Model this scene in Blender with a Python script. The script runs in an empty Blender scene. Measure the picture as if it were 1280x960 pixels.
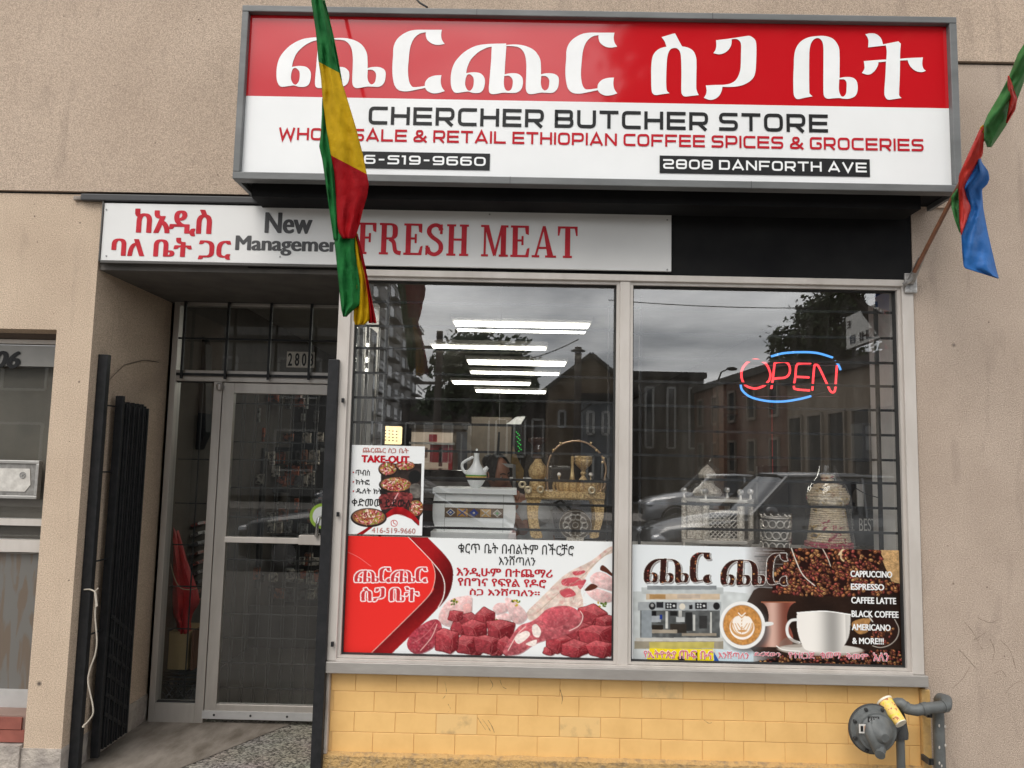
import bpy, bmesh, math, random
import numpy as np
from mathutils import Vector, Matrix, noise as mnoise
from mathutils.geometry import tessellate_polygon

random.seed(7)
rng = np.random.default_rng(5)
SC = bpy.context.scene
COL = SC.collection

# ------------------------------------------------------------------ camera
FPX = 962.0                                  # focal length in pixels of a 1280-wide frame
PITCH, ROLL, YAW = (math.radians(a) for a in (5.57, 1.2426, -0.48))
CAM = Vector((0.0, -4.3, 1.77))
_f = Vector((math.sin(YAW) * math.cos(PITCH), math.cos(YAW) * math.cos(PITCH), math.sin(PITCH)))
_r = Vector((math.cos(YAW), -math.sin(YAW), 0.0))
_u = _r.cross(_f)
_r, _u = _r * math.cos(ROLL) + _u * math.sin(ROLL), _u * math.cos(ROLL) - _r * math.sin(ROLL)
cam_data = bpy.data.cameras.new('camera')
cam = bpy.data.objects.new('camera', cam_data)
COL.objects.link(cam)
cam.matrix_world = Matrix(((_r.x, _u.x, -_f.x, CAM.x), (_r.y, _u.y, -_f.y, CAM.y), (_r.z, _u.z, -_f.z, CAM.z), (0, 0, 0, 1)))
cam_data.sensor_width = 36.0
cam_data.lens = 36.0 * FPX / 1280.0
cam_data.clip_start = 0.05
cam_data.clip_end = 2000.0
SC.camera = cam

# ------------------------------------------------------------------ sky, sun, exposure
SUN_EL, SUN_AZ = math.radians(52), math.radians(205)      # azimuth measured from +Y (north) clockwise
world = bpy.data.worlds.new('World')
SC.world = world
world.use_nodes = True
wn, wl = world.node_tree.nodes, world.node_tree.links
wn.clear()
w_out = wn.new('ShaderNodeOutputWorld')
w_bg = wn.new('ShaderNodeBackground')
w_bg.inputs['Strength'].default_value = 0.12
w_sky = wn.new('ShaderNodeTexSky')
w_sky.sky_type = 'NISHITA'
w_sky.sun_disc = False
w_sky.sun_elevation = SUN_EL
w_sky.sun_rotation = SUN_AZ
w_sky.dust_density = 4.0
w_tc = wn.new('ShaderNodeTexCoord')
w_map = wn.new('ShaderNodeMapping')
w_map.inputs['Scale'].default_value = (1.0, 1.0, 3.6)
w_map.inputs['Location'].default_value = (0.35, 0.1, 0.0)
w_n = wn.new('ShaderNodeTexNoise')
w_n.inputs['Scale'].default_value = 3.4
w_n.inputs['Detail'].default_value = 7.0
w_n.inputs['Roughness'].default_value = 0.52
w_n.inputs['Distortion'].default_value = 0.3
w_rmp = wn.new('ShaderNodeValToRGB')
w_rmp.color_ramp.elements[0].position = 0.36
w_rmp.color_ramp.elements[0].color = (3.4, 3.55, 3.75, 1)
w_rmp.color_ramp.elements[1].position = 0.68
w_rmp.color_ramp.elements[1].color = (11.5, 11.5, 11.4, 1)
w_mix = wn.new('ShaderNodeMix')
w_mix.data_type = 'RGBA'
w_mix.inputs['Factor'].default_value = 0.9
wl.new(w_tc.outputs['Generated'], w_map.inputs['Vector'])
wl.new(w_map.outputs['Vector'], w_n.inputs['Vector'])
wl.new(w_n.outputs['Fac'], w_rmp.inputs['Fac'])
wl.new(w_sky.outputs['Color'], w_mix.inputs['A'])
wl.new(w_rmp.outputs['Color'], w_mix.inputs['B'])
wl.new(w_mix.outputs['Result'], w_bg.inputs['Color'])
wl.new(w_bg.outputs['Background'], w_out.inputs['Surface'])

sun_data = bpy.data.lights.new('sun', 'SUN')
sun_data.energy = 0.9
sun_data.angle = math.radians(35)
sun_data.color = (1.0, 0.95, 0.88)
sun = bpy.data.objects.new('sun', sun_data)
COL.objects.link(sun)
_sd = Vector((math.sin(SUN_AZ) * math.cos(SUN_EL), math.cos(SUN_AZ) * math.cos(SUN_EL), math.sin(SUN_EL)))
sun.rotation_euler = _sd.to_track_quat('Z', 'Y').to_euler()
sun.location = _sd * 30

SC.view_settings.view_transform = 'Standard'
SC.view_settings.look = 'None'
SC.view_settings.exposure = 1.05
SC.view_settings.gamma = 1.0
SC.render.engine = 'CYCLES'
SC.cycles.max_bounces = 8
SC.cycles.transparent_max_bounces = 16
SC.cycles.caustics_reflective = False
SC.cycles.caustics_refractive = False

# ------------------------------------------------------------------ helpers
def at(px, py, Y=0.0):
    """world x, z of the point that photograph pixel (px, py) shows on the plane y = Y"""
    d = _f * FPX + _r * (px - 640.0) + _u * (480.0 - py)
    t = (Y - CAM.y) / d.y
    return CAM.x + d.x * t, CAM.z + d.z * t

def P3(px, py, Y=0.0):
    x, z = at(px, py, Y)
    return Vector((x, Y, z))

def Z(ox, oy, s, pts):
    """points read off an enlarged crop (origin ox, oy, scale s) back to photograph pixels"""
    return [(ox + p[0] / s, oy + p[1] / s) + tuple(p[2:]) for p in pts]

class NT:
    def __init__(s, name):
        s.m = bpy.data.materials.new(name); s.m.use_nodes = True
        s.n, s.l = s.m.node_tree.nodes, s.m.node_tree.links
        s.n.clear(); s.out = s.n.new('ShaderNodeOutputMaterial')
    def add(s, t, **kw):
        o = s.n.new(t)
        for k, v in kw.items():
            if k in o.inputs: 
                o.inputs[k].default_value = v
            else: setattr(o, k, v)
        return o
    def link(s, a, b): s.l.new(a, b)

def c4(c): return (c[0], c[1], c[2], 1.0)
def srgb(r, g, b):
    f = lambda v: (v / 255 / 12.92) if v / 255 <= 0.04045 else ((v / 255 + 0.055) / 1.055) ** 2.4
    return (f(r), f(g), f(b))

MATS = {}
def M(name, col, rough=0.6, metal=0.0, col2=None, nscale=6.0, ndet=4.0, lo=0.35, hi=0.7, bscale=None, bump=0.15,
      bdist=0.01, coat=0.0, spec=0.5, stretch=None, emit=None, estr=0.0, rvar=0.0):
    """a Principled surface; colour drifts between col and col2 over noise, optional bump"""
    if name in MATS: return MATS[name]
    t = NT(name)
    b = t.add('ShaderNodeBsdfPrincipled')
    b.inputs['Base Color'].default_value = c4(col); b.inputs['Roughness'].default_value = rough
    b.inputs['Metallic'].default_value = metal; b.inputs['Specular IOR Level'].default_value = spec
    b.inputs['Coat Weight'].default_value = coat
    b.inputs['Coat Roughness'].default_value = 0.08
    tc = t.add('ShaderNodeTexCoord'); src = tc.outputs['Object']
    if stretch:
        mp = t.add('ShaderNodeMapping'); mp.inputs['Scale'].default_value = stretch
        t.link(src, mp.inputs['Vector']); src = mp.outputs['Vector']
    if col2 is None: col2 = tuple(c * 0.82 for c in col)
    n = t.add('ShaderNodeTexNoise', Scale=nscale, Detail=ndet, Roughness=0.6)
    t.link(src, n.inputs['Vector'])
    r = t.add('ShaderNodeMapRange'); r.inputs['From Min'].default_value = lo; r.inputs['From Max'].default_value = hi
    t.link(n.outputs['Fac'], r.inputs['Value'])
    mx = t.add('ShaderNodeMix', data_type='RGBA')
    mx.inputs['A'].default_value = c4(col); mx.inputs['B'].default_value = c4(col2)
    t.link(r.outputs['Result'], mx.inputs['Factor']); t.link(mx.outputs['Result'], b.inputs['Base Color'])
    if rvar:
        rr = t.add('ShaderNodeMapRange'); rr.inputs['To Min'].default_value = max(0.02, rough - rvar); rr.inputs['To Max'].default_value = min(1, rough + rvar)
        t.link(n.outputs['Fac'], rr.inputs['Value']); t.link(rr.outputs['Result'], b.inputs['Roughness'])
    if bscale:
        n2 = t.add('ShaderNodeTexNoise', Scale=bscale, Detail=3.0, Roughness=0.6)
        t.link(src, n2.inputs['Vector'])
        bp = t.add('ShaderNodeBump', Strength=bump, Distance=bdist)
        t.link(n2.outputs['Fac'], bp.inputs['Height']); t.link(bp.outputs['Normal'], b.inputs['Normal'])
    if emit:
        b.inputs['Emission Color'].default_value = c4(emit); b.inputs['Emission Strength'].default_value = estr
    t.link(b.outputs['BSDF'], t.out.inputs['Surface'])
    MATS[name] = t.m
    return t.m

def glass_mat(name, refl=0.16, tint=(0.93, 0.95, 0.95), rough=0.0, dirt=0.03):
    if name in MATS: return MATS[name]
    t = NT(name)
    tr = t.add('ShaderNodeBsdfTransparent'); tr.inputs['Color'].default_value = c4(tint)
    gl = t.add('ShaderNodeBsdfGlossy'); gl.inputs['Color'].default_value = (1, 1, 1, 1); gl.inputs['Roughness'].default_value = rough
    lw = t.add('ShaderNodeLayerWeight', Blend=0.5)      # facing: 0 head-on, 1 grazing, same from both sides
    pw = t.add('ShaderNodeMath', operation='POWER'); pw.inputs[1].default_value = 4.0; t.link(lw.outputs['Facing'], pw.inputs[0])
    mq = t.add('ShaderNodeMapRange'); mq.inputs['To Min'].default_value = refl; mq.inputs['To Max'].default_value = 1.0
    t.link(pw.outputs['Value'], mq.inputs['Value'])
    ge = t.add('ShaderNodeNewGeometry')                 # both surfaces of the sheet count once
    mr = t.add('ShaderNodeMix', data_type='FLOAT'); mr.inputs['B'].default_value = 0.0
    t.link(ge.outputs['Backfacing'], mr.inputs['Factor']); t.link(mq.outputs['Result'], mr.inputs['A'])
    ms = t.add('ShaderNodeMixShader')
    t.link(mr.outputs['Result'], ms.inputs['Fac']); t.link(tr.outputs['BSDF'], ms.inputs[1]); t.link(gl.outputs['BSDF'], ms.inputs[2])
    # thin film of street dust
    df = t.add('ShaderNodeBsdfDiffuse'); df.inputs['Color'].default_value = (0.5, 0.48, 0.45, 1)
    tc = t.add('ShaderNodeTexCoord'); mp = t.add('ShaderNodeMapping'); mp.inputs['Scale'].default_value = (7, 7, 1.2)
    t.link(tc.outputs['Object'], mp.inputs['Vector'])
    n = t.add('ShaderNodeTexNoise', Scale=2.5, Detail=6.0); t.link(mp.outputs['Vector'], n.inputs['Vector'])
    r2 = t.add('ShaderNodeMapRange'); r2.inputs['From Min'].default_value = 0.45; r2.inputs['From Max'].default_value = 0.8; r2.inputs['To Min'].default_value = dirt * 0.3; r2.inputs['To Max'].default_value = dirt * 2
    t.link(n.outputs['Fac'], r2.inputs['Value'])
    m2 = t.add('ShaderNodeMixShader'); t.link(r2.outputs['Result'], m2.inputs['Fac'])
    t.link(ms.outputs['Shader'], m2.inputs[1]); t.link(df.outputs['BSDF'], m2.inputs[2])
    t.link(m2.outputs['Shader'], t.out.inputs['Surface'])
    MATS[name] = t.m
    return t.m

def emis(name, col, strength):
    if name in MATS: return MATS[name]
    t = NT(name); e = t.add('ShaderNodeEmission'); e.inputs['Color'].default_value = c4(col); e.inputs['Strength'].default_value = strength
    t.link(e.outputs['Emission'], t.out.inputs['Surface']); MATS[name] = t.m
    return t.m

def tag(o, label=None, cat=None, group=None, kind=None):
    if label: o['label'] = label
    if cat: o['category'] = cat
    if group: o['group'] = group
    if kind: o['kind'] = kind
    return o

def thing(name, loc, label, cat, group=None):
    o = bpy.data.objects.new(name, None); COL.objects.link(o); o.location = loc
    o.empty_display_size = 0.1
    return tag(o, label, cat, group)

def origin_of(o):
    v = Vector((0, 0, 0))
    while o is not None:
        v += Vector(o.location); o = o.parent
    return v

class MB:
    """collects shapes in world coordinates, then becomes ONE mesh object"""
    def __init__(s): s.v, s.f, s.mi, s.cur = [], [], [], 0
    def face(s, pts):
        b = len(s.v); s.v += [tuple(p) for p in pts]; s.f.append(tuple(range(b, b + len(pts)))); s.mi.append(s.cur); return s
    def raw(s, vs, fs):
        b = len(s.v); s.v += [tuple(p) for p in vs]
        for f in fs: s.f.append(tuple(i + b for i in f)); s.mi.append(s.cur)
        return s
    def box(s, x0, x1, y0, y1, z0, z1):
        vs = [(x, y, z) for x in (x0, x1) for y in (y0, y1) for z in (z0, z1)]
        return s.raw(vs, [(0, 1, 3, 2), (4, 6, 7, 5), (0, 4, 5, 1), (2, 3, 7, 6), (0, 2, 6, 4), (1, 5, 7, 3)])
    def obox(s, p, q, w, h, up=(0, 0, 1)):
        """bar of section w x h from p to q"""
        p, q = Vector(p), Vector(q); d = (q - p).normalized(); u = Vector(up)
        if abs(d.dot(u)) > 0.95: u = Vector((0, 1, 0))
        a = d.cross(u).normalized(); b = a.cross(d).normalized()
        vs = [e + a * i * w / 2 + b * j * h / 2 for e in (p, q) for i, j in ((-1, -1), (1, -1), (1, 1), (-1, 1))]
        return s.raw(vs, [(0, 3, 2, 1), (4, 5, 6, 7), (0, 1, 5, 4), (1, 2, 6, 5), (2, 3, 7, 6), (3, 0, 4, 7)])
    def tube(s, pts, r, n=8, caps=True, closed=False):
        pts = [Vector(p) for p in pts]; m = len(pts)
        rs = r if isinstance(r, (list, tuple)) else [r] * m
        vs, prev = [], None
        for i, p in enumerate(pts):
            if closed: d = (pts[(i + 1) % m] - pts[i - 1])
            else: d = pts[min(i + 1, m - 1)] - pts[max(i - 1, 0)]
            d = d.normalized() if d.length > 1e-9 else Vector((0, 0, 1))
            if prev is None:
                u = Vector((0, 0, 1)) if abs(d.z) < 0.9 else Vector((0, 1, 0))
                a = d.cross(u).normalized()
            else:
                a = (prev - d * prev.dot(d)); a = a.normalized() if a.length > 1e-6 else d.orthogonal().normalized()
            prev = a; b = d.cross(a)
            for k in range(n):
                t = 2 * math.pi * k / n; vs.append(p + (a * math.cos(t) + b * math.sin(t)) * rs[i])
        fs = []
        for i in range(m if closed else m - 1):
            j = (i + 1) % m
            for k in range(n):
                k2 = (k + 1) % n; fs.append((i * n + k, i * n + k2, j * n + k2, j * n + k))
        if caps and not closed:
            fs.append(tuple(range(n - 1, -1, -1))); fs.append(tuple((m - 1) * n + k for k in range(n)))
        return s.raw(vs, fs)
    def lathe(s, c, prof, n=24, axis='z', squash=1.0, a0=0.0):
        """prof: (radius, height) pairs around centre c"""
        c = Vector(c); vs = []
        for r, h in prof:
            for k in range(n):
                t = a0 + 2 * math.pi * k / n; a, b = r * math.cos(t), r * math.sin(t) * squash
                vs.append(c + (Vector((a, b, h)) if axis == 'z' else Vector((a, h, b)) if axis == 'y' else Vector((h, a, b))))
        fs = [(i * n + k, i * n + (k + 1) % n, (i + 1) * n + (k + 1) % n, (i + 1) * n + k) for i in range(len(prof) - 1) for k in range(n)]
        fs.append(tuple(range(n - 1, -1, -1))); fs.append(tuple((len(prof) - 1) * n + k for k in range(n)))
        return s.raw(vs, fs)
    def ball(s, c, rx, ry=None, rz=None, n=12, m=8):
        ry = rx if ry is None else ry; rz = rx if rz is None else rz; c = Vector(c)
        vs = [c + Vector((0, 0, -rz))]
        for i in range(1, m):
            a = -math.pi / 2 + math.pi * i / m
            for k in range(n):
                t = 2 * math.pi * k / n; vs.append(c + Vector((rx * math.cos(a) * math.cos(t), ry * math.cos(a) * math.sin(t), rz * math.sin(a))))
        vs.append(c + Vector((0, 0, rz))); fs = []
        for k in range(n):
            fs.append((0, 1 + (k + 1) % n, 1 + k)); fs.append((len(vs) - 1, 1 + (m - 2) * n + k, 1 + (m - 2) * n + (k + 1) % n))
        for i in range(m - 2):
            for k in range(n):
                k2 = (k + 1) % n; fs.append((1 + i * n + k, 1 + i * n + k2, 1 + (i + 1) * n + k2, 1 + (i + 1) * n + k))
        return s.raw(vs, fs)
    def prism(s, pts, y0, y1):
        """closed outline of (x, z) points extruded from y0 (front) to y1 (back)"""
        n = len(pts); vs = [(x, y0, z) for x, z in pts] + [(x, y1, z) for x, z in pts]
        tri = tessellate_polygon([[Vector((x, z, 0)) for x, z in pts]])
        fs = [tuple(t) for t in tri] + [tuple(i + n for i in reversed(t)) for t in tri]
        fs += [(i, (i + 1) % n, (i + 1) % n + n, i + n) for i in range(n)]
        return s.raw(vs, fs)
    def sheet(s, loops, y):
        """flat print: loops of (x, z), later loops are holes"""
        flat = [p for lp in loops for p in lp]
        tri = tessellate_polygon([[Vector((x, z, 0)) for x, z in lp] for lp in loops])
        fs = []
        for t in tri:
            a, b, c = (flat[i] for i in t)
            cr = (b[0] - a[0]) * (c[1] - a[1]) - (b[1] - a[1]) * (c[0] - a[0])
            if abs(cr) < 1e-12: continue
            fs.append(tuple(t) if cr > 0 else tuple(reversed(t)))
        return s.raw([(x, y, z) for x, z in flat], fs)
    def build(s, name, mats, parent=None, smooth=None, bevel=None, thick=None, subdiv=0, fix=True):
        me = bpy.data.meshes.new(name)
        o = origin_of(parent) if parent else Vector((0, 0, 0))
        me.from_pydata([(v[0] - o.x, v[1] - o.y, v[2] - o.z) for v in s.v], [], s.f)
        if not isinstance(mats, (list, tuple)): mats = [mats]
        for m in mats: me.materials.append(m)
        if len(mats) > 1: me.polygons.foreach_set('material_index', s.mi)
        if fix:
            bm = bmesh.new(); bm.from_mesh(me)
            if smooth is not None: bmesh.ops.remove_doubles(bm, verts=bm.verts, dist=1e-5)
            bmesh.ops.recalc_face_normals(bm, faces=bm.faces); bm.to_mesh(me); bm.free()
        me.update()
        if smooth is not None:
            me.polygons.foreach_set('use_smooth', [True] * len(me.polygons))
            me.set_sharp_from_angle(angle=math.radians(smooth))
        ob = bpy.data.objects.new(name, me); COL.objects.link(ob)
        if parent: ob.parent = parent
        if thick:
            md = ob.modifiers.new('thickness', 'SOLIDIFY'); md.thickness = thick; md.offset = 0
        if bevel:
            md = ob.modifiers.new('edge', 'BEVEL'); md.width = bevel; md.segments = 2; md.limit_method = 'ANGLE'
        if subdiv:
            md = ob.modifiers.new('smooth', 'SUBSURF'); md.levels = subdiv; md.render_levels = subdiv
        return ob

def copy_tree(o, parent=None, loc=None):
    c = o.copy(); COL.objects.link(c)
    if parent: c.parent = parent
    for ch in list(o.children): copy_tree(ch, c)
    if loc is not None: c.location = loc
    return c

def box(name, x0, x1, y0, y1, z0, z1, mat, parent=None, bevel=None):
    return MB().box(x0, x1, y0, y1, z0, z1).build(name, mat, parent, bevel=bevel, fix=False)

def catmull(pts, k=5, closed=True):
    """smooth a path of (x, y[, 1 = corner])"""
    n = len(pts); out = []
    rngi = range(n if closed else n - 1)
    for i in rngi:
        p1, p2 = pts[i], pts[(i + 1) % n]
        p0 = pts[i - 1] if (closed or i > 0) else p1
        p3 = pts[(i + 2) % n] if (closed or i + 2 < n) else p2
        if len(p1) > 2: p0 = p1
        if len(p2) > 2: p3 = p2
        for j in range(k):
            t = j / k; t2, t3 = t * t, t * t * t
            out.append(tuple(0.5 * (2 * p1[a] + (p2[a] - p0[a]) * t + (2 * p0[a] - 5 * p1[a] + 4 * p2[a] - p3[a]) * t2 + (3 * p1[a] - p0[a] - 3 * p2[a] + p3[a]) * t3) for a in (0, 1)))
    if not closed: out.append(tuple(pts[-1][:2]))
    return out
# ------------------------------------------------------------------ lettering
# traced outlines of the big sign letters, in enlarged-crop coordinates (x, y, 1 = corner)
K = 1
CHA = [[(460,193,K),(460,203,K),(530,200),(600,212),(660,245),(695,300),(702,360),(702,408,K),(740,400),(790,403),(822,425),(826,465),(815,510),(785,535),(740,536),(700,535),(640,545),(612,540),(598,515),(597,470),(600,400),(600,330),(590,270),(565,232),(530,215),(462,210,K),(455,300),(449,408,K),(490,400),(540,403),(572,430),(576,475),(562,515),(530,535),(480,537),(440,535),(380,545),(350,540),(340,515),(345,440),(355,320),(360,215,K),(320,225),(265,255),(215,305),(190,360),(182,400,K),(230,393),(280,400),(308,430),(312,470),(300,515),(275,535),(230,537),(195,527),(150,533),(105,535),(82,505),(75,460),(78,400),(95,340),(130,290),(180,245),(250,210),(330,197)],
       [(178,440),(190,412),(210,408),(232,430),(235,465),(228,500),(208,522),(188,512),(175,480)],
       [(447,420,K),(480,418),(503,440),(506,475),(495,512),(472,523),(452,508),(444,470)],
       [(704,420,K),(735,420),(757,440),(760,470),(752,505),(730,520),(710,505),(701,470)]]
RE = [[(1213,118,K),(1208,150),(1213,185),(1232,215,K),(1190,222),(1150,215),(1115,190),(1103,160),(1103,135,K),(1060,145),(1020,180),(995,240),(985,320),(980,400),(985,460),(1000,500),(1025,513),(1095,505,K),(1100,475),(1125,447),(1165,433),(1210,430,K),(1205,470),(1212,510),(1233,540,K),(1190,553),(1150,555),(1115,540),(1097,518,K),(1030,532),(970,542),(920,535),(890,505),(876,450),(872,380),(877,300),(880,240),(900,190),(935,155),(985,128),(1040,118),(1120,118)]]
SE = [[(262,190,K),(320,173),(375,158),(387,167),(415,220),(443,272,K),(500,285),(545,315),(568,370),(572,440),(570,600),(573,660),(592,705,K),(530,712),(470,718),(445,700),(437,660),(438,500),(435,380),(425,320),(400,292),(375,287),(340,300),(318,345),(308,420),(303,560),(305,640),(312,670),(332,688,K),(270,697),(210,705),(182,690),(172,650),(170,560),(170,460),(178,380),(200,330),(245,292),(305,275,K),(290,230)]]
GA = [[(745,218,K),(890,200),(1000,183),(1045,180),(1085,205),(1103,250),(1103,380),(1095,500),(1070,560),(1010,605),(940,627),(870,633),(803,632,K),(795,670),(770,715),(730,742),(685,747),(638,730,K),(655,700),(662,665),(655,620,K),(740,615),(830,612),(890,595),(930,560),(955,505),(965,440),(967,340),(968,260),(955,225),(925,207),(885,210,K),(880,260),(855,305),(815,333),(770,343),(722,332,K),(742,300),(748,260)]]
BE = [[(70,300),(72,240),(85,180),(120,130),(175,100),(240,90),(300,90),(355,110),(390,155),(402,210),(402,395,K),(440,388),(490,390),(522,410),(534,450),(530,500),(510,530),(470,545),(430,545),(400,540),(350,543),(315,545),(293,530),(285,490),(285,300),(285,180),(278,135),(260,110),(237,105),(210,120),(190,160),(182,240),(182,480),(188,510),(207,528,K),(150,538),(100,548),(78,535),(68,500),(66,400)],
      [(400,405,K),(435,405),(452,425),(453,470),(448,510),(428,530),(410,520),(398,480)]]
TE = [[(590,77,K),(620,70),(660,72),(690,90),(708,115),(718,150,K),(830,128,K),(848,145,K),(843,200),(842,255,K),(895,250),(1008,245,K),(1003,290),(1012,325),(1030,342,K),(1000,352),(960,345),(925,320),(905,290),(897,265,K),(842,268,K),(840,380),(835,500),(838,525),(853,540,K),(800,548),(755,552),(733,530),(728,490),(735,380),(740,275,K),(685,280,K),(680,305),(660,340),(630,365),(600,370),(565,358,K),(582,330),(583,305),(578,272,K),(660,265),(742,260,K),(745,200),(738,158,K),(610,172,K),(612,125),(605,100)]]

def smooth_loops(loops, k=4): return [catmull(l, k) for l in loops]
def px_loops(loops, ox, oy, s): return [[(ox + x / s, oy + y / s) for x, y in l] for l in smooth_loops(loops)]
def shift(loops, sx, sy, dx, dy, k): return [[(dx + (x - sx) * k, dy + (y - sy) * k) for x, y in l] for l in loops]
CHA_PX = px_loops(CHA, 550, 20, 5.565); RE_PX = px_loops(RE, 550, 20, 5.565)
SE_PX = px_loops(SE, 790, 20, 7.111); GA_PX = px_loops(GA, 790, 20, 7.111)
BE_PX = px_loops(BE, 980, 30, 5.818); TE_PX = px_loops(TE, 980, 30, 5.818)
SIGN_GLYPHS = [shift(CHA_PX, 563.5, 117.0, 345.8, 109.4, 1.01), shift(RE_PX, 706.7, 41.2, 490.5, 37.6, 1.01),
               CHA_PX, RE_PX, SE_PX, GA_PX, BE_PX, TE_PX]

def thick(path, t, r=0.0, closed=False, tx=None):
    """a pen stroke: polyline with rounded corners, width t (tx: width of the vertical strokes)"""
    tx = tx or t
    pts = []
    n = len(path)
    for i, p in enumerate(path):
        if r > 0 and (closed or 0 < i < n - 1):
            a, b = path[i - 1], path[(i + 1) % n]
            la, lb = math.dist(a, p), math.dist(b, p); rr = min(r, la * .49, lb * .49)
            A = (p[0] + (a[0] - p[0]) * rr / la, p[1] + (a[1] - p[1]) * rr / la)
            B = (p[0] + (b[0] - p[0]) * rr / lb, p[1] + (b[1] - p[1]) * rr / lb)
            for j in range(5):
                q = j / 4; pts.append(((1 - q) ** 2 * A[0] + 2 * q * (1 - q) * p[0] + q * q * B[0], (1 - q) ** 2 * A[1] + 2 * q * (1 - q) * p[1] + q * q * B[1]))
        else: pts.append(p)
    m = len(pts); L, R = [], []
    for i in range(m):
        p = pts[i]; a = pts[i - 1] if (closed or i > 0) else None; b = pts[(i + 1) % m] if (closed or i < m - 1) else None
        def nrm(u, v):
            d = math.dist(u, v) or 1e-9; return (-(v[1] - u[1]) / d, (v[0] - u[0]) / d)
        n1 = nrm(a, p) if a else nrm(p, b); n2 = nrm(p, b) if b else n1
        s = (n1[0] + n2[0], n1[1] + n2[1]); l2 = s[0] ** 2 + s[1] ** 2
        if l2 < 0.15: s, l2 = n1, 0.5
        k = 2 / l2 if l2 else 1
        ox, oy = s[0] * k * tx / 2, s[1] * k * t / 2
        L.append((p[0] + ox, p[1] + oy)); R.append((p[0] - ox, p[1] - oy))
    return [(L[i], L[(i + 1) % m], R[(i + 1) % m], R[i]) for i in range(m if closed else m - 1)]

def wide_glyph(ch, t=0.19):
    """square, wide sign lettering: quads in a box 1 high; returns (quads, width)"""
    h = t / 2; T, B, Mi = 1 - h, h, 0.5; w = 1.08; L, R = h, w - h; r = 0.22
    q = []
    def S(*p, c=False, rr=0.0): q.extend(thick(list(p), t, rr, c))
    if ch == ' ': return [], 0.42
    if ch == 'C': S((w, T), (L, T), (L, B), (w, B), rr=r)
    elif ch == 'H': S((L, 0), (L, 1)); S((R, 0), (R, 1)); S((L, Mi), (R, Mi))
    elif ch == 'E': S((w, T), (L, T)); S((L, 0), (L, 1)); S((L, B), (w, B)); S((L, Mi), (w * .96, Mi))
    elif ch == 'F': S((w, T), (L, T)); S((L, 0), (L, 1)); S((L, .46), (w * .9, .46))
    elif ch == 'R': S((L, 0), (L, 1)); S((L, T), (R, T), (R, .38), (L, .38), rr=r); S((w * .5, .38), (R - .02, 0))
    elif ch == 'P': S((L, 0), (L, 1)); S((L, T), (R, T), (R, .36), (L, .36), rr=r)
    elif ch == 'B': S((L, B), (L, T), (R - .04, T), (R - .04, Mi), (L, Mi), rr=.12); S((L, B), (R, B), (R, Mi), (L, Mi), rr=.2); S((L, 0), (L, 1))
    elif ch == 'U': S((L, 1), (L, B), (R, B), (R, 1), rr=r)
    elif ch == 'T': S((0, T), (w, T)); S((w / 2, 0), (w / 2, T))
    elif ch == 'S': S((w - .02, T), (L, T), (L, Mi), (R, Mi), (R, B), (0, B), rr=.2)
    elif ch == 'O': S((L, B), (L, T), (R, T), (R, B), c=True, rr=.26)
    elif ch == '0': S((L, B), (L, T), (R, T), (R, B), c=True, rr=.3)
    elif ch == 'D': S((L, B), (L, T), (R, T), (R, B), c=True, rr=.2); S((L, 0), (L, 1))
    elif ch == 'W': w = 1.5; S((h, 1), (.38, .03), (w / 2, .8), (w - .38, .03), (w - h, 1))
    elif ch == 'M': w = 1.3; S((h, 0), (h, 1)); S((w - h, 0), (w - h, 1)); S((h, .97), (w / 2, .3), (w - h, .97))
    elif ch == 'N': S((L, 0), (L, 1)); S((R, 0), (R, 1)); S((L, .95), (R, .05))
    elif ch == 'A': w = 1.2; S((h * .8, 0), (w / 2, .97), (w - h * .8, 0)); S((.26, .26), (w - .26, .26))
    elif ch == 'V': w = 1.15; S((h * .8, 1), (w / 2, .03), (w - h * .8, 1))
    elif ch == 'L': S((L, 1), (L, 0)); S((L, B), (w, B))
    elif ch == 'I': w = t; S((h, 0), (h, 1))
    elif ch == 'G': S((w, T), (L, T), (L, B), (R, B), (R, .5), (w * .55, .5), rr=r * .8)
    elif ch == '&': w = 1.2; S((w, 0), (.28, .66), (.34, T), (.78, T), (.8, .62), (L, .34), (L, B), (.75, B), (w - .05, .5), rr=.14)
    elif ch == '-': w = .72; S((.1, .5), (w - .1, .5))
    elif ch == '1': w = .5; S((.32, 0), (.32, 1)); S((.02, T), (.32, T))
    elif ch == '2': S((0, T), (R, T), (R, Mi), (L, Mi), (L, B), (w, B), rr=.2)
    elif ch == '4': S((.8, 0), (.8, 1)); S((.8, .95), (.12, .3), (w, .3))
    elif ch == '5': S((w, T), (L, T), (L, .56), (R, .56), (R, B), (0, B), rr=.16)
    elif ch == '6': S((w - .05, T), (L, T), (L, B), (R, B), (R, .56), (L, .56), rr=.2)
    elif ch == '9': S((.05, B), (R, B), (R, T), (L, T), (L, .44), (R, .44), rr=.2)
    elif ch == '8': S((L, B), (L, T), (R, T), (R, B), c=True, rr=.22); S((L, Mi), (R, Mi))
    return q, w

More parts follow.
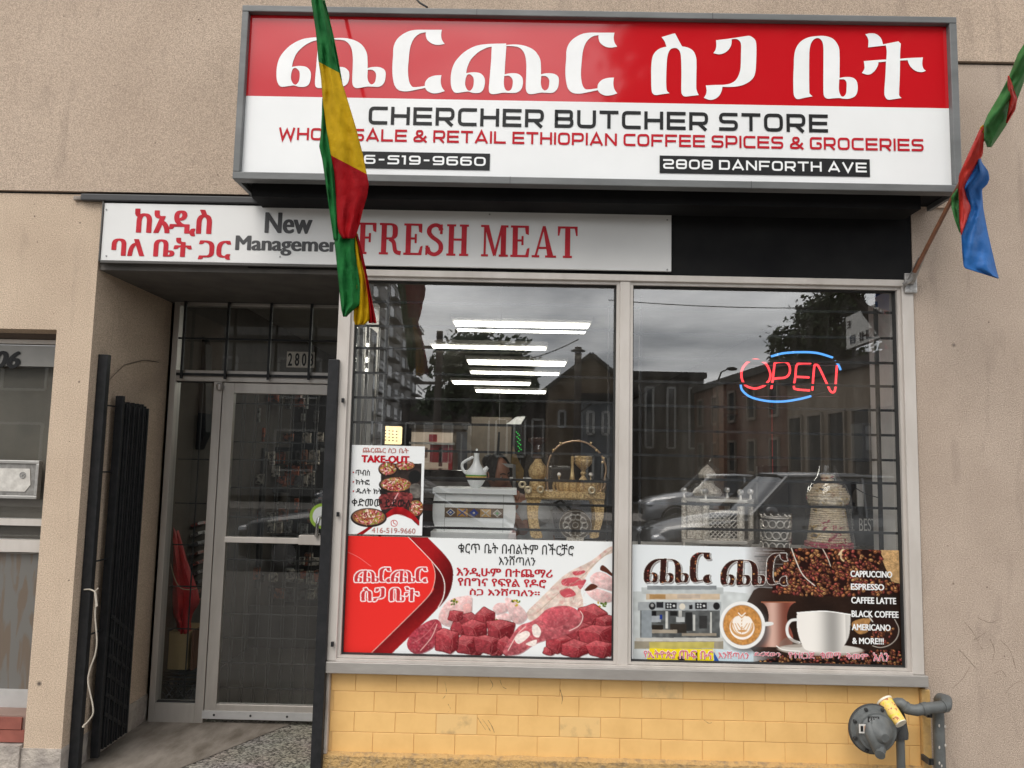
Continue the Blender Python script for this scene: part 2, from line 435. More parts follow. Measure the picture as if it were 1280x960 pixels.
def slab_glyph(ch):
    """condensed slab-serif capitals, 1 high"""
    q = []; sv, sh = 0.17, 0.07
    def V(x, a=0, b=1, w=sv): q.append(((x, a), (x + w, a), (x + w, b), (x, b)))
    def Hh(x0, x1, z, w=sh): q.append(((x0, z), (x1, z), (x1, z + w), (x0, z + w)))
    def serif(x, z): Hh(x - .065, x + sv + .065, z)
    def beak(x, up): q.append(((x - .07, up[0]), (x, up[0]), (x, up[1]), (x - .035, up[1])))
    def F4(a, b, c, d): q.append((a, b, c, d))
    W = .62
    if ch in 'FE':
        V(.07); serif(.07, 0); serif(.07, .93); Hh(.07, .58, .93); F4((.50, .74), (.60, .70), (.60, 1), (.47, .95)); Hh(.2, .42, .49); F4((.36, .38), (.43, .38), (.43, .67), (.36, .67))
        if ch == 'E': Hh(.07, .6, 0); F4((.49, .05), (.60, 0), (.63, .3), (.55, .27))
        W = .66
    elif ch == 'R':
        V(.07); serif(.07, 0); serif(.07, .93); q.extend(thick([(.2, .965), (.52, .965), (.52, .51), (.2, .51)], sh, .2, tx=sv)); q.extend(thick([(.34, .5), (.48, .42), (.54, .08), (.72, .05)], .13, .12)); W = .76
    elif ch == 'S':
        q.extend(thick(catmull([(.52, .80), (.47, .92), (.32, .965), (.16, .88), (.13, .72), (.24, .58), (.42, .46), (.52, .33), (.5, .14), (.33, .035), (.15, .09), (.08, .25)], 4, False), .12, tx=.15))
        F4((.48, .68), (.57, .68), (.57, .99), (.51, .99)); F4((.02, .01), (.08, .01), (.12, .31), (.02, .31)); W = .66
    elif ch == 'H':
        for x in (.07, .49): V(x); serif(x, 0); serif(x, .93)
        Hh(.2, .55, .48); W = .76
    elif ch == 'M':
        V(.10, w=.07); V(.66, w=sv); q.append(((.10, 1), (.26, 1), (.50, .10), (.42, .0))); q.append(((.66, 1), (.74, 1), (.49, .0), (.44, .10)))
        Hh(.0, .27, .93); Hh(.66, .9, .93); Hh(.02, .25, 0); Hh(.6, .9, 0); W = .93
    elif ch == 'A':
        q.append(((.08, 0), (.15, 0), (.40, .9), (.35, 1))); q.append(((.35, 1), (.44, 1), (.72, 0), (.52, 0))); Hh(.2, .52, .27); Hh(.0, .25, 0); Hh(.44, .8, 0); W = .8
    elif ch == 'T':
        V(.24); serif(.24, 0); Hh(.0, .65, .93); F4((.0, .70), (.05, .70), (.10, .95), (.0, 1)); F4((.60, .70), (.65, .70), (.65, 1), (.55, .95)); W = .66
    elif ch == ' ': W = .32
    return q, W

def layout(text, glyph, gap=0.2):
    out, x = [], 0.0
    for ch in text:
        q, w = glyph(ch)
        out += [[(a + x, b) for a, b in f] for f in q]; x += w + (gap if ch != ' ' else 0.0)
    return out, x - gap

def fit_quads(quads, W, x0, z0, x1, z1, y, mb):
    """stacks every pen quad a hair in front of the last so that overlaps never share a plane"""
    for i, f in enumerate(quads):
        pts = [(x0 + a * (x1 - x0) / W, y - 0.00004 * (i % 12), z0 + b * (z1 - z0)) for a, b in f]
        mb.face(pts)

def stroke_text(name, text, glyph, pl, pr, Y, mat, parent, gap=0.2, lift=0.002):
    """pl: photo pixel of the line's lower left corner, pr: upper right"""
    x0, z0 = at(pl[0], pl[1], Y); x1, z1 = at(pr[0], pr[1], Y)
    q, W = layout(text, glyph, gap); mb = MB(); fit_quads(q, W, x0, z0, x1, z1, Y - lift, mb)
    return mb.build(name, mat, parent, fix=False)

_DG = None
def font_mesh(body, bold=0.0, shear=0.0):
    cu = bpy.data.curves.new('type', 'FONT'); cu.body = body; cu.offset = bold; cu.shear = shear; cu.resolution_u = 4
    ob = bpy.data.objects.new('type', cu); COL.objects.link(ob)
    bpy.context.view_layer.update()
    me = bpy.data.meshes.new_from_object(ob.evaluated_get(bpy.context.evaluated_depsgraph_get()))
    bpy.data.objects.remove(ob); bpy.data.curves.remove(cu)
    return me

def embolden(me, bold, vy=1.0):
    """heavier strokes: the same outlines repeated a little to each side, each a hair behind the last"""
    if bold <= 0: return me
    n = len(me.vertices); co = np.empty(n * 3); me.vertices.foreach_get('co', co); co = co.reshape(-1, 3); fs = [tuple(p.vertices) for p in me.polygons]
    out, F = [], []
    for k, (dx, dy) in enumerate(((0, 0), (-1, 0), (1, 0), (0, .6), (0, -.6), (.7, .45), (-.7, .45), (.7, -.45), (-.7, -.45))):
        c = co.copy(); c[:, 0] += dx * bold; c[:, 1] += dy * bold * vy; c[:, 2] = k * .25; out.append(c); F += [tuple(i + k * n for i in f) for f in fs]
    m2 = bpy.data.meshes.new('type'); m2.from_pydata(np.concatenate(out).tolist(), [], F); bpy.data.meshes.remove(me); return m2

def font_rect(name, body, x0, z0, x1, z1, y, mat, parent, bold=0.0, shear=0.0, flip=False, vy=1.0):
    me = embolden(font_mesh(body, 0.0, shear), bold, vy); me.name = name
    n = len(me.vertices); co = np.empty(n * 3); me.vertices.foreach_get('co', co); co = co.reshape(-1, 3)
    mn, mx = co.min(0), co.max(0); o = origin_of(parent) if parent else Vector((0, 0, 0))
    u = (co[:, 0] - mn[0]) / (mx[0] - mn[0]); v = (co[:, 1] - mn[1]) / (mx[1] - mn[1])
    if flip: u = 1 - u
    out = np.empty_like(co)
    out[:, 0] = x0 + u * (x1 - x0) - o.x; out[:, 1] = y - o.y + co[:, 2] * .0004; out[:, 2] = z0 + v * (z1 - z0) - o.z
    me.vertices.foreach_set('co', out.ravel()); me.materials.clear(); me.materials.append(mat); me.update()
    ob = bpy.data.objects.new(name, me); COL.objects.link(ob)
    if parent: ob.parent = parent
    return ob

def font_text(name, body, pl, pr, Y, mat, parent, bold=0.0, shear=0.0, lift=0.002, vy=1.0):
    x0, z0 = at(pl[0], pl[1], Y); x1, z1 = at(pr[0], pr[1], Y)
    return font_rect(name, body, x0, z0, x1, z1, Y - lift, mat, parent, bold, shear, vy=vy)

# ------------------------------------------------------------------ printed pictures
# A printed picture is a fine grid whose corner colours are the ink; it is computed here.
class Print:
    def __init__(s, pA, pB, Y, W, H):
        """pA upper-left, pB lower-right photo pixel of the print on plane Y"""
        s.Y = Y; s.x0, s.z1 = at(pA[0], pA[1], Y); s.x1, s.z0 = at(pB[0], pB[1], Y)
        s.W, s.H = W, H; s.img = np.ones((H, W, 3)) * 0.9
        s.xx, s.yy = np.meshgrid(np.arange(W) + 0.0, np.arange(H) + 0.0)
        s.rs = np.random.default_rng(11)
    def uv(s, pts):
        r = []
        for p in pts:
            x, z = at(p[0], p[1], s.Y); r.append(((x - s.x0) / (s.x1 - s.x0) * (s.W - 1), (s.z1 - z) / (s.z1 - s.z0) * (s.H - 1)))
        return r
    def mask(s, loops, raw=False):
        m = np.zeros((s.H, s.W))
        L = loops if raw else [s.uv(l) for l in loops]
        xs = [p[0] for l in L for p in l]; ys = [p[1] for l in L for p in l]
        ax, bx = max(0, int(min(xs)) - 1), min(s.W, int(max(xs)) + 3); ay, by = max(0, int(min(ys)) - 1), min(s.H, int(max(ys)) + 3)
        if ax >= bx or ay >= by: return m
        acc = np.zeros((by - ay, bx - ax))
        for dx, dy in ((-.25, -.25), (.25, -.25), (-.25, .25), (.25, .25)):
            X = s.xx[ay:by, ax:bx] + dx; Yy = s.yy[ay:by, ax:bx] + dy; ins = np.zeros(X.shape, bool)
            for l in L:
                n = len(l)
                for i in range(n):
                    (xa, ya), (xb, yb) = l[i][:2], l[(i + 1) % n][:2]
                    if ya == yb: continue
                    c = ((ya > Yy) != (yb > Yy)) & (X < (xb - xa) * (Yy - ya) / (yb - ya) + xa); ins ^= c
            acc += ins * .25
        m[ay:by, ax:bx] = acc
        return m
    def put(s, m, col):
        m = np.asarray(m, float)
        col = np.asarray(col, float); m3 = m[..., None]
        s.img = s.img * (1 - m3) + col * m3
    def poly(s, pts, col, smooth=True, alpha=1.0, k=4):
        m = s.mask([catmull(pts, k) if smooth else pts]) * alpha; s.put(m, col); return m
    def ell(s, c, rx, ry, col, rot=0.0, alpha=1.0, soft=0.0):
        (cx, cy), (ex, ey), (fx, fy) = s.uv([c, (c[0] + rx, c[1]), (c[0], c[1] + ry)])
        a, b = max(abs(ex - cx), .3), max(abs(fy - cy), .3); X, Yv = s.xx - cx, s.yy - cy; cr, sr = math.cos(rot), math.sin(rot)
        d = np.sqrt(((X * cr + Yv * sr) / a) ** 2 + ((-X * sr + Yv * cr) / b) ** 2)
        e = max(soft, 1.0 / min(a, b)); m = np.clip((1 - d) / e + .5, 0, 1) * alpha; s.put(m, col); return m
    def line(s, pts, w, col, alpha=1.0, smooth=True):
        p = catmull(pts, 5, False) if smooth else pts
        q = s.uv(p); ww = w * s.W / abs(s.uv([(0, 0)])[0][0] - s.uv([(s.W, 0)])[0][0]) if False else w * s.scale()
        m = np.zeros((s.H, s.W))
        for a, b in zip(q[:-1], q[1:]):
            dx, dy = b[0] - a[0], b[1] - a[1]; L2 = dx * dx + dy * dy or 1e-9
            x0, x1 = int(max(0, min(a[0], b[0]) - ww - 2)), int(min(s.W, max(a[0], b[0]) + ww + 3)); y0, y1 = int(max(0, min(a[1], b[1]) - ww - 2)), int(min(s.H, max(a[1], b[1]) + ww + 3))
            if x0 >= x1 or y0 >= y1: continue
            X, Yv = s.xx[y0:y1, x0:x1], s.yy[y0:y1, x0:x1]
            t = np.clip(((X - a[0]) * dx + (Yv - a[1]) * dy) / L2, 0, 1)
            d = np.hypot(X - a[0] - t * dx, Yv - a[1] - t * dy)
            m[y0:y1, x0:x1] = np.maximum(m[y0:y1, x0:x1], np.clip(ww / 2 - d + .5, 0, 1))
        s.put(m * alpha, col); return m
    def scale(s):
        a, b = s.uv([(700, 700), (701, 700)]); return abs(b[0] - a[0])
    def noise(s, cell, seed=0):
        r = np.random.default_rng(int(seed * 10)); gh, gw = int(s.H / cell) + 3, int(s.W / cell) + 3; g = r.random((gh, gw))
        y, x = s.yy / cell, s.xx / cell; iy, ix = y.astype(int), x.astype(int); fy, fx = y - iy, x - ix; fy, fx = fy * fy * (3 - 2 * fy), fx * fx * (3 - 2 * fx)
        return (g[iy, ix] * (1 - fy) * (1 - fx) + g[iy + 1, ix] * fy * (1 - fx) + g[iy, ix + 1] * (1 - fy) * fx + g[iy + 1, ix + 1] * fy * fx)
    def tex(s, m, amp, cell=3, seed=1, col=None):
        n = (s.noise(cell, seed) * .6 + s.noise(cell * 2.3, seed + 9) * .4 - .5) * 2 * amp
        if col is None: s.img = s.img * (1 + (n * m)[..., None])
        else: s.put(np.clip(n, 0, 1) * m, col)
    def grad(s, m, dx, dy, lo, hi):
        w = m > .02
        if not w.any(): return
        u = s.xx * dx + s.yy * dy; a, b = u[w].min(), u[w].max(); t = np.clip((u - a) / (b - a + 1e-9), 0, 1); f = lo + (hi - lo) * t
        s.img = s.img * (1 + (f - 1)[..., None] * m[..., None])
    def dilate(s, m, r):
        out = m.copy(); R = int(math.ceil(r))
        for dy in range(-R, R + 1):
            for dx in range(-R, R + 1):
                if math.hypot(dx, dy) <= r:
                    out = np.maximum(out, np.roll(np.roll(m, dy, 0), dx, 1))
        return out
    def build(s, name, parent, mat, lift=0.0):
        W, H = s.W, s.H; o = origin_of(parent)
        xs = np.linspace(s.x0, s.x1, W) - o.x; zs = np.linspace(s.z1, s.z0, H) - o.z
        X, Zc = np.meshgrid(xs, zs); co = np.stack([X, np.full_like(X, s.Y - lift - o.y), Zc], -1).reshape(-1, 3)
        i = np.arange(W * H).reshape(H, W); f = np.stack([i[:-1, :-1], i[1:, :-1], i[1:, 1:], i[:-1, 1:]], -1).reshape(-1, 4)
        me = bpy.data.meshes.new(name); me.vertices.add(W * H); me.vertices.foreach_set('co', co.ravel())
        me.loops.add(f.size); me.loops.foreach_set('vertex_index', f.ravel())
        me.polygons.add(len(f)); me.polygons.foreach_set('loop_start', np.arange(0, f.size, 4))
        me.update(calc_edges=True); me.validate()
        ca = me.color_attributes.new('ink', 'FLOAT_COLOR', 'POINT')
        srg = np.clip(s.img, 0, 1); lin = np.where(srg <= .04045, srg / 12.92, ((srg + .055) / 1.055) ** 2.4)
        ca.data.foreach_set('color', np.concatenate([lin, np.ones((H, W, 1))], -1).reshape(-1))
        me.materials.append(mat); ob = bpy.data.objects.new(name, me); COL.objects.link(ob); ob.parent = parent
        return ob

def ink_mat(name, rough=0.35, gain=0.92):
    t = NT(name); b = t.add('ShaderNodeBsdfPrincipled', Roughness=rough); b.inputs['Specular IOR Level'].default_value = 0.18
    a = t.add('ShaderNodeVertexColor', layer_name='ink')
    g = t.add('ShaderNodeMix', data_type='RGBA', blend_type='MULTIPLY'); g.inputs['Factor'].default_value = 1; g.inputs['B'].default_value = (gain, gain, gain, 1)
    t.link(a.outputs['Color'], g.inputs['A']); t.link(g.outputs['Result'], b.inputs['Base Color']); t.link(b.outputs['BSDF'], t.out.inputs['Surface'])
    return t.m
# ------------------------------------------------------------------ materials
def stucco(name, col, col2, streak=0.0, fine=0.40):
    t = NT(name); b = t.add('ShaderNodeBsdfPrincipled', Roughness=0.92); b.inputs['Specular IOR Level'].default_value = 0.2
    tc = t.add('ShaderNodeTexCoord'); ob = tc.outputs['Object']
    big = t.add('ShaderNodeTexNoise', Scale=1.6, Detail=5.0, Roughness=0.6); t.link(ob, big.inputs['Vector'])
    mr = t.add('ShaderNodeMapRange'); mr.inputs['From Min'].default_value = 0.35; mr.inputs['From Max'].default_value = 0.68; t.link(big.outputs['Fac'], mr.inputs['Value'])
    m1 = t.add('ShaderNodeMix', data_type='RGBA'); m1.inputs['A'].default_value = c4(col); m1.inputs['B'].default_value = c4(col2); t.link(mr.outputs['Result'], m1.inputs['Factor'])
    gr = t.add('ShaderNodeTexNoise', Scale=165.0, Detail=3.0, Roughness=0.75); t.link(ob, gr.inputs['Vector'])
    g2 = t.add('ShaderNodeMapRange'); g2.inputs['From Min'].default_value = 0.32; g2.inputs['From Max'].default_value = 0.68; g2.inputs['To Min'].default_value = 1 - fine; g2.inputs['To Max'].default_value = 1 + fine * 0.75
    t.link(gr.outputs['Fac'], g2.inputs['Value'])
    m2 = t.add('ShaderNodeMix', data_type='RGBA', blend_type='MULTIPLY'); m2.inputs['Factor'].default_value = 1.0; t.link(m1.outputs['Result'], m2.inputs['A']); t.link(g2.outputs['Result'], m2.inputs['B'])
    last = m2.outputs['Result']
    mp = t.add('ShaderNodeMapping'); mp.inputs['Scale'].default_value = (5.0, 5.0, 0.9); mp.inputs['Rotation'].default_value = (0, 0.35, 0); t.link(ob, mp.inputs['Vector'])
    st = t.add('ShaderNodeTexNoise', Scale=1.7, Detail=6.0, Roughness=0.62, Distortion=0.8); t.link(mp.outputs['Vector'], st.inputs['Vector'])
    s2 = t.add('ShaderNodeMapRange'); s2.inputs['From Min'].default_value = 0.56; s2.inputs['From Max'].default_value = 0.8; s2.inputs['To Max'].default_value = 0.25 + streak; t.link(st.outputs['Fac'], s2.inputs['Value'])
    m3 = t.add('ShaderNodeMix', data_type='RGBA'); m3.inputs['B'].default_value = (0.13, 0.10, 0.085, 1); t.link(s2.outputs['Result'], m3.inputs['Factor']); t.link(last, m3.inputs['A'])
    # rare dark chips and scuffs
    vo = t.add('ShaderNodeTexVoronoi', Scale=1.9); t.link(ob, vo.inputs['Vector'])
    v2 = t.add('ShaderNodeMapRange'); v2.inputs['From Min'].default_value = 0.035; v2.inputs['From Max'].default_value = 0.015; t.link(vo.outputs['Distance'], v2.inputs['Value'])
    m4 = t.add('ShaderNodeMix', data_type='RGBA'); m4.inputs['B'].default_value = (0.10, 0.08, 0.07, 1); t.link(v2.outputs['Result'], m4.inputs['Factor']); t.link(m3.outputs['Result'], m4.inputs['A'])
    t.link(m4.outputs['Result'], b.inputs['Base Color'])
    bp = t.add('ShaderNodeBump', Strength=0.8, Distance=0.006); t.link(gr.outputs['Fac'], bp.inputs['Height']); t.link(bp.outputs['Normal'], b.inputs['Normal'])
    t.link(b.outputs['BSDF'], t.out.inputs['Surface']); return t.m

m_stucco = stucco('stucco', (0.60, 0.475, 0.36), (0.52, 0.405, 0.305))
m_stucco2 = stucco('stucco_grey', (0.50, 0.405, 0.33), (0.42, 0.335, 0.27), streak=0.12)
m_stucco3 = stucco('stucco_upper', (0.525, 0.415, 0.325), (0.455, 0.355, 0.275), streak=.1)
m_plaster = M('peeling_plaster', (0.45, 0.40, 0.35), 0.95, col2=(0.25, 0.22, 0.2), nscale=9, bscale=30, bump=0.7, bdist=0.02)
m_alum = M('weathered_aluminium', (0.60, 0.56, 0.52), 0.45, 0.2, col2=(0.48, 0.44, 0.40), nscale=5, stretch=(1, 1, 0.3), rvar=.12, bscale=60, bump=.05)
m_alum2 = M('sill_aluminium', (0.42, 0.40, 0.375), 0.45, 0.4, col2=(0.30, 0.28, 0.26), nscale=4, stretch=(.5, 1, 2), rvar=.12, bscale=50, bump=.06)
m_gasket = M('gasket', (0.02, 0.02, 0.02), 0.7)
m_black = M('black_panel', (0.010, 0.010, 0.011), 0.7, col2=(0.018, 0.018, 0.018), nscale=3, spec=.08)
m_soffit = M('dark_soffit', (0.11, 0.10, 0.09), 0.8, col2=(0.07, 0.065, 0.06))
m_whitesign = M('white_sign_face', (0.80, 0.81, 0.81), 0.28, col2=(0.74, 0.75, 0.75), nscale=1.4, coat=.25)
m_panel = M('white_panel', (0.72, 0.72, 0.71), 0.45, col2=(0.62, 0.62, 0.61), nscale=1.2, bscale=8, bump=.02)
m_redink = M('red_lettering', (0.50, 0.012, 0.025), 0.4, col2=(0.44, 0.010, 0.02), spec=.15)
m_redfade = M('faded_red_lettering', (0.52, 0.03, 0.045), 0.5, col2=(0.40, 0.015, 0.025), nscale=12, spec=.15)
m_blackink = M('black_lettering', (0.012, 0.012, 0.013), 0.35, col2=(0.018, 0.018, 0.018), spec=.25)
m_whiteink = M('white_lettering', (0.82, 0.83, 0.83), 0.35, col2=(0.76, 0.77, 0.77))
m_greyframe = M('grey_sign_frame', (0.155, 0.16, 0.16), 0.5, 0.1, col2=(0.10, 0.105, 0.105), nscale=7, stretch=(.3, 1, 1), bscale=40, bump=.08)
m_blackmetal = M('black_paint', (0.010, 0.011, 0.012), 0.5, col2=(0.02, 0.02, 0.022), nscale=22, bscale=60, bump=.12, spec=.28)
m_glass = glass_mat('window_glass', 0.20, tint=(.985, .99, .985), dirt=.012)
m_glass2 = glass_mat('door_glass', 0.07, dirt=.008)
m_conc = M('pale_concrete', (0.36, 0.33, 0.30), 0.9, col2=(0.22, 0.20, 0.18), nscale=3.5, bscale=90, bump=.3, bdist=.004)

def red_acrylic():
    t = NT('red_sign_face'); b = t.add('ShaderNodeBsdfPrincipled', Roughness=0.5); b.inputs['Base Color'].default_value = (0.52, 0.006, 0.012, 1)
    b.inputs['Coat Weight'].default_value = 1.0; b.inputs['Coat Roughness'].default_value = 0.06; b.inputs['Coat IOR'].default_value = 1.62; b.inputs['Specular IOR Level'].default_value = 0.05
    tc = t.add('ShaderNodeTexCoord'); n = t.add('ShaderNodeTexNoise', Scale=1.1, Detail=2.0); t.link(tc.outputs['Object'], n.inputs['Vector'])
    bp = t.add('ShaderNodeBump', Strength=0.25, Distance=0.02); t.link(n.outputs['Fac'], bp.inputs['Height']); t.link(bp.outputs['Normal'], b.inputs['Coat Normal'])
    t.link(b.outputs['BSDF'], t.out.inputs['Surface']); return t.m
m_redface = red_acrylic()

def aggregate():
    t = NT('exposed_aggregate'); b = t.add('ShaderNodeBsdfPrincipled', Roughness=0.85)
    tc = t.add('ShaderNodeTexCoord'); v = t.add('ShaderNodeTexVoronoi', Scale=85.0); t.link(tc.outputs['Object'], v.inputs['Vector'])
    r = t.add('ShaderNodeValToRGB'); e = r.color_ramp.elements; e[0].color = (0.055, 0.047, 0.04, 1); e[1].color = (0.36, 0.325, 0.285, 1); e[0].position = .1; e[1].position = .9
    x = t.add('ShaderNodeSeparateColor'); t.link(v.outputs['Color'], x.inputs['Color']); t.link(x.outputs['Red'], r.inputs['Fac'])
    n = t.add('ShaderNodeTexNoise', Scale=2.5, Detail=4.0); t.link(tc.outputs['Object'], n.inputs['Vector'])
    m = t.add('ShaderNodeMix', data_type='RGBA', blend_type='MULTIPLY'); m.inputs['Factor'].default_value = .7; t.link(r.outputs['Color'], m.inputs['A']); t.link(n.outputs['Color'], m.inputs['B'])
    m.inputs['Factor'].default_value = .35
    t.link(m.outputs['Result'], b.inputs['Base Color'])
    bp = t.add('ShaderNodeBump', Strength=.5, Distance=.004); t.link(v.outputs['Distance'], bp.inputs['Height']); bp.invert = True; t.link(bp.outputs['Normal'], b.inputs['Normal'])
    t.link(b.outputs['BSDF'], t.out.inputs['Surface']); return t.m
m_agg = aggregate()

# ------------------------------------------------------------------ ground
XC = -2.42                      # street corner of the entrance recess
def struct(ob): ob['kind'] = 'structure'; return ob
struct(box('sidewalk', -60, 60, -5.6, -0.0, -0.3, 0.0, M('sidewalk_concrete', (.25, .235, .215), .9, col2=(.205, .19, .17), nscale=3, bscale=60, bump=.3)))
struct(box('ground', -300, 300, -300, 400, -0.6, -0.31, M('dirt', (0.16, 0.14, 0.11), 0.95)))
m_asph = M('asphalt', (0.055, 0.055, 0.057), 0.85, col2=(0.085, 0.083, 0.08), nscale=2, bscale=120, bump=.3)
struct(box('road', -150, 150, -19.0, -5.6, -0.305, -0.13, m_asph))
struct(box('far_sidewalk', -150, 150, -22.5, -19.0, -0.3, 0.0, m_conc))
lm = MB()
for i in range(24): lm.box(-60 + i * 6, -57 + i * 6, -12.4, -12.28, -0.13, -0.126)
struct(lm.build('lane_marking', M('road_paint', (0.7, 0.68, 0.6), 0.7), fix=False))
rf = struct(box('entrance_floor', XC - .1, -0.97, 0.0, 1.0, -0.3, -0.004 + 0.006, m_agg))
sd = MB(); sd.face([(XC, 0.0, .006), (-1.95, -0.0, .006), (-1.45, .95, .006), (XC, .95, .006)])
struct(sd.build('concrete_strip', M('stained_concrete', (0.235, 0.205, 0.175), 0.9, col2=(0.11, 0.09, 0.07), nscale=5, stretch=(1.6, .7, 1), bscale=70, bump=.3), fix=False))

# ------------------------------------------------------------------ the building
B = thing('shop_building', (0, 0, 0), 'tan stucco shopfront building with yellow block base and recessed glass door', 'building')
ZW0, ZW1, ZH = 0.615, 2.825, 2.765      # window frame bottom / top, glass top
ZB = 3.236                                # top of the black band
# walls
box('front_pier', -2.625, XC, 0.0, 0.95, 0.165, 3.236, m_stucco, B)
pl = MB(); pl.box(-2.632, XC + .004, -0.006, .9, -.05, .165); pl.build('plinth', m_plaster, B, fix=False)
box('wall', -4.6, -2.625, 0.0, 0.5, 2.445, 3.236, m_stucco, B)
box('wall', -4.6, -3.75, 0.0, 0.5, -.1, 2.445, m_stucco, B)
box('upper_wall', -4.6, 2.42, -0.014, 0.4, 3.250, 6.5, m_stucco3, B)
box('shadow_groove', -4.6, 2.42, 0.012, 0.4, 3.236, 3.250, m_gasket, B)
box('right_wall', 2.225, 5.2, 0.0, 0.4, -.1, 4.115, m_stucco2, B)
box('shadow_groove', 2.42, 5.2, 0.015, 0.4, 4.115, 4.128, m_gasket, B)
box('upper_wall', 2.42, 5.2, -0.016, 0.4, 4.128, 6.5, m_stucco3, B)
# black band behind and below the sign
box('fascia', -1.56, 2.222, 0.004, 0.3, ZW1 + .002, ZB, m_black, B)
box('fascia', XC, -1.56, 0.006, 0.3, 2.845, ZB, m_black, B)
# recess: left wall, ceiling, skirting
box('recess_wall', XC - .12, XC - .0, 0.95, 1.02, 0.0, 3.0, m_stucco, B)
box('recess_ceiling', XC, -1.02, 0.02, 1.0, 2.80, 2.84, m_soffit, B)
sk = MB(); sk.box(XC, XC + .012, 0.35, .95, 0.0, .17); sk.build('skirting', m_plaster, B, fix=False)
wr = MB(); wr.tube([P3(133, 480, .15), P3(150, 456, .35), P3(185, 450, .6), P3(204, 453, .8), P3(206, 460, .8)], .0022, 5)
for i in range(len(wr.v)): wr.v[i] = (XC + .012, wr.v[i][1], wr.v[i][2])
wr.build('loose_wire', M('wire_grey', (.25, .22, .2), .6), B)

# ---- shop window: frame members, panes
W = B
def frame_piece(name, x0, x1, z0, z1, y0=-0.02, y1=0.09, mat=None): return box(name, x0, x1, y0, y1, z0, z1, mat or m_alum, W, bevel=.004)
frame_piece('window_jamb', -1.025, -0.955, ZW0 + .048, ZH + .022)
frame_piece('window_head', -1.025, 2.215, ZH + .022, ZW1)
frame_piece('window_jamb', 2.150, 2.215, ZW0 + .048, ZH + .022)
frame_piece('mullion', 0.565, 0.622, ZW0 + .058, ZH + .022, y0=-.012)
frame_piece('window_sill', -1.04, 2.225, ZW0 - .012, ZW0 + .048, y0=-0.04, mat=m_alum2)
box('sill_lip', -0.955, 2.150, -.026, .03, ZW0 + .048, ZW0 + .060, m_alum, W)
for (x0, x1) in ((-0.955, 0.565), (0.622, 2.150)):
    wf = MB(); y0, y1 = 0.0, .06
    wf.box(x0, x0 + .018, y0, y1, ZW0 + .062, ZH + .022); wf.box(x1 - .018, x1, y0, y1, ZW0 + .062, ZH + .022)
    wf.box(x0 + .018, x1 - .018, y0, y1, ZW0 + .062, ZW0 + .074); wf.box(x0 + .018, x1 - .018, y0, y1, ZH + .004, ZH + .022)
    w = wf.build('window', m_alum, B, fix=False)
    gk = MB(); yy = .002; a, b, c, d = x0 + .018, x1 - .018, ZW0 + .074, ZH + .004; g = .007
    for q in ((a, a + g, c, d), (b - g, b, c, d), (a + g, b - g, c, c + g), (a + g, b - g, d - g, d)): gk.box(q[0], q[1], yy + .018, yy + .05, q[2], q[3])
    gk.build('gasket', m_gasket, w, fix=False)
    MB().box(a + g, b - g, .047, .053, c + g, d - g).build('pane', m_glass, w, fix=False)
GY = 0.05

# ---- yellow block base
YW = box('block_wall', -1.0, 2.232, 0.03, 0.22, -.1, .603, M('mortar_yellow', (0.72, 0.45, 0.18), 0.8), B)
m_yel = M('yellow_gloss_block', (0.80, 0.50, 0.19), 0.4, col2=(0.70, 0.42, 0.15), nscale=5.5, lo=.4, hi=.78, coat=.15, bscale=14, bump=.05, rvar=.1)
m_yel2 = M('yellow_block_worn', (0.76, 0.50, 0.21), 0.5, col2=(0.50, 0.33, 0.15), nscale=11, lo=.52, hi=.75, bscale=14, bump=.08)
xj, step, rh = at(444.5, 850, .02)[0], .2225, .1065
for row in range(4):
    z1 = .600 - row * rh; z0 = z1 - rh; off = xj if row % 2 == 0 else at(467.5, 875, .02)[0]
    x = off - step * math.ceil((off + .985) / step)
    while x < 2.20:
        a, b = max(x, -.985), min(x + step, 2.205)
        if b - a > .02:
            mb = MB(); d = random.uniform(-.0012, .0012)
            mb.box(a + .0012, b - .0012,   .0262 + d * .6, .034, z0 + .0012, z1 - .0012)
            mb.build('block', m_yel if random.random() < .9 else m_yel2, YW, bevel=.002, fix=False)
        x += step
pf = MB(); xs = np.linspace(-1.04, 2.232, 160)
for i in range(159):
    h = lambda x: .168 + .005 * mnoise.noise(Vector((x * 9, 0, 0))); a, b = xs[i], xs[i + 1]
    ya, yb = (-.012 + .008 * mnoise.noise(Vector((v * 14, 3, 0))) for v in (a, b))
    pf.face([(a, ya, -.05), (b, yb, -.05), (b, yb, h(b)), (a, ya, h(a))]); pf.face([(a, ya, h(a)), (b, yb, h(b)), (b, .03, h(b) + .012), (a, .03, h(a) + .012)])
pf.build('painted_footing', M('rough_yellow_footing', (0.50, 0.32, 0.13), 0.85, col2=(0.26, 0.19, 0.11), nscale=24, lo=.5, hi=.72, bscale=55, bump=.9, bdist=.02), B)
ed = MB(); ed.box(2.205, 2.252, -.004, .03, .165, .585)
ed.build('yellow_corner_strip', M('yellow_corner', (0.60, 0.37, 0.12), 0.6, col2=(0.42, 0.27, 0.12), nscale=9, bscale=40, bump=.5), B, bevel=.008)
jb = MB(); jb.box(-1.035, -.988, -.006, .2, .175, .603)
jb.build('wooden_post', M('chipped_white_paint', (0.52, 0.47, 0.42), 0.8, col2=(0.33, 0.27, 0.22), nscale=14, stretch=(1, 1, .25), bscale=50, bump=.35), B, bevel=.003)

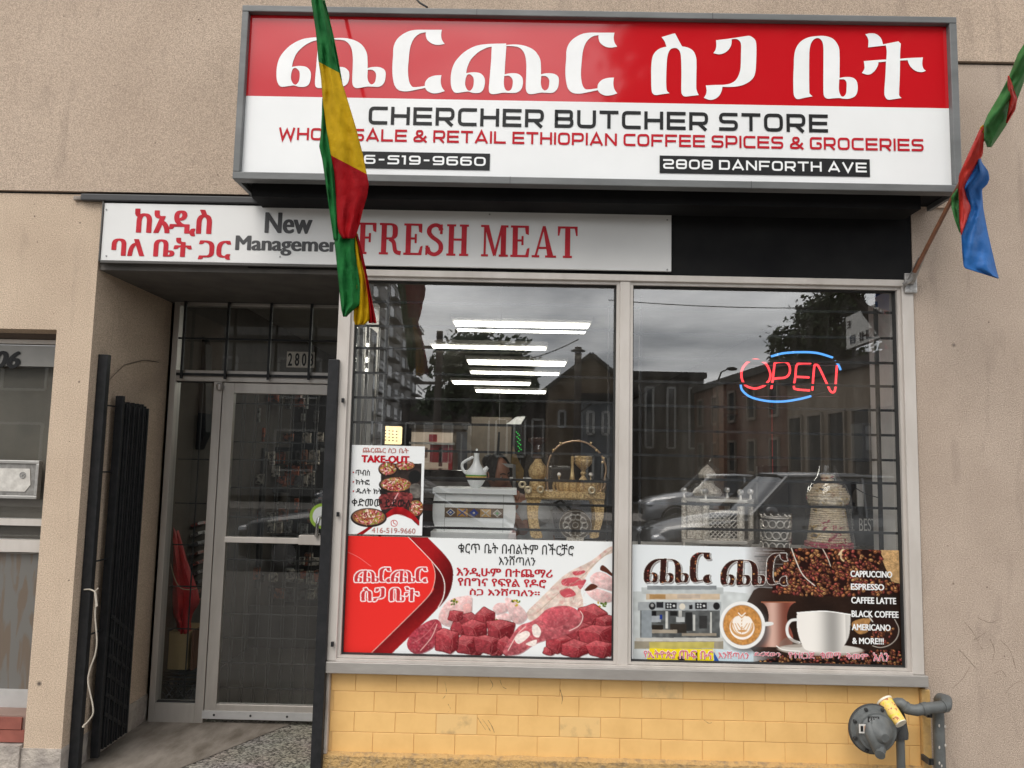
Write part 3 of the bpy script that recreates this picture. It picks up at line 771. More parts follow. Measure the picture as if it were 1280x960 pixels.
# ---- entrance: sidelight, transom, door
DY = 0.95
def al(name, px0, px1, z0, z1, y0=DY - .03, y1=DY + .06, parent=B, mat=None, world_x=False):
    x0, x1 = (px0, px1) if world_x else (px0, px1); return box(name, x0, x1, y0, y1, z0, z1, mat or m_alum, parent, bevel=.003)
m_alumd = M('door_aluminium', (0.46, 0.43, 0.395), 0.4, 0.45, col2=(0.38, 0.35, 0.32), nscale=6, stretch=(2, 2, .4), rvar=.1)
ZT0 = at(300, 478, DY)[1]; ZT1 = at(300, 466, DY)[1]; ZTop = at(300, 378, DY)[1]
xs0 = -2.385; xs1 = -2.345
xd0 = at(262, 600, DY)[0]; xd1 = at(272, 600, DY)[0]; xe0 = at(418, 475, DY)[0] + .05
al('door_jamb', xs0, xs1, 0.0, ZTop, mat=m_alumd)
al('door_post', at(263, 700, DY)[0] - .035, at(263, 700, DY)[0] + .022, 0.0, ZT0, mat=m_alumd)
al('transom_rail', xs1, -1.02, ZT0, ZT1 + .01, mat=m_alumd)
al('transom_head', xs1, -1.02, ZTop - .03, ZTop, mat=m_alumd)
al('door_jamb', -1.075, -1.03, 0.0, ZTop - .03, mat=m_alumd)
box('panel_above_door', XC, -1.02, DY - .02, DY + .05, ZTop, 2.80, m_soffit, B)
tw = box('transom_pane', xs1, -1.075, DY + .01, DY + .016, ZT1 + .01, ZTop - .03, m_glass2, B)
xp = at(263, 700, DY)[0] - .035
zsl = at(230, 878, DY)[1]
al('kick_panel', xs1, xp, 0.0, zsl, mat=m_alumd)
box('sidelight_pane', xs1, xp, DY + .012, DY + .018, zsl, ZT0, m_glass2, B)
gs = MB()
for zz in (zsl, ZT0 - .008): gs.box(xs1, xp, DY - .005, DY + .02, zz, zz + .008)
gs.build('gasket', m_gasket, B, fix=False)
# the leaf
dx0 = at(263, 700, DY)[0] + .026; dx1 = -1.08; dz1 = ZT0 - .006
Dd = MB(); sw = .078
Dd.box(dx0, dx0 + sw, DY - .025, DY + .02, .03, dz1); Dd.box(dx1 - sw, dx1, DY - .025, DY + .02, .03, dz1)
zk = at(330, 880, DY)[1]; zr0, zr1 = at(330, 678, DY)[1], at(330, 671, DY)[1]
Dd.box(dx0 + sw, dx1 - sw, DY - .025, DY + .02, .03, zk); Dd.box(dx0 + sw, dx1 - sw, DY - .025, DY + .02, dz1 - .07, dz1)
door = Dd.build('door', m_alumd, B, bevel=.003, fix=False)
Dp = MB(); Dp.box(dx0 + sw, dx1 - sw, DY - .004, DY + .002, zk, dz1 - .07); Dp.build('pane', m_glass2, door, fix=False)
Dr = MB(); Dr.box(dx0 + sw, dx1 - sw, DY - .05, DY - .006, zr0, zr1); xr = at(376, 675, DY)[0]; Dr.box(xr, dx1 - sw, DY - .058, DY - .008, zr0 - .004, zr1 + .022)
Dr.build('push_bar', m_alum, door, bevel=.003, fix=False)
Dh = MB(); hx, hz = at(399, 668, DY); Dh.tube([(hx, DY - .02, hz), (hx, DY - .08, hz), (hx + .005, DY - .085, hz + .07), (hx + .012, DY - .08, hz + .11), (hx + .02, DY - .02, hz + .12)], .012, 8); Dh.build('handle', M('chrome', (.6, .6, .6), .2, 1), door, smooth=50)
Dk = MB(); Dk.box(dx0 - .01, dx1, DY - .034, DY - .026, .035, .085); Dk.build('weather_strip', M('white_metal', (.6, .6, .6), .35, .5), door, fix=False)
Dk = MB()
for k in range(4): Dk.lathe((dx0 + .07 + k * .24, DY - .035, .06), [(.008, 0), (.006, -.004)], 8, axis='y')
Dk.build('screw', m_gasket, door)
pv = MB(); pvx, pvz = at(277, 480, DY - .03); pv.lathe((pvx - .006, DY - .05, pvz - .02), [(.001, -.022), (.018, -.022), (.022, -.016), (.022, .014), (.016, .02), (.001, .02)], 14); pv.build('pivot_cap', M('pivot_alum', (.5, .48, .46), .3, .8), door, smooth=40)
st = MB(); sx, sz = at(403, 645, DY); st.lathe((sx, DY - .008, sz), [(.001, 0), (.085, 0), (.085, .003)], 28, axis='y'); st.build('round_sticker', M('green_sticker', (.28, .45, .05), .4), door)
st = MB(); st.lathe((sx, DY - .0095, sz), [(.001, 0), (.064, 0), (.064, .002)], 28, axis='y'); st.build('sticker_centre', M('sticker_white', (.7, .72, .7), .4), door)
# house number on the transom
tk = MB(); na, nb = at(357.5, 459, DY), at(393.5, 440, DY)
for i in range(4):
    w = (nb[0] - na[0]) / 4; tk.box(na[0] + i * w + .001, na[0] + (i + 1) * w - .001, DY + .003, DY + .005, na[1], nb[1])
nt = tk.build('number_tile', M('number_backing', (.42, .38, .32), .5), B, fix=False)
for i, chn in enumerate('2808'):
    font_rect('digit', chn, na[0] + i * w + .010, na[1] + .010, na[0] + (i + 1) * w - .008, nb[1] - .010, DY + .0005, m_blackink, nt, bold=.03)
# side return of the shop window (glazed wall between recess and shop)
rt = MB()
for yy in (.09, .45, .86): rt.box(-1.015, -.965, yy, yy + .05, .1, 2.8)
rt.box(-1.015, -.965, .14, .86, .62, .67); rt.box(-1.015, -.965, .14, .86, 2.6, 2.8)
rt.build('side_window_frame', m_alumd, B, fix=False)
box('side_wall', -1.01, -.97, .14, .86, 0, .62, m_stucco, B)
for a, b in ((.14, .45), (.5, .86)): box('side_pane', -.993, -.989, a, b, .67, 2.6, m_glass2, B)

# ---- neighbouring doorway on the left
NY = .17
ng = MB(); ng.box(-3.75, -2.625, NY, NY + .2, -.05, .30); 
zn = lambda y: at(40, y, NY)[1]
na_ = lambda name, y1, y0, dy=0.0, mat=None: box(name, -3.7, -2.66 if name != 'lintel' else -2.625, NY - dy, NY + .06, zn(y0), zn(y1), mat or m_alum, B)
na_('neighbour_head', 414, 424, .0, M('brown_shade', (.16, .13, .11), .7)); na_('neighbour_head_rail', 425, 430, .01); 
na_('neighbour_number_rail', 432, 458, .004, M('dull_alum', (.27, .26, .24), .4, .5))
nd = na_('neighbour_bottom_rail', 863, 890, .02, M('pale_grey_rail', (.45, .44, .43), .5)); na_('neighbour_mid_rail', 649, 657, .012); na_('neighbour_lower_rail', 675, 690, .015)
box('neighbour_jamb', -2.66, -2.632, NY - .01, NY + .06, zn(890), zn(430), M('bronze_jamb', (.12, .10, .085), .45, .4), B)
box('neighbour_pane', -3.7, -2.66, NY + .02, NY + .026, zn(690), zn(458), m_glass2, B)
def stained():
    t = NT('stained_panel'); b = t.add('ShaderNodeBsdfPrincipled', Roughness=.4); tc = t.add('ShaderNodeTexCoord'); mp = t.add('ShaderNodeMapping'); mp.inputs['Scale'].default_value = (9, 9, 1.6)
    t.link(tc.outputs['Object'], mp.inputs['Vector']); n = t.add('ShaderNodeTexNoise', Scale=1.6, Detail=5.0, Distortion=1.2); t.link(mp.outputs['Vector'], n.inputs['Vector'])
    r = t.add('ShaderNodeValToRGB'); e = r.color_ramp.elements; e[0].position = .5; e[0].color = (.14, .135, .125, 1); e[1].position = .58; e[1].color = (.135, .105, .08, 1); t.link(n.outputs['Fac'], r.inputs['Fac'])
    t.link(r.outputs['Color'], b.inputs['Base Color']); t.link(b.outputs['BSDF'], t.out.inputs['Surface']); return t.m
box('neighbour_stained_panel', -3.7, -2.66, NY + .02, NY + .03, zn(863), zn(690), stained(), B)
box('neighbour_backing', -3.72, -2.655, NY + .06, NY + .07, .3, 2.3, M('taupe_backing', (.15, .125, .10), .9, col2=(.10, .085, .07), nscale=2.5), B)  # added board, gives the pane a paler taupe tone than the dark room
font_text('number_lettering', '2806', (-44, 459), (27, 439), NY - .006, m_blackink, B, bold=.05, shear=.18)
tl = box('tiled_step', -3.75, -2.628, .02, .4, .16, .325, M('grout', (.25, .17, .14), .9), B)
m_terr = M('terracotta_tile', (.30, .095, .07), .5, col2=(.20, .06, .045), nscale=8)
for r_ in range(2):
    for k in range(7):
        xx = -2.632 - k * .165 - .02 * r_; z0 = .19 + r_ * .066
        MB().box(max(-3.74, xx - .161), xx, .008, .02, z0, z0 + .062).build('tile', m_terr, tl, fix=False)
box('stone_kerb', -3.75, -2.634, -.02, .3, -.05, .182, m_plaster, B)

# ---- interior of the shop
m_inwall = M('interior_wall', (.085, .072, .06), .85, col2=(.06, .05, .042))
m_inwhite = M('interior_white_wall', (.70, .68, .65), .7)
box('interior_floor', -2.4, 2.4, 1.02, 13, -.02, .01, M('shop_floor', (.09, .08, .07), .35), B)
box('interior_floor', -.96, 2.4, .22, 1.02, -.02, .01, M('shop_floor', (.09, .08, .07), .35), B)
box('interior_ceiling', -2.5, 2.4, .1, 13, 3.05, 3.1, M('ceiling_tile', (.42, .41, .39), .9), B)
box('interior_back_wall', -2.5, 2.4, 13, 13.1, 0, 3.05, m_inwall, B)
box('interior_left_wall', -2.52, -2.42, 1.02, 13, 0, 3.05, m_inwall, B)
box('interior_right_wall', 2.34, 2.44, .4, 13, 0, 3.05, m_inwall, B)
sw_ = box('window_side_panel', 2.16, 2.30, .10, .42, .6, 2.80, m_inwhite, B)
box('interior_left_wall', -2.52, -2.42, .96, 1.02, 0, 2.8, m_stucco, B)
PT = box('partition', *[at(590, 500, 6.5)[0], at(640, 500, 6.5)[0]], 6.5, 6.6, 0, 2.35, M('beige_partition', (.21, .175, .14), .8), B)

# mail slot on the neighbouring door, scuffs on the right wall
MSl = thing('mail_slot', tuple(P3(25, 622, NY)), 'brushed metal mail slot with a torn paper notice on the left neighbouring door', 'mail slot')
a, b = P3(-40, 622, NY - .01), P3(50, 576, NY - .01)
mb = MB(); f = .018
for q_ in ((a.x, b.x, a.z, a.z + f), (a.x, b.x, b.z - f, b.z), (b.x - f, b.x, a.z + f, b.z - f)): mb.box(q_[0], q_[1], NY - .016, NY + .02, q_[2], q_[3])
mb.build('plate', M('brushed_steel', (.50, .49, .47), .35, .6, col2=(.36, .35, .33), nscale=9, stretch=(1, 1, 8)), MSl, bevel=.003)
box('flap', a.x, b.x - f, NY - .006, NY + .01, a.z + f, b.z - f, M('flap_grey', (.36, .35, .33), .4, .5, col2=(.2, .19, .18), nscale=30), MSl)
mb = MB(); c0, c1 = P3(-40, 613, NY), P3(41, 586, NY); mb.prism([(c0.x, c0.z), (c1.x - .03, c0.z), (c1.x, c0.z + .04), (c1.x - .01, c1.z), (c0.x, c1.z)], NY - .010, NY - .007); mb.build('torn_notice', M('torn_paper', (.62, .60, .56), .8, col2=(.42, .40, .37), nscale=22), MSl)
mb = MB(); c2 = P3(30, 594, NY); mb.tube([c2 + Vector((math.cos(t) * .017, -.012, math.sin(t) * .017)) for t in np.linspace(0, 6.28, 16, endpoint=False)], .0018, 5, closed=True)
for t in (0.5, 1.6, 2.6): mb.tube([c2 + Vector((math.cos(t) * .014, -.012, math.sin(t) * .014)), c2 - Vector((math.cos(t) * .014, .012, math.sin(t) * .014))], .0015, 4)
mb.build('notice_emblem', M('print_grey', (.25, .25, .25), .6), MSl)
mb = MB(); mb.tube([P3(x, y, NY + .015) for x, y in ((0, 690), (30, 692), (66, 690))], .004, 6); mb.build('neighbour_seal', M('seal_grey', (.3, .29, .27), .6), B)
scf = M('wall_scuff', (.235, .18, .14), .95)
for pts in ([(597, 897), (602, 905), (607, 912)], [(603, 899), (609, 907), (613, 914)], [(610, 900), (615, 908), (618, 916)], [(556, 852), (558, 866), (553, 874)], [(610, 846), (616, 856), (612, 863)], [(625, 850), (628, 858), (633, 861)], [(560, 880), (563, 886), (560, 890)], [(700, 862), (703, 872), (702, 880)], [(880, 900), (886, 904), (890, 903)]):
    mb = MB(); c = catmull(pts, 4, False); mb.tube([P3(x, y, .0262) for x, y in c], [.0006 + .0016 * random.random() for _ in c], 4); mb.build('scuff_mark', M('block_scuff', (.30, .20, .10), .9), YW)
for pts in ([(1217, 800), (1224, 796), (1233, 789)], [(1206, 778), (1216, 790), (1228, 812)], [(1238, 800), (1243, 812), (1240, 828)], [(1199, 812), (1212, 826), (1222, 838)], [(1250, 800), (1262, 812), (1270, 836)], [(1222, 772), (1238, 778), (1252, 772)], [(1190, 860), (1202, 850), (1212, 834)], [(1256, 868), (1266, 856), (1278, 850)], [(1243, 842), (1252, 838), (1258, 846)]):
    mb = MB(); c = catmull(pts, 4, False); mb.tube([P3(x, y, -.0002) for x, y in c], [.0004 + .0012 * random.random() for _ in c], 4); mb.build('scuff_mark', scf, B)
for k in range(26):
    x, y = random.choice([(random.uniform(1160, 1278), random.uniform(380, 900)), (random.uniform(60, 100), random.uniform(430, 880)), (random.uniform(0, 290), random.uniform(10, 225)), (random.uniform(0, 120), random.uniform(255, 400))])
    yy = -.0145 if y < 226 and x < 300 else -.0005; p = P3(x, y, yy); MB().ball(p, random.uniform(.002, .006), .0015, random.uniform(.002, .008), 6, 4).build('chip', scf, B)
# ------------------------------------------------------------------ lightbox sign
SY = -0.33
sx0, sx1, sz0, sz1 = -1.545, 2.325, 3.222, 4.198
SG = thing('shop_sign', (0.4, 0, 3.7), 'large red and white lightbox shop sign with grey frame above the windows', 'sign')
fw = .040
sc = MB(); sc.box(sx0 + .02, sx1 - .02, SY + .06, -.02, sz0 + .03, sz1 - .02); sc.build('casing', m_black, SG, fix=False)
br = MB(); br.box(sx0 + .06, 2.17, SY + .12, -.018, sz0 - .05, sz0 + .029); br.build('mounting_beam', m_black, SG, fix=False)
box('frame_rail', sx0, sx1, SY - .012, SY + .055, sz1 - fw * .9, sz1, m_greyframe, SG, bevel=.004)
box('frame_rail', sx0, sx1, SY - .012, SY + .055, sz0, sz0 + fw, m_greyframe, SG, bevel=.004)
box('frame_rail', sx0, sx0 + fw * .9, SY - .011, SY + .055, sz0 + fw, sz1 - fw * .9, m_greyframe, SG, bevel=.004)
box('frame_rail', sx1 - fw, sx1, SY - .011, SY + .055, sz0 + fw, sz1 - fw * .9, m_greyframe, SG, bevel=.004)
box('frame_side', sx0 + .002, sx0 + .022, SY + .056, -.02, sz0 + .002, sz1 - .002, m_greyframe, SG)
box('frame_side', sx1 - .022, sx1 - .002, SY + .056, -.02, sz0 + .002, sz1 - .002, m_greyframe, SG)
zsp = (at(310, 119, SY + .02)[1] + at(1192, 136, SY + .02)[1]) / 2
FY = SY + .022
box('white_face', sx0 + fw * .9, sx1 - fw, FY, FY + .01, sz0 + fw, zsp, m_whitesign, SG)
box('red_face', sx0 + fw * .9, sx1 - fw, FY, FY + .01, zsp, sz1 - fw * .9, m_redface, SG)
for gph in SIGN_GLYPHS:
    mb = MB(); mb.sheet([[at(x, y, FY) for x, y in l] for l in gph], FY - .003); mb.build('letter', m_whiteink, SG, fix=False)
stroke_text('black_lettering', 'CHERCHER BUTCHER STORE', wide_glyph, (460.5, 155.5), (1034.5, 143.4), FY, m_blackink, SG, gap=.2)
stroke_text('red_lettering', 'WHOLESALE & RETAIL ETHIOPIAN COFFEE SPICES & GROCERIES', wide_glyph, (348, 174.7), (1154, 174), FY, m_redink, SG, gap=.17)
def strip(pa, pb, txt, inset):
    a, b = at(pa[0], pa[1], FY), at(pb[0], pb[1], FY)
    box('black_strip', a[0], b[0], FY - .004, FY - .001, a[1], b[1], m_blackink, SG)
    mb = MB(); q, Wd = layout(txt, wide_glyph, .2); fit_quads(q, Wd, a[0] + inset, a[1] + .022, b[0] - inset, b[1] - .020, FY - .006, mb); mb.build('white_lettering', m_whiteink, SG, fix=False)
strip((423, 209.6), (612.6, 192.4), '416-519-9660', .022)
strip((824.4, 216.3), (1086.7, 199.5), '2808 DANFORTH AVE', .018)
sd_ = MB()
for k in range(9):
    MB().lathe((sx0 + .3 + k * .42, SY + .18, sz0 + .029), [(.006, 0), (.006, -.003)], 6).build('rivet', m_greyframe, SG)
mb = MB(); mb.tube([P3(515, -8, -.25), P3(524, 3, -.27), P3(534, 9, -.30)], .006, 6); mb.build('cable', m_gasket, SG)
for u_ in (.33, .66):
    xx_ = sx0 + (sx1 - sx0) * u_; MB().box(xx_ - .001, xx_ + .001, SY - .0128, SY - .011, sz1 - fw * .9, sz1 + .0005).build('rail_joint', m_gasket, SG); MB().box(xx_ + .2, xx_ + .202, SY - .0128, SY - .011, sz0, sz0 + fw).build('rail_joint', m_gasket, SG)

# ------------------------------------------------------------------ white banner panel
PS = thing('panel_sign', (-.8, 0, 2.845), 'long white flat panel lettered New Management and FRESH MEAT', 'sign')
px0, px1, pz0, pz1 = -2.395, .852, 2.846, 3.182
box('panel', px0, px1, -.022, -.004, pz0, pz1, m_panel, PS, bevel=.002)
box('panel_edge', px0 - .008, px0 - .001, -.03, .0, pz0 - .006, pz1 + .006, M('dark_edge', (.07, .065, .06), .6), PS)
box('panel_edge', px0, -1.03, -.026, .0, pz0 - .014, pz0 - .002, M('dark_edge', (.07, .065, .06), .6), PS)
font_text('red_lettering', 'ከአዲስ', (167, 294), (266, 262.5), -.022, m_redfade, PS, bold=.042, vy=.25)
font_text('red_lettering', 'ባለ ቤት ጋር', (138.5, 322), (289.5, 298.5), -.022, m_redfade, PS, bold=.042, vy=.25)
m_charc = M('charcoal_lettering', (.045, .045, .047), .5)
font_text('black_lettering', 'New', (330.5, 291.5), (391.5, 266.5), -.022, m_charc, PS, bold=.042, vy=.45)
font_text('black_lettering', 'Management', (293.5, 318.5), (436, 297), -.022, m_charc, PS, bold=.042, vy=.45)
stroke_text('slab_lettering', 'FRESH MEAT', slab_glyph, (446.5, 317.5), (722.5, 283.5), -.022, m_redfade, PS, gap=.045)
sc_ = MB()
for (u, v) in ((133, 262), (133, 320), (350, 321), (612, 268), (834, 275), (834, 337)):
    p = at(u, v, -.022); MB().lathe((p[0], -.023, p[1]), [(.005, 0), (.004, -.003)], 8, axis='y').build('screw', M('screw_head', (.3, .3, .3), .4, .6), PS)

# grey conduit along the top left of the black band
cd = thing('conduit_cover', (-1.9, 0, 3.2), 'dark metal conduit cover running left of the lightbox above the banner', 'conduit')
mb = MB(); mb.box(-2.53, -1.42, -.034, .0, 3.192, 3.232); mb.build('cover', M('dark_conduit', (.035, .035, .037), .5), cd, bevel=.006)
mb = MB(); mb.box(-2.58, -2.53, -.022, .0, 3.197, 3.222); mb.build('taped_end', M('tape', (.30, .26, .22), .7, col2=(.1, .08, .07), nscale=40), cd, bevel=.006)

# ------------------------------------------------------------------ printed window posters
m_ink = ink_mat('printed_ink')
PY = .044
WHT = (.93, .94, .94)
# --- meat poster
MP = thing('meat_poster', (-.2, PY, .7), 'white and red window poster printed with raw meat cuts and a leg of lamb', 'poster')
pr = Print((427, 669.5), (768, 824), PY, 500, 224)
o5 = lambda pts: Z(430, 660, 3.657, pts); o5b = lambda pts: Z(430, 660, 5.65, pts); o5c = lambda pts: Z(500, 730, 4.571, pts)
pr.img[:] = WHT
m = pr.poly(o5b([(-40,50,1),(450,56,1),(620,230),(650,330),(640,400),(590,490),(185,892,1),(-40,892,1)]), (.92, .20, .18))
dk = (.36, .06, .07)
def ribbon(pts, seed, ang):
    m = pr.mask([catmull(o5b(pts), 5)]); base = np.array(dk)
    u = pr.xx * math.cos(ang) + pr.yy * math.sin(ang); s_ = (np.sin(u / 26 + seed) * .5 + .5) * .8
    s_ = np.clip(s_ + .12 * (pr.noise(4, seed) - .5), 0, 1)[..., None]
    pr.put(m, base * (1 - s_) + np.array((.74, .12, .14)) * s_); return m
ribbon([(450,56,1),(580,56,1),(720,200),(768,290),(765,390),(735,480),(672,562,1),(700,500),(713,430),(705,370),(680,310),(620,235)], 2.2, .4)
ribbon([(620,240,1),(680,315),(702,370),(708,430),(690,510),(640,590),(335,890,1),(185,890,1),(590,490),(632,410),(645,330)], 4.4, .9)
pr.line(o5b([(450,58),(540,150),(620,235),(680,310),(708,375),(712,430),(700,495),(665,560)]), .9, (.97, .93, .9))
pr.line(o5b([(620,240),(640,300),(642,360),(625,430),(580,500),(400,680),(185,890)]), .8, (.95, .8, .75))
pr.line(o5b([(15,165),(100,205),(190,270)]), .5, (.95, .6, .6))
# small logo on the red
def logo(pr, rows, fill, outline, grow, halo=None, beans=None):
    allm = np.zeros((pr.H, pr.W))
    for glyphs, bx in rows:
        xs = [p[0] for g in glyphs for l in g for p in l]; ys = [p[1] for g in glyphs for l in g for p in l]
        x0, x1, y0, y1 = min(xs), max(xs), min(ys), max(ys)
        for g in glyphs:
            L = [[(bx[0] + (p[0] - x0) / (x1 - x0) * (bx[2] - bx[0]), bx[1] + (p[1] - y0) / (y1 - y0) * (bx[3] - bx[1])) for p in l] for l in g]
            allm = np.maximum(allm, pr.mask(L))
    d = pr.dilate(allm, grow)
    if halo: pr.put(np.roll(np.roll(d, 2, 0), 2, 1) * .55, halo)
    pr.put(d, outline); pr.put(allm, fill); return allm
def tight(seq, gaps):
    """set glyphs side by side on one baseline"""
    out, x = [], 0
    for g, gp in zip(seq, gaps):
        xs = [p[0] for l in g for p in l]; ys = [p[1] for l in g for p in l]; mx, my = min(xs), max(ys)
        out.append([[(p[0] - mx + x, p[1] - my) for p in l] for l in g]); x += max(xs) - mx + gp
    return out
r1 = tight([CHA_PX, RE_PX, CHA_PX, RE_PX], [2, 0, 2, 0]); r2 = tight([SE_PX, GA_PX, BE_PX, TE_PX], [4, 26, 2, 0])
mm = logo(pr, [(r1, (443, 709.5, 534, 728)), (r2, (451.5, 734, 524, 751.5))], (.80, .22, .24), (.98, .95, .95), 2.3)
def inside(p, poly):
    r = False
    for i in range(len(poly)):
        a, b = poly[i - 1], poly[i]
        if (a[1] > p[1]) != (b[1] > p[1]) and p[0] < (b[0] - a[0]) * (p[1] - a[1]) / (b[1] - a[1]) + a[0]: r = not r
    return r
# meat
def fibres(poly, n, seed, rot, col=(.90, .60, .58), al=.4, ln=9):
    rr = random.Random(seed); xs = [p[0] for p in poly]; ys = [p[1] for p in poly]; k = 0
    while k < n:
        p = (rr.uniform(min(xs), max(xs)), rr.uniform(min(ys), max(ys))); k += 1
        if inside(p, poly):
            L = rr.uniform(.3, 1) * ln / 3.657; a = rot + rr.gauss(0, .5); pr.line([(p[0] - math.cos(a) * L, p[1] - math.sin(a) * L), p, (p[0] + math.cos(a + .5) * L, p[1] + math.sin(a + .5) * L)], rr.uniform(.25, .6), col, al, False)
red1, red2, pale, fat = (.70, .27, .29), (.52, .14, .19), (.93, .80, .79), (.87, .80, .74)
leg = o5([(1232,84,1),(1205,92),(1130,150),(1040,195),(985,235),(930,290),(880,340),(835,388),(855,425),(905,400),(960,372),(1060,362),(1090,385),(1092,330),(1083,285),(1105,225),(1150,165),(1190,130),(1232,112,1)])
m = pr.poly(leg, (.86, .78, .73)); pr.tex(m, .16, 5, 3); pr.tex(m, .6, 4, 8, (.78, .45, .45)); pr.tex(m, .5, 7, 5, (.97, .95, .92))
for pts in ([(1000,235),(1060,225),(1085,240),(1060,265),(1000,262)], [(1045,200),(1095,193),(1100,205),(1060,218)], [(985,290),(1030,275),(1060,305),(1010,318)], [(1065,250),(1105,235),(1100,255),(1080,280)]):
    m = pr.poly(o5(pts), (.78, .33, .37)); pr.tex(m, .15, 4, 6)
fibres(o5([(1232,84),(1130,150),(985,235),(835,388),(905,400),(1090,385),(1105,225),(1232,112)]), 260, 5, -.9, (.99, .96, .92), .5, 22); fibres(o5([(1130,150),(985,235),(860,380),(905,400),(1090,385),(1105,225)]), 120, 6, -.9, (.74, .50, .46), .45, 18); pr.line(o5([(1232,95),(1150,160),(1080,230),(980,300),(880,390)]), .8, (.62, .55, .45), .6)
def blob(pts, col, amp=.2, seed=2, edge=True):
    pr.poly([(x + 1, y + 1) for x, y in pts], tuple(v * .72 for v in col), alpha=.6); m = pr.poly(pts, col); pr.grad(m, .5, 1, 1.07, .82); pr.tex(m, amp, 4, seed); pr.tex(m, amp * .7, 1.6, seed + 3); pr.tex(m, .55, 3, seed + 5, (.93, .62, .62)); return m
# chicken
for pts in ([(440,380),(480,330),(540,312),(580,312),(585,345),(575,400),(520,445),(470,448),(435,425)], [(680,370),(700,345),(740,345),(750,375),(700,395)], [(735,325),(760,322),(820,370),(835,410),(800,438),(765,420),(745,360)], [(690,405),(740,390),(765,405),(750,430),(700,425)],
            [(1125,225),(1170,200),(1232,235),(1232,285),(1180,275),(1140,262)], [(1105,282),(1150,275),(1232,305),(1232,330),(1180,340),(1130,318)]):
    m = blob(o5(pts), pale, .13, 4)
m = blob(o5([(545,355),(570,345),(582,365),(570,400),(548,392)]), (.92, .72, .70), .1, 4)
for c in ((498, 338), (570, 418), (688, 432), (785, 343), (1180, 352), (618, 545)):
    for k in range(9):
        p = o5([(c[0] + random.uniform(-20, 20), c[1] + random.uniform(-12, 12))])[0]; pr.ell(p, 1.6, 1.0, random.choice([(.35, .45, .12), (.75, .65, .15), (.25, .33, .1)]), random.random() * 3)
m = pr.poly(o5([(1170,190),(1185,170),(1232,215),(1232,225),(1200,205)]), (.35, .18, .13)); m = pr.poly(o5([(1100,285),(1130,255),(1160,268),(1130,285)]), (.35, .18, .13))
def cube(cx, cy, w, h, rot, seed):
    """an irregular piece of raw meat: lit top, two darker cut faces, grain and marbling"""
    r2 = random.Random(seed); j = lambda: r2.uniform(-.17, .17); cr, sr = math.cos(rot), math.sin(rot); w *= 1.2; h *= 1.2
    T = lambda u, v: (cx + (u * cr - v * sr) * w / 2, cy + (u * sr + v * cr) * h / 2)
    A, Bp, Cc, D, E_, Fp, G_ = T(-.95 + j(), -.5 + j()), T(-.15 + j(), -.95 + j()), T(.95 + j() * .5, -.55 + j()), T(.92 + j() * .5, .5 + j()), T(.15 + j(), .95), T(-.9 + j() * .6, .55 + j()), T(.05 + j() * 2, -.1 + j())
    mid = lambda p, q_, k=.5: (p[0] + (q_[0] - p[0]) * k + r2.uniform(-2, 2), p[1] + (q_[1] - p[1]) * k + r2.uniform(-2, 2))
    out = [A, mid(A, Bp), Bp, mid(Bp, Cc), Cc, mid(Cc, D), D, mid(D, E_), E_, mid(E_, Fp), Fp, mid(Fp, A)]
    pr.poly(o5([(x + 3, y + 3) for x, y in out]), (.50, .30, .30), alpha=.35)
    m = pr.poly(o5(out), (.38, .09, .10), smooth=True); tone = r2.uniform(.92, 1.08)
    for fc, base, sd in (([A, mid(A, Bp, .5), Bp, mid(Bp, Cc), Cc, G_], (.75, .36, .38), 0), ([A, G_, E_, mid(E_, Fp), Fp], (.63, .24, .27), 1), ([G_, Cc, mid(Cc, D), D, E_], (.47, .13, .16), 2)):
        mf = pr.mask([catmull(o5(fc), 3)]) * (m > .5); pr.put(mf * .93, tuple(min(1, v * tone) for v in base)); pr.tex(mf, .20, 2.6, seed + sd); pr.grad(mf, .4, 1, 1.12, .86)
    pr.line(o5(out + [out[0]]), .7, (.28, .06, .07), .55, False); fibres(o5(out), 34, seed, rot + r2.uniform(-1, 1)); pr.line(o5([A, G_, E_]), .5, (.86, .55, .53), .6); pr.line(o5([G_, Cc]), .5, (.86, .55, .53), .5)
m = blob(o5([(400,420),(430,420),(445,450),(440,500),(400,550),(340,575),(300,560),(288,525),(310,480),(360,440)]), (.66, .24, .29), .22, 8)
pr.line(o5([(425,440),(400,500),(350,560)]), 1.0, (.93, .75, .72)); pr.line(o5([(418,430),(380,480),(330,520)]), .6, (.85, .5, .5))
for i, c in enumerate([(530,450,70,70,.2),(575,425,80,70,.3),(510,400,60,50,.1),(640,415,85,85,0),(690,560,70,50,.2),(600,560,60,50,.5),(1210,520,70,120,.1),(940,560,50,40,.2),(600,470,95,85,-.1),(560,535,95,80,-.3),(470,515,95,105,.05),(720,470,110,95,.1),(655,530,95,85,0),(1130,400,120,90,.2),(1200,440,90,90,.1),(1070,470,100,110,0),(980,520,100,100,.2),(1160,500,150,120,-.2),(1055,555,110,75,0),(1175,555,110,75,-.1),(740,540,75,75,.3)]): cube(*c, 20 + i)
m = blob(o5([(885,410),(930,370),(1000,355),(1050,365),(1085,395),(1090,430),(1050,470),(980,500),(930,510),(870,530),(800,575),(730,575),(750,520),(800,450),(850,430)]), (.78, .38, .41), .22, 12)
m = blob(o5([(900,405),(950,375),(1020,365),(1040,400),(1000,440),(940,450)]), (.80, .36, .40), .15, 15)
for pts in ([(860,450),(880,440),(900,470),(890,500),(865,490)], [(780,500),(830,470),(850,490),(800,530)], [(830,530),(880,510),(870,540)]):
    m = pr.poly(o5(pts), (.95, .90, .87)); pr.tex(m, .1, 3, 3)
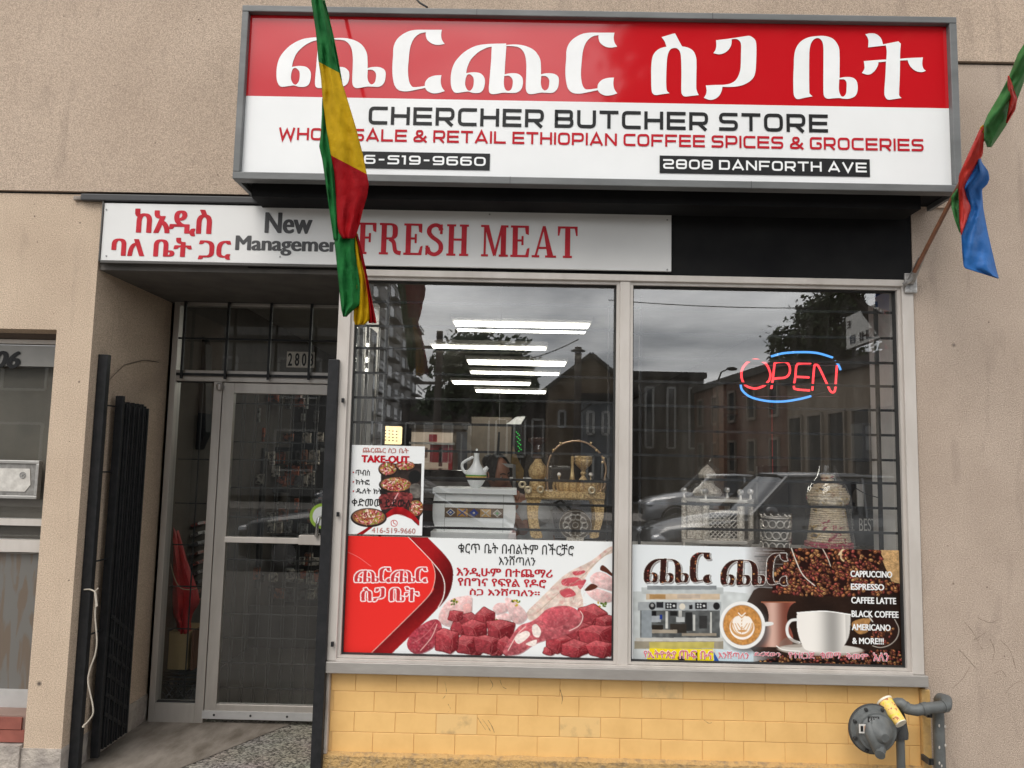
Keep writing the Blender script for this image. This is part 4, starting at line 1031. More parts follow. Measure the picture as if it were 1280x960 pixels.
pr.line(o5([(1080,380),(1092,405),(1075,445),(1030,470)]), 1.0, (.95, .85, .82)); pr.line(o5([(750,560),(790,490),(830,450)]), 1.0, (.95, .85, .82))
pr.build('printed_picture', MP, m_ink)
font_text('black_lettering', 'ቁርጥ ቤት በብልትም በችርቻሮ', (572.5, 692), (717.5, 680), PY, m_blackink, MP, bold=.008)
font_text('black_lettering', 'እንሸጣለን', (623.5, 706), (669.5, 695), PY, m_blackink, MP, bold=.008)
font_text('red_lettering', 'እንዲሁም በተጨማሪ', (570.5, 720.5), (691, 712), PY, m_redfade, MP, bold=.03)
font_text('red_lettering', 'የበግና የፍየል የዶሮ', (572, 733), (683, 724.5), PY, m_redfade, MP, bold=.03)
font_text('red_lettering', 'ስጋ እንሸጣለን።', (587, 744.5), (675, 736.5), PY, m_redfade, MP, bold=.03)

# --- coffee poster
CP = thing('coffee_poster', (1.4, PY, .7), 'coffee shop window poster with white cup, roasted beans and drinks list', 'poster')
pr = Print((790, 680.5), (1131, 834), PY, 500, 226)
q = lambda pts: Z(780, 670, 3.459, pts)
gx = pr.xx / pr.W
pr.img[:] = (.88, .90, .91)
mr_ = np.clip((pr.xx - pr.uv(q([(520,100)]))[0][0]) / (pr.uv(q([(660,100)]))[0][0] - pr.uv(q([(520,100)]))[0][0]), 0, 1) * np.clip((pr.noise(3, 3) - .5) * .3 + 1, 0, 1)
pr.put(mr_, (.16, .10, .075))
m = pr.mask([q([(20,240),(440,240),(560,250),(560,560),(20,560)])]); pr.put(m * .55, (.70, .72, .71)); pr.tex(m, .08, 9, 4)
m = pr.poly(q([(560,235),(760,245),(1230,240),(1230,500),(560,500)]), (.15, .095, .07), alpha=.85); pr.tex(m, .3, 30, 4)
for i in range(26):
    y = 40 + random.random() * 190; x = 560 + random.random() * 60; pr.line(q([(x, y), (x + 90, y + 3)]), .8, random.choice([(.35, .36, .36), (.85, .87, .88), (.2, .2, .2)]), .5)
# sack
m = pr.poly(q([(1095,48,1),(1230,48,1),(1230,170),(1205,235),(1170,215),(1140,160)]), (.74, .60, .42)); pr.tex(m, .22, 2, 6); pr.tex(m, .12, 9, 7)
m = pr.poly(q([(990,370),(1050,355),(1090,370),(1060,410),(1020,425),(990,400)]), (.66, .49, .30)); pr.tex(m, .2, 3, 6)
def bean(c, s_, rot, pr=pr):
    k = random.random(); base = random.choice([(.42, .24, .16), (.52, .32, .20), (.32, .17, .12), (.50, .22, .20), (.62, .44, .28), (.40, .18, .17)])
    pr.ell(c, s_ * 1.12, s_ * .78, (.10, .045, .04), rot, .9); pr.ell((c[0], c[1]), s_, s_ * .62, base, rot)
    pr.ell((c[0] - s_ * .15, c[1] - s_ * .2), s_ * .5, s_ * .22, tuple(min(1, v * 1.25 + .30 - .06 * i) for i, v in enumerate(base)), rot, .75)
    if k < .6:
        dx, dy = math.cos(rot) * s_ * .8, math.sin(rot) * s_ * .8; pr.line([(c[0] - dx, c[1] - dy), (c[0] + dx, c[1] + dy)], .45, (.12, .05, .04), .9, False)
def beans(poly, n, s0, s1, seed):
    rr = random.Random(seed); xs = [p[0] for p in poly]; ys = [p[1] for p in poly]; pts = []
    while len(pts) < n:
        p = (rr.uniform(min(xs), max(xs)), rr.uniform(min(ys), max(ys)))
        if inside(p, poly): pts.append(p)
    pts.sort(key=lambda p: p[1])
    for p in pts: bean(p, rr.uniform(s0, s1), rr.uniform(0, 3.1))
zone = q([(640,235),(650,160),(700,110),(735,50),(1100,50),(1120,95),(1095,150),(1010,170),(1190,205),(1200,250),(900,262),(650,250)])
pr.poly(zone, (.14, .06, .05), smooth=False); beans(zone, 620, 1.7, 3.2, 1)
low = q([(560,545),(700,520),(900,505),(1215,490),(1215,560),(560,560)]); pr.poly(low, (.09, .05, .04), smooth=False); beans(low, 240, 1.4, 2.4, 2)
# scoop
pr.line(q([(722,48),(745,110),(775,170),(825,215)]), 1.3, (.86, .84, .80)); pr.line(q([(855,48),(880,95),(893,130)]), 1.2, (.80, .76, .70)); pr.line(q([(930,80),(945,60),(965,50)]), 2.2, (.88, .78, .62)); pr.line(q([(940,70),(938,95),(950,108)]), 1.8, (.85, .76, .6))
# copper pot
m = pr.poly(q([(595,285,1),(740,285,1),(715,310),(705,360),(730,430),(725,480,1),(560,480,1),(600,430),(625,360),(618,310)]), (.42, .22, .17), smooth=True)
px_ = (pr.xx - pr.uv(q([(640,300)]))[0][0]) / 16; pr.put(m * np.exp(-px_ ** 2) * .75, (.95, .82, .76)); pr.put(m * np.exp(-(px_ - 2.6) ** 2 * 2) * .6, (.75, .42, .36)); pr.line(q([(595,286),(740,286)]), 1.6, (.62, .38, .28))
# jar
m = pr.ell(q([(1120, 410)])[0], 19, 20, (.17, .10, .08)); beans([(x, y) for x, y in q([(1075,400),(1165,400),(1155,460),(1110,475),(1070,450)])], 45, 1.5, 2.4, 5)
pr.line(q([(1170,360),(1188,400),(1180,440),(1150,470),(1110,482),(1075,475)]), 1.0, (.75, .72, .68)); pr.line(q([(1060,350),(1075,370)]), 1.6, (.8, .78, .75))
# espresso machine
g = lambda a, b, c, d: q([(a, c), (b, c), (b, d), (a, d)])
def rect(a, b, c, d, col, t=.08, seed=3): m = pr.poly(g(a, b, c, d), col, smooth=False); pr.tex(m, t, 6, seed); return m
rect(75, 430, 222, 250, (.72, .74, .74)); rect(100, 400, 215, 232, (.52, .54, .55)); rect(95, 415, 250, 275, (.80, .72, .62)); rect(110, 180, 252, 272, (.66, .52, .34)); rect(230, 330, 253, 270, (.72, .66, .60)); rect(60, 420, 285, 322, (.62, .64, .65))
for cx in (122, 400): pr.ell(q([(cx, 303)])[0], 4.2, 4.6, (.12, .12, .13))
pr.ell(q([(122, 300)])[0], 2.0, 2.2, (.6, .6, .6))
for a in (178, 308): rect(a, a + 50, 288, 316, (.12, .12, .13)); [pr.ell(q([(a + 11 + 12 * i, 296 + 11 * j)])[0], 1.1, 1.2, (.8, .82, .83)) for i in (0, 1) for j in (0, 1)]; pr.ell(q([(a + 38, 302)])[0], 1.5, 1.5, (.85, .86, .86))
pr.ell(q([(252, 305)])[0], 3.8, 4.0, (.85, .82, .76)); rect(140, 170, 285, 310, (.15, .15, .17)); rect(282, 296, 298, 316, (.13, .13, .14))
rect(70, 415, 322, 440, (.34, .35, .35), .3, 9)
for (a, b, c, d, col) in ((100,140,325,360,(.08,.08,.09)),(95,160,345,372,(.62,.64,.66)),(155,165,340,360,(.12,.22,.55)),(225,262,350,372,(.72,.73,.73)),(236,250,322,350,(.7,.7,.68)),(180,190,325,400,(.78,.78,.76)),(298,308,340,410,(.78,.78,.76)),(372,380,330,430,(.75,.75,.73)),(200,230,325,345,(.12,.12,.12)),(265,295,330,410,(.16,.16,.16)),(325,360,345,400,(.2,.2,.2)),(110,170,385,405,(.16,.14,.12)),(200,270,380,420,(.2,.18,.16)),(105,230,405,420,(.62,.58,.52)),(250,400,420,432,(.58,.54,.48)),(75,120,322,440,(.55,.58,.60))): rect(a, b, c, d, col, .1)
rect(50, 430, 440, 455, (.76, .75, .72)); rect(45, 430, 455, 488, (.60, .57, .50)); m = pr.poly(g(110, 390, 458, 486), (.80, .74, .32), smooth=False, alpha=.7); pr.tex(m, .15, 8, 3)
pr.poly(q([(110,486),(385,490),(388,550),(95,550)]), (.95, .86, .12), smooth=False); rect(310, 318, 500, 550, (.25, .2, .1)); pr.ell(q([(245, 528)])[0], 4, 3, (.4, .28, .2)); pr.poly(q([(388,500),(415,548),(390,550)]), (.2, .35, .65), smooth=False); pr.poly(q([(395,490),(560,500),(560,550),(415,548)]), (.80, .88, .92), smooth=False, alpha=.8)
pr.poly(q([(235,540),(255,520),(270,548),(262,552)]), (.2, .12, .1), smooth=False)
# latte
C0 = q([(512, 385)])[0]
pr.ell((C0[0] + 5, C0[1] + 5), 28.5, 29.5, (.32, .33, .34), alpha=.7, soft=.25); pr.ell(C0, 28.5, 29.8, (.93, .93, .92)); pr.poly(q([(590,375),(640,372),(642,385),(600,390)]), (.9, .9, .89))
pr.ell(C0, 24.5, 25.5, (.66, .60, .54)); m = pr.ell(C0, 23.8, 24.8, (.74, .52, .28)); pr.tex(m, .2, 3, 5); pr.tex(m, .6, 3, 8, (.86, .68, .42))
Cx, Cy = C0
m = np.zeros((pr.H, pr.W))
for k, rr_ in enumerate((15.5, 12, 8.2, 4.6)):
    cy = Cy + 3 - k * 2.6
    pr.ell((Cx - .5, cy), rr_, rr_ * .98, (.98, .95, .92)); pr.ell((Cx - .5, cy - 1.5), rr_ - 1.1, rr_ * .98 - 1.6, (.82, .62, .40))
pr.ell((Cx - 6, Cy - 2), 6.5, 9, (.97, .94, .9)); pr.ell((Cx + 6, Cy - 2), 6.5, 9, (.97, .94, .9)); pr.line([(Cx - 1, Cy - 16), (Cx - 1, Cy + 10)], 1.0, (.80, .60, .38), smooth=False)
for k in range(4): pr.line([(Cx - 5, Cy - 15 + k * 4), (Cx - 1, Cy - 11 + k * 4), (Cx + 3.5, Cy - 15 + k * 4)], 1.5, (.97, .94, .9), smooth=False)
for k in range(3): pr.line([(Cx - 12 + 3 * k, Cy - 2), (Cx - 8 + 3 * k, Cy + 8 - 2 * k), (Cx, Cy + 12 - 4 * k), (Cx + 8 - 3 * k, Cy + 8 - 2 * k), (Cx + 12 - 3 * k, Cy - 2)], .8, (.80, .58, .36))
# big cup on its saucer
m = pr.ell(q([(850, 492)])[0], 54, 7.5, (.66, .62, .58)); m = pr.ell(q([(850, 488)])[0], 51, 5.8, (.80, .78, .75)); pr.line(q([(660,476),(690,492),(760,498)]), 1.4, (.93, .92, .9))
cup = q([(748,330,1),(865,324),(980,338,1),(978,390),(970,440),(945,482),(920,500),(800,497),(770,470),(752,420),(747,380)])
m = pr.mask([catmull(cup, 5)]); a0 = pr.uv(q([(748, 400)]))[0][0]; a1 = pr.uv(q([(980, 400)]))[0][0]; tt = np.clip((pr.xx - a0) / (a1 - a0), 0, 1)
sh = .93 - .34 * np.exp(-((tt - .66) / .2) ** 2) + .05 * tt; sh = sh - .12 * (tt > .9) ; pr.put(m, np.stack([sh, sh * .985, sh * .96], -1))
pr.line(q([(748,332),(865,325),(980,340)]), 1.3, (.98, .98, .97))
pr.line(q([(748,362),(722,366),(706,390),(708,425),(728,450),(758,462)]), 3.6, (.90, .90, .89))
pr.poly(q([(700,440),(745,452),(770,480),(700,480),(670,470)]), (.5, .46, .42), alpha=.5)
# title, filled with beans
allm = logo(pr, [(tight([CHA_PX, RE_PX], [3, 0]), (804.5, 690.5, 889, 729)), (tight([CHA_PX, RE_PX], [3, 0]), (900.5, 691.5, 985, 732))], (.20, .10, .08), (.95, .94, .92), 1.3, halo=(.25, .24, .24))
for k in range(260):
    c = (random.uniform(804, 985), random.uniform(690, 732)); u = pr.uv([c])[0]
    if allm[min(pr.H - 1, int(u[1])), min(pr.W - 1, int(u[0]))] > .5:
        s0 = pr.img.copy(); bean(c, 1.6, random.random() * 3); pr.img = s0 * (1 - allm[..., None]) + pr.img * allm[..., None]
pr.line([(790.6, 681), (790.6, 834)], 1.2, (.95, .95, .95), smooth=False)
e0 = pr.uv([(1129, 700)])[0][0]; pr.put((pr.xx > pr.W - 4) * (pr.yy > 40) * 1.0, (.93, .93, .92)); pr.put((pr.yy > pr.H - 4) * 1.0, (.93, .93, .92)); pr.put((pr.xx > pr.W - 4) * (pr.yy <= 40) * 1.0, (.8, .3, .35))
pr.build('printed_picture', CP, m_ink)
for s_, x1, y in (('CAPPUCCINO', 1115, 717), ('ESPRESSO', 1105, 733), ('CAFFEE LATTE', 1120, 750), ('BLACK COFFEE', 1123, 767), ('AMERICANO', 1113, 783.5), ('& MORE!!!', 1104.5, 800.5)):
    font_text('white_lettering', s_, (1063 + (y - 717) * .026, y + 4.2), (x1, y - 2.8), PY, m_whiteink, CP, bold=.04)
m_pink = M('pink_lettering', (.72, .16, .22), .4)
for s_, a, b, y0, y1 in (('የኢትዮጵያ', 804.5, 845, 822.5, 813), ('ጡፍ ቡና', 849, 891, 823, 813.5), ('እንሸጣለን', 898, 936, 822.5, 814.5), ('ደረጃውን', 942, 976, 820, 815.5), ('የተዘጋጀ', 985.5, 1018, 823, 815), ('ቁመማ', 1025, 1051, 822.5, 815.5), ('ቅመም', 1058, 1085, 823.5, 816.5), ('አለን', 1091.5, 1111, 826, 816.5)):
    font_text('pink_outline', s_, (a - .3, y0 + .5), (b + .3, y1 - .5), PY, m_whiteink, CP, bold=.05, lift=.0015)
    font_text('pink_lettering', s_, (a, y0), (b, y1), PY, m_pink, CP, bold=.012, lift=.003)

# --- take-out poster
TP = thing('takeout_poster', (-.85, PY, 1.3), 'small white take-out poster with bowls of food at the left window edge', 'poster')
pr = Print((437, 556), (527.5, 669.5), PY - .003, 190, 238)
q = lambda pts: Z(430, 545, 7.114, pts)
pr.img[:] = WHT
m = pr.poly(q([(330,245,1),(690,245,1),(680,700),(660,800),(600,740),(500,680),(400,690),(345,700),(325,640)]), (.20, .17, .16), smooth=False); pr.tex(m, .4, 8, 3)
def food(c, rx, ry, n, seed):
    rr = random.Random(seed); c = q([c])[0]; rx /= 7.114; ry /= 7.114
    pr.ell((c[0], c[1] + .8), rx * 1.13, ry * 1.18, (.17, .13, .12)); pr.ell(c, rx * 1.04, ry * 1.02, (.45, .36, .30)); pr.ell(c, rx, ry * .97, (.55, .36, .25))
    for k in range(n):
        a = rr.uniform(0, 6.28); r = math.sqrt(rr.random()) * .88; col = rr.choice([(.90, .72, .72), (.62, .18, .22), (.78, .62, .32), (.55, .62, .25), (.95, .88, .82), (.45, .12, .14), (.70, .45, .32), (.85, .45, .50)])
        pr.ell((c[0] + math.cos(a) * r * rx, c[1] + math.sin(a) * r * ry), rr.uniform(.8, 2.6), rr.uniform(.4, .9), col, rr.uniform(0, 3.1))
food((390, 290), 75, 55, 60, 1); food((545, 262), 80, 38, 60, 2); food((460, 430), 132, 62, 190, 3); food((640, 640), 60, 70, 60, 4)
m = pr.ell(q([(630, 360)])[0], 8, 8, (.13, .13, .13)); m = pr.poly(q([(590,440),(670,430),(680,540),(600,540)]), (.42, .40, .38)); pr.tex(m, .3, 5, 4); m = pr.poly(q([(330,520),(600,510),(560,640),(420,640),(330,650)]), (.48, .22, .22)); pr.tex(m, .5, 4, 4); pr.line(q([(480,510),(430,600)]), 1.6, (.85, .65, .65))
m = pr.poly(q([(20,890,1),(80,890,1),(200,820),(360,700),(440,640),(500,630),(600,680),(670,760,1),(670,800,1),(600,740),(480,700),(420,710),(300,780),(150,890,1)]), (.62, .10, .12)); pr.tex(m, .3, 12, 6)
pr.poly(q([(240,890,1),(330,780),(430,715),(500,705),(590,745),(690,830,1),(690,900,1),(240,900,1)]), (.94, .95, .95))
pr.line(q([(310,790),(430,712),(500,700),(590,742),(680,815)]), .5, (.95, .9, .9))
food((220, 720), 142, 72, 230, 9)
pr.line(q([(418,765),(425,795),(450,803),(470,790),(472,765),(455,750),(430,752),(418,765)]), .8, (.75, .2, .2)); pr.line(q([(440,758),(442,775),(458,785)]), .9, (.75, .2, .2))
pr.build('printed_picture', TP, m_ink)
m_salmon = M('salmon_lettering', (.55, .22, .20), .4)
font_text('red_lettering', 'ጨርጨር ስጋ ቤት', (453.5, 566), (511, 560), PY - .003, m_salmon, TP, bold=.02)
font_text('red_lettering', 'TAKE-OUT', (451.5, 578), (512, 570), PY - .003, m_redink, TP, bold=.06)
for s_, x1, y in (('ጥብስ', 462.5, 590), ('ክትፎ', 462.5, 602), ('ዱለት ክትፎ', 484.5, 613.5)):
    font_text('black_lettering', s_, (444.5, y + 4), (x1, y - 3), PY - .003, m_blackink, TP, bold=.015)
    d = MB(); dx, dz = at(441.8, y + .3, PY - .003); d.lathe((dx, PY - .006, dz), [(.004, 0), (.004, .001)], 8, axis='y'); d.build('bullet', m_redink, TP)
font_text('black_lettering', 'ቀድመው ይደውሉ', (439.5, 633.5), (515, 624.5), PY - .003, m_blackink, TP, bold=.012)
font_text('phone_lettering', '416-519-9660', (464.5, 665.8), (519.5, 660.5), PY - .003, m_salmon, TP, bold=.005)
# ------------------------------------------------------------------ flags
m_green = M('flag_green', (.02, .19, .045), .6, col2=(.012, .11, .03), spec=.1, nscale=10, bscale=26, bump=.45, bdist=.012)
m_yellow = M('flag_yellow', (.60, .38, .008), .6, col2=(.48, .30, .006), spec=.1, nscale=8, bscale=26, bump=.45, bdist=.012)
m_red = M('flag_red', (.36, .005, .009), .6, col2=(.24, .004, .008), spec=.1, nscale=8, bscale=26, bump=.45, bdist=.012)
m_blue = M('flag_blue', (.02, .17, .52), .55, col2=(.015, .12, .38), nscale=8, bscale=26, bump=.45, bdist=.012)
m_red2 = M('flag_orange_red', (.62, .035, .02), .55, col2=(.48, .02, .015), nscale=8, bscale=26, bump=.45, bdist=.012)
m_green2 = M('flag_leaf_green', (.05, .24, .055), .55, col2=(.03, .16, .035), nscale=8, bscale=26, bump=.45, bdist=.012)

def sheer(m, amount=.3):
    nt = m.node_tree; b = next(n for n in nt.nodes if n.type == 'BSDF_PRINCIPLED'); out = next(n for n in nt.nodes if n.type == 'OUTPUT_MATERIAL')
    tr = nt.nodes.new('ShaderNodeBsdfTranslucent'); mx = nt.nodes.new('ShaderNodeMixShader'); mx.inputs['Fac'].default_value = amount
    src = b.inputs['Base Color'].links[0].from_socket; nt.links.new(src, tr.inputs['Color']); nt.links.new(b.outputs['BSDF'], mx.inputs[1]); nt.links.new(tr.outputs['BSDF'], mx.inputs[2]); nt.links.new(mx.outputs['Shader'], out.inputs['Surface'])
for m_ in (m_green, m_yellow, m_red, m_blue, m_red2, m_green2): sheer(m_)

def interp(rows, y):
    for a, b in zip(rows[:-1], rows[1:]):
        if a[0] <= y <= b[0]:
            t = (y - a[0]) / (b[0] - a[0] + 1e-9); return [a[i] + (b[i] - a[i]) * t for i in range(len(a))]
    return rows[-1] if y > rows[-1][0] else rows[0]

def cloth(mb, rows, Y0, bulge, pick, ny=44, nx=12, seed=1, twist=0.0, fold=.012, nf=2.0, skew=0.0):
    """rows: (photo y, left x, right x) down the hanging cloth; bulge pushes the middle to the street"""
    y0, y1 = rows[0][0], rows[-1][0]; grid = []
    for j in range(ny + 1):
        y = y0 + (y1 - y0) * j / ny; _, xl, xr = interp(rows, y); r = []
        for i in range(nx + 1):
            u = i / nx; px = xl + (xr - xl) * u
            if skew:
                y = y0 + (y1 - y0) * j / ny + skew * (u - .5) * (xr - xl) * min(1, (j / ny) * 12, (1 - j / ny) * 3.5); _, a_, b_ = interp(rows, y); px = a_ + (b_ - a_) * u
            d = Y0 - bulge * math.sin(math.pi * u) + twist * (u - .5) + fold * math.sin(u * nf * math.pi * 2 + y * .03 + seed) * (.4 + .6 * math.sin(math.pi * u)) + .012 * mnoise.noise(Vector((u * 2, y * .02, seed))) + .007 * mnoise.noise(Vector((u * 5 + y * .02, y * .06 - u * 2, seed + 7))) + .004 * math.sin(u * 17 + y * .09 + 2 * mnoise.noise(Vector((u * 2, y * .03, 3))))
            v = P3(px, y, d); r.append((v, px, y))
        grid.append(r)
    for j in range(ny):
        for i in range(nx):
            a, b, c, d = grid[j][i], grid[j][i + 1], grid[j + 1][i + 1], grid[j + 1][i]
            mb.cur = pick((a[1] + c[1]) / 2, (grid[j][nx // 2][2] + grid[j + 1][nx // 2][2]) / 2); mb.face([a[0], b[0], c[0], d[0]])
    mb.cur = 0

def side(x, y, a, b): return (b[0] - a[0]) * (y - a[1]) - (b[1] - a[1]) * (x - a[0])
F1 = thing('flag', tuple(P3(430, 200, -1.0)), 'green yellow and red flag hanging twisted in front of the left part of the sign', 'flag')
mb = MB()
def pk(x, y):
    return 0 if y < 84 else 1 if y < 206 else 2
cloth(mb, [(-30,384,396),(0,389,403),(40,395,413),(75,398,420),(95,401,425),(130,404,436),(160,408,445),(195,414,454),(215,418,458),(230,419,461),(245,420,459),(265,421,453),(282,422,449),(292,424,446),(298,428,443)], -1.02, .035, pk, ny=164, nx=16, skew=.6)
cloth(mb, [(122,403,406),(150,402,409),(170,401,412),(183,399,416),(200,403,420),(250,410,424),(300,417,426)], -.995, .012, lambda x, y: 0, seed=3)
cloth(mb, [(286,418,446),(300,418,444),(320,420,445),(350,423,449),(370,425,452),(380,426,452),(388,427,441),(396,429,433)], -1.0, .02, lambda x, y: 0, seed=5)
cloth(mb, [(290,436,446),(320,440,451),(350,444,458),(380,442,462),(400,442,462),(406,444,455)], -.985, .012, lambda x, y: 1, seed=6)
cloth(mb, [(292,443,447),(320,449,454),(350,455,460),(380,459,466),(404,461,471)], -.98, .01, lambda x, y: 2, seed=7)
cloth(mb, [(0,401,406),(20,405,411),(45,410,417),(75,416,423),(110,424,429)], -.985, .01, lambda x, y: 0, seed=9)
cl = mb.build('cloth', [m_green, m_yellow, m_red], F1, smooth=70, thick=.0012)
pa, pb = P3(391, -6, -1.01), P3(399, -160, -.05)
mb = MB(); mb.tube([pb, pa], .011, 10); mb.build('pole', M('brown_pole', (.16, .06, .025), .45, col2=(.09, .035, .02), nscale=14, stretch=(1, 1, .2)), F1, smooth=50)

F2 = thing('flag', tuple(P3(1200, 250, -.35)), 'green red and blue flag wrapped round a slanted brown pole right of the sign', 'flag')
fp0, fp1 = P3(1143, 340, -.09), P3(1292, 50, -.95)
mb = MB(); mb.tube([fp0, fp1], .0115, 12); mb.build('pole', M('varnished_pole', (.20, .075, .035), .35, col2=(.11, .045, .02), nscale=12, stretch=(3, 3, .4), coat=.3), F2, smooth=50)
def onpole(px, py):
    """depth of the pole where the picture row py crosses it"""
    t = (340 - py) / 290.0; return -.09 + (-.95 + .09) * t * .92
mb = MB()
def cl2(rows, k, bulge=.03, seed=1, dy=0.0, nx=8, ny=30, fold=.006):
    y0, y1 = rows[0][0], rows[-1][0]; grid = []
    for j in range(ny + 1):
        y = y0 + (y1 - y0) * j / ny; _, xl, xr = interp(rows, y); r = []
        px_y, tw = 60 + y / 3.0, 0
        for i in range(nx + 1):
            u = i / nx; X = 1130 + (xl + (xr - xl) * u) / 3.0
            d = max(onpole(0, min(px_y, 250)), -.9) + dy - bulge * math.sin(math.pi * u) + fold * math.sin(u * 9 + y * .03 + seed) + .010 * mnoise.noise(Vector((u * 4 + y * .01, y * .022 - u * 2, seed)))
            r.append(P3(X, px_y, d))
        grid.append(r)
    mb.cur = k
    for j in range(ny):
        for i in range(nx): mb.face([grid[j][i], grid[j][i + 1], grid[j + 1][i + 1], grid[j + 1][i]])
cl2([(-40,466,530),(20,428,500),(60,412,482),(110,392,456),(180,356,430),(250,314,404),(290,298,383),(340,300,350),(372,312,328)], 0, .05, 1, -.085, nx=14, ny=50, fold=.010)
cl2([(104,389,394),(140,388,408),(190,396,425),(230,391,418),(282,382,388)], 1, .02, 2, -.135)
cl2([(296,288,300),(340,268,299),(400,240,296),(440,222,270),(480,205,248),(520,205,226),(560,206,236),(600,206,252),(650,208,236),(700,213,217)], 1, .03, 3, -.115)
cl2([(528,196,206),(560,176,207),(600,178,207),(650,192,209),(692,208,214)], 0, .01, 4, -.07)
cl2([(398,268,284),(430,264,292),(460,258,315),(490,238,321),(512,222,312),(530,222,292),(600,248,297),(650,230,306),(700,215,316),(760,218,330),(825,224,345),(845,290,350),(864,350,356)], 2, .03, 5, -.095, nx=12, ny=50, fold=.011)
cl2([(288,296,299),(300,284,299),(318,290,299)], 3, .004, 6, -.13, ny=5)
mb.build('cloth', [m_green2, m_red2, m_blue, m_yellow], F2, smooth=70, thick=.0012)
# cast bracket
mb = MB(); bx, bz = at(1135, 355, 0); mb.box(bx - .035, bx + .035, -.035, -.021, bz - .06, bz + .055)
mb.build('bracket', M('scuffed_white_metal', (.55, .54, .52), .4, .5, col2=(.2, .19, .18), nscale=45), F2, bevel=.006)
mb = MB(); mb.tube([P3(1138, 353, -.03), P3(1152, 322, -.135)], [.022, .016], 12); mb.tube([P3(1129, 356, -.04), P3(1141, 349, -.07)], .012, 8)
mb.build('socket', M('galvanised', (.42, .41, .40), .4, .7, col2=(.2, .19, .18), nscale=40), F2, smooth=40)

# ------------------------------------------------------------------ black gate post and folded scissor gate
GP = thing('gate_post', tuple(P3(400, 958, -.03)), 'tall black square steel post standing left of the shop window', 'gate post')
def post_px(px0, px1, py_top, Y, depth, parent, name, zb=0.0, mat=m_blackmetal, pyr=None):
    pyr = pyr or py_top
    x0, x1 = at(px0, pyr, Y)[0], at(px1, pyr, Y)[0]; zt = at((px0 + px1) / 2, py_top, Y)[1]
    return box(name, x0, x1, Y, Y + depth, zb, zt, mat, parent, bevel=.003)
p_ = post_px(410.5, 423.5, 449, -.05, .05, GP, 'post')
mb = MB(); x_ = at(417, 560, -.05)[0] + .03
for y in (500, 643, 806): zz = at(417, y, -.05)[1]; MB().box(x_, x_ + .014, -.045, -.028, zz - .012, zz + .012).build('latch', m_blackmetal, GP)
G1 = thing('gate_post', (-2.36, .06, 0), 'black angle steel post against the left wall of the entrance with string tied on', 'gate post')
xw = XC + .003
box('post', xw, xw + .055, .07, .11, 0, at(135, 443, .07)[1], m_blackmetal, G1, bevel=.003)
box('flange', xw, xw + .018, .112, .155, 0, at(135, 443, .07)[1] - .004, m_blackmetal, G1)
G2 = thing('folding_gate', (-2.36, .35, 0), 'folded black scissor gate pushed back along the entrance wall', 'gate')
zt = at(165, 503, .35)[1]
mb = MB()
for k in range(15):
    y = .275 + k * .0195; w = .03; x0 = xw + .004 + .008 * (k % 3)
    MB().box(x0 + .035, x0 + .06, y, y + .012, .06, zt - .012 * (k % 3)).build('channel', m_blackmetal, G2, bevel=.002, fix=False)
    MB().box(x0 + .01, x0 + .04, y + .004, y + .010, .05, zt - .02).build('channel', m_blackmetal, G2, fix=False)
for k in range(6):
    z0 = .12 + k * (zt - .3) / 16; mb = MB(); mb.obox((xw + .055, .27, z0), (xw + .06, .55, z0 + .16), .006, .02); mb.obox((xw + .075, .28, z0 + .14), (xw + .07, .55, z0 - .02), .006, .02); mb.build('lattice_bar', m_blackmetal, G2)
box('end_stile', xw + .03, xw + .075, .235, .262, .03, zt + .03, m_blackmetal, G2, bevel=.002)
for y in (508, 590, 700, 790): z = at(150, y, .2)[1]; MB().tube([(xw + .04, .1, z), (xw + .045, .29, z)], .005, 6).build('tie_bar', m_blackmetal, G2)
ST = thing('string', tuple(P3(112, 736, .05)), 'frayed white string knotted round the black entrance post', 'string')
mb = MB(); sp = [(105,737),(113,737),(119,741),(120,752),(119,770),(121,800),(119,818),(113,835),(110,850),(113,868),(116,882),(116,893),(110,902),(106,906)]
c3 = catmull([(a, b) for a, b in sp], 5, False); mb.tube([P3(a, b, .062) for a, b in c3], .0042, 6)
mb.tube([P3(119, 739, .058), P3(123, 735, .058)], .003, 5); mb.tube([P3(119, 741, .056), P3(121, 758, .056)], .006, 6)
mb.tube([P3(106, 905, .06), P3(104, 909, .06)], [.005, .007], 6); mb.build('cord', M('white_cord', (.62, .56, .47), .9, bscale=400, bump=.6), ST, smooth=60)
# transom grille of black bars in front of the glass
TG = thing('security_grille', tuple(P3(320, 425, DY - .08)), 'black bar grille over the glass above the entrance door', 'security grille')
for (a, b) in (((232, 373), (227, 473)), ((287, 377), (281, 474)), ((340, 379), (335, 475)), ((390, 380), (386, 475))):
    x = at((a[0] + b[0]) / 2, 425, DY - .06)[0]; z0, z1 = at(b[0], b[1], DY - .06)[1], at(a[0], a[1] - 3, DY - .06)[1]
    MB().box(x - .008, x + .008, DY - .068, DY - .052, z0, z1).build('bar', m_blackmetal, TG, fix=False)
for i, yv in enumerate((377, 424, 469)):
    z = at(300, yv, DY - .05)[1]; MB().box(xs1 + .01, -1.10, DY - .05, DY - .041, z - (.009, .006, .009)[i], z + (.009, .006, .009)[i]).build('rail', m_blackmetal, TG, fix=False)

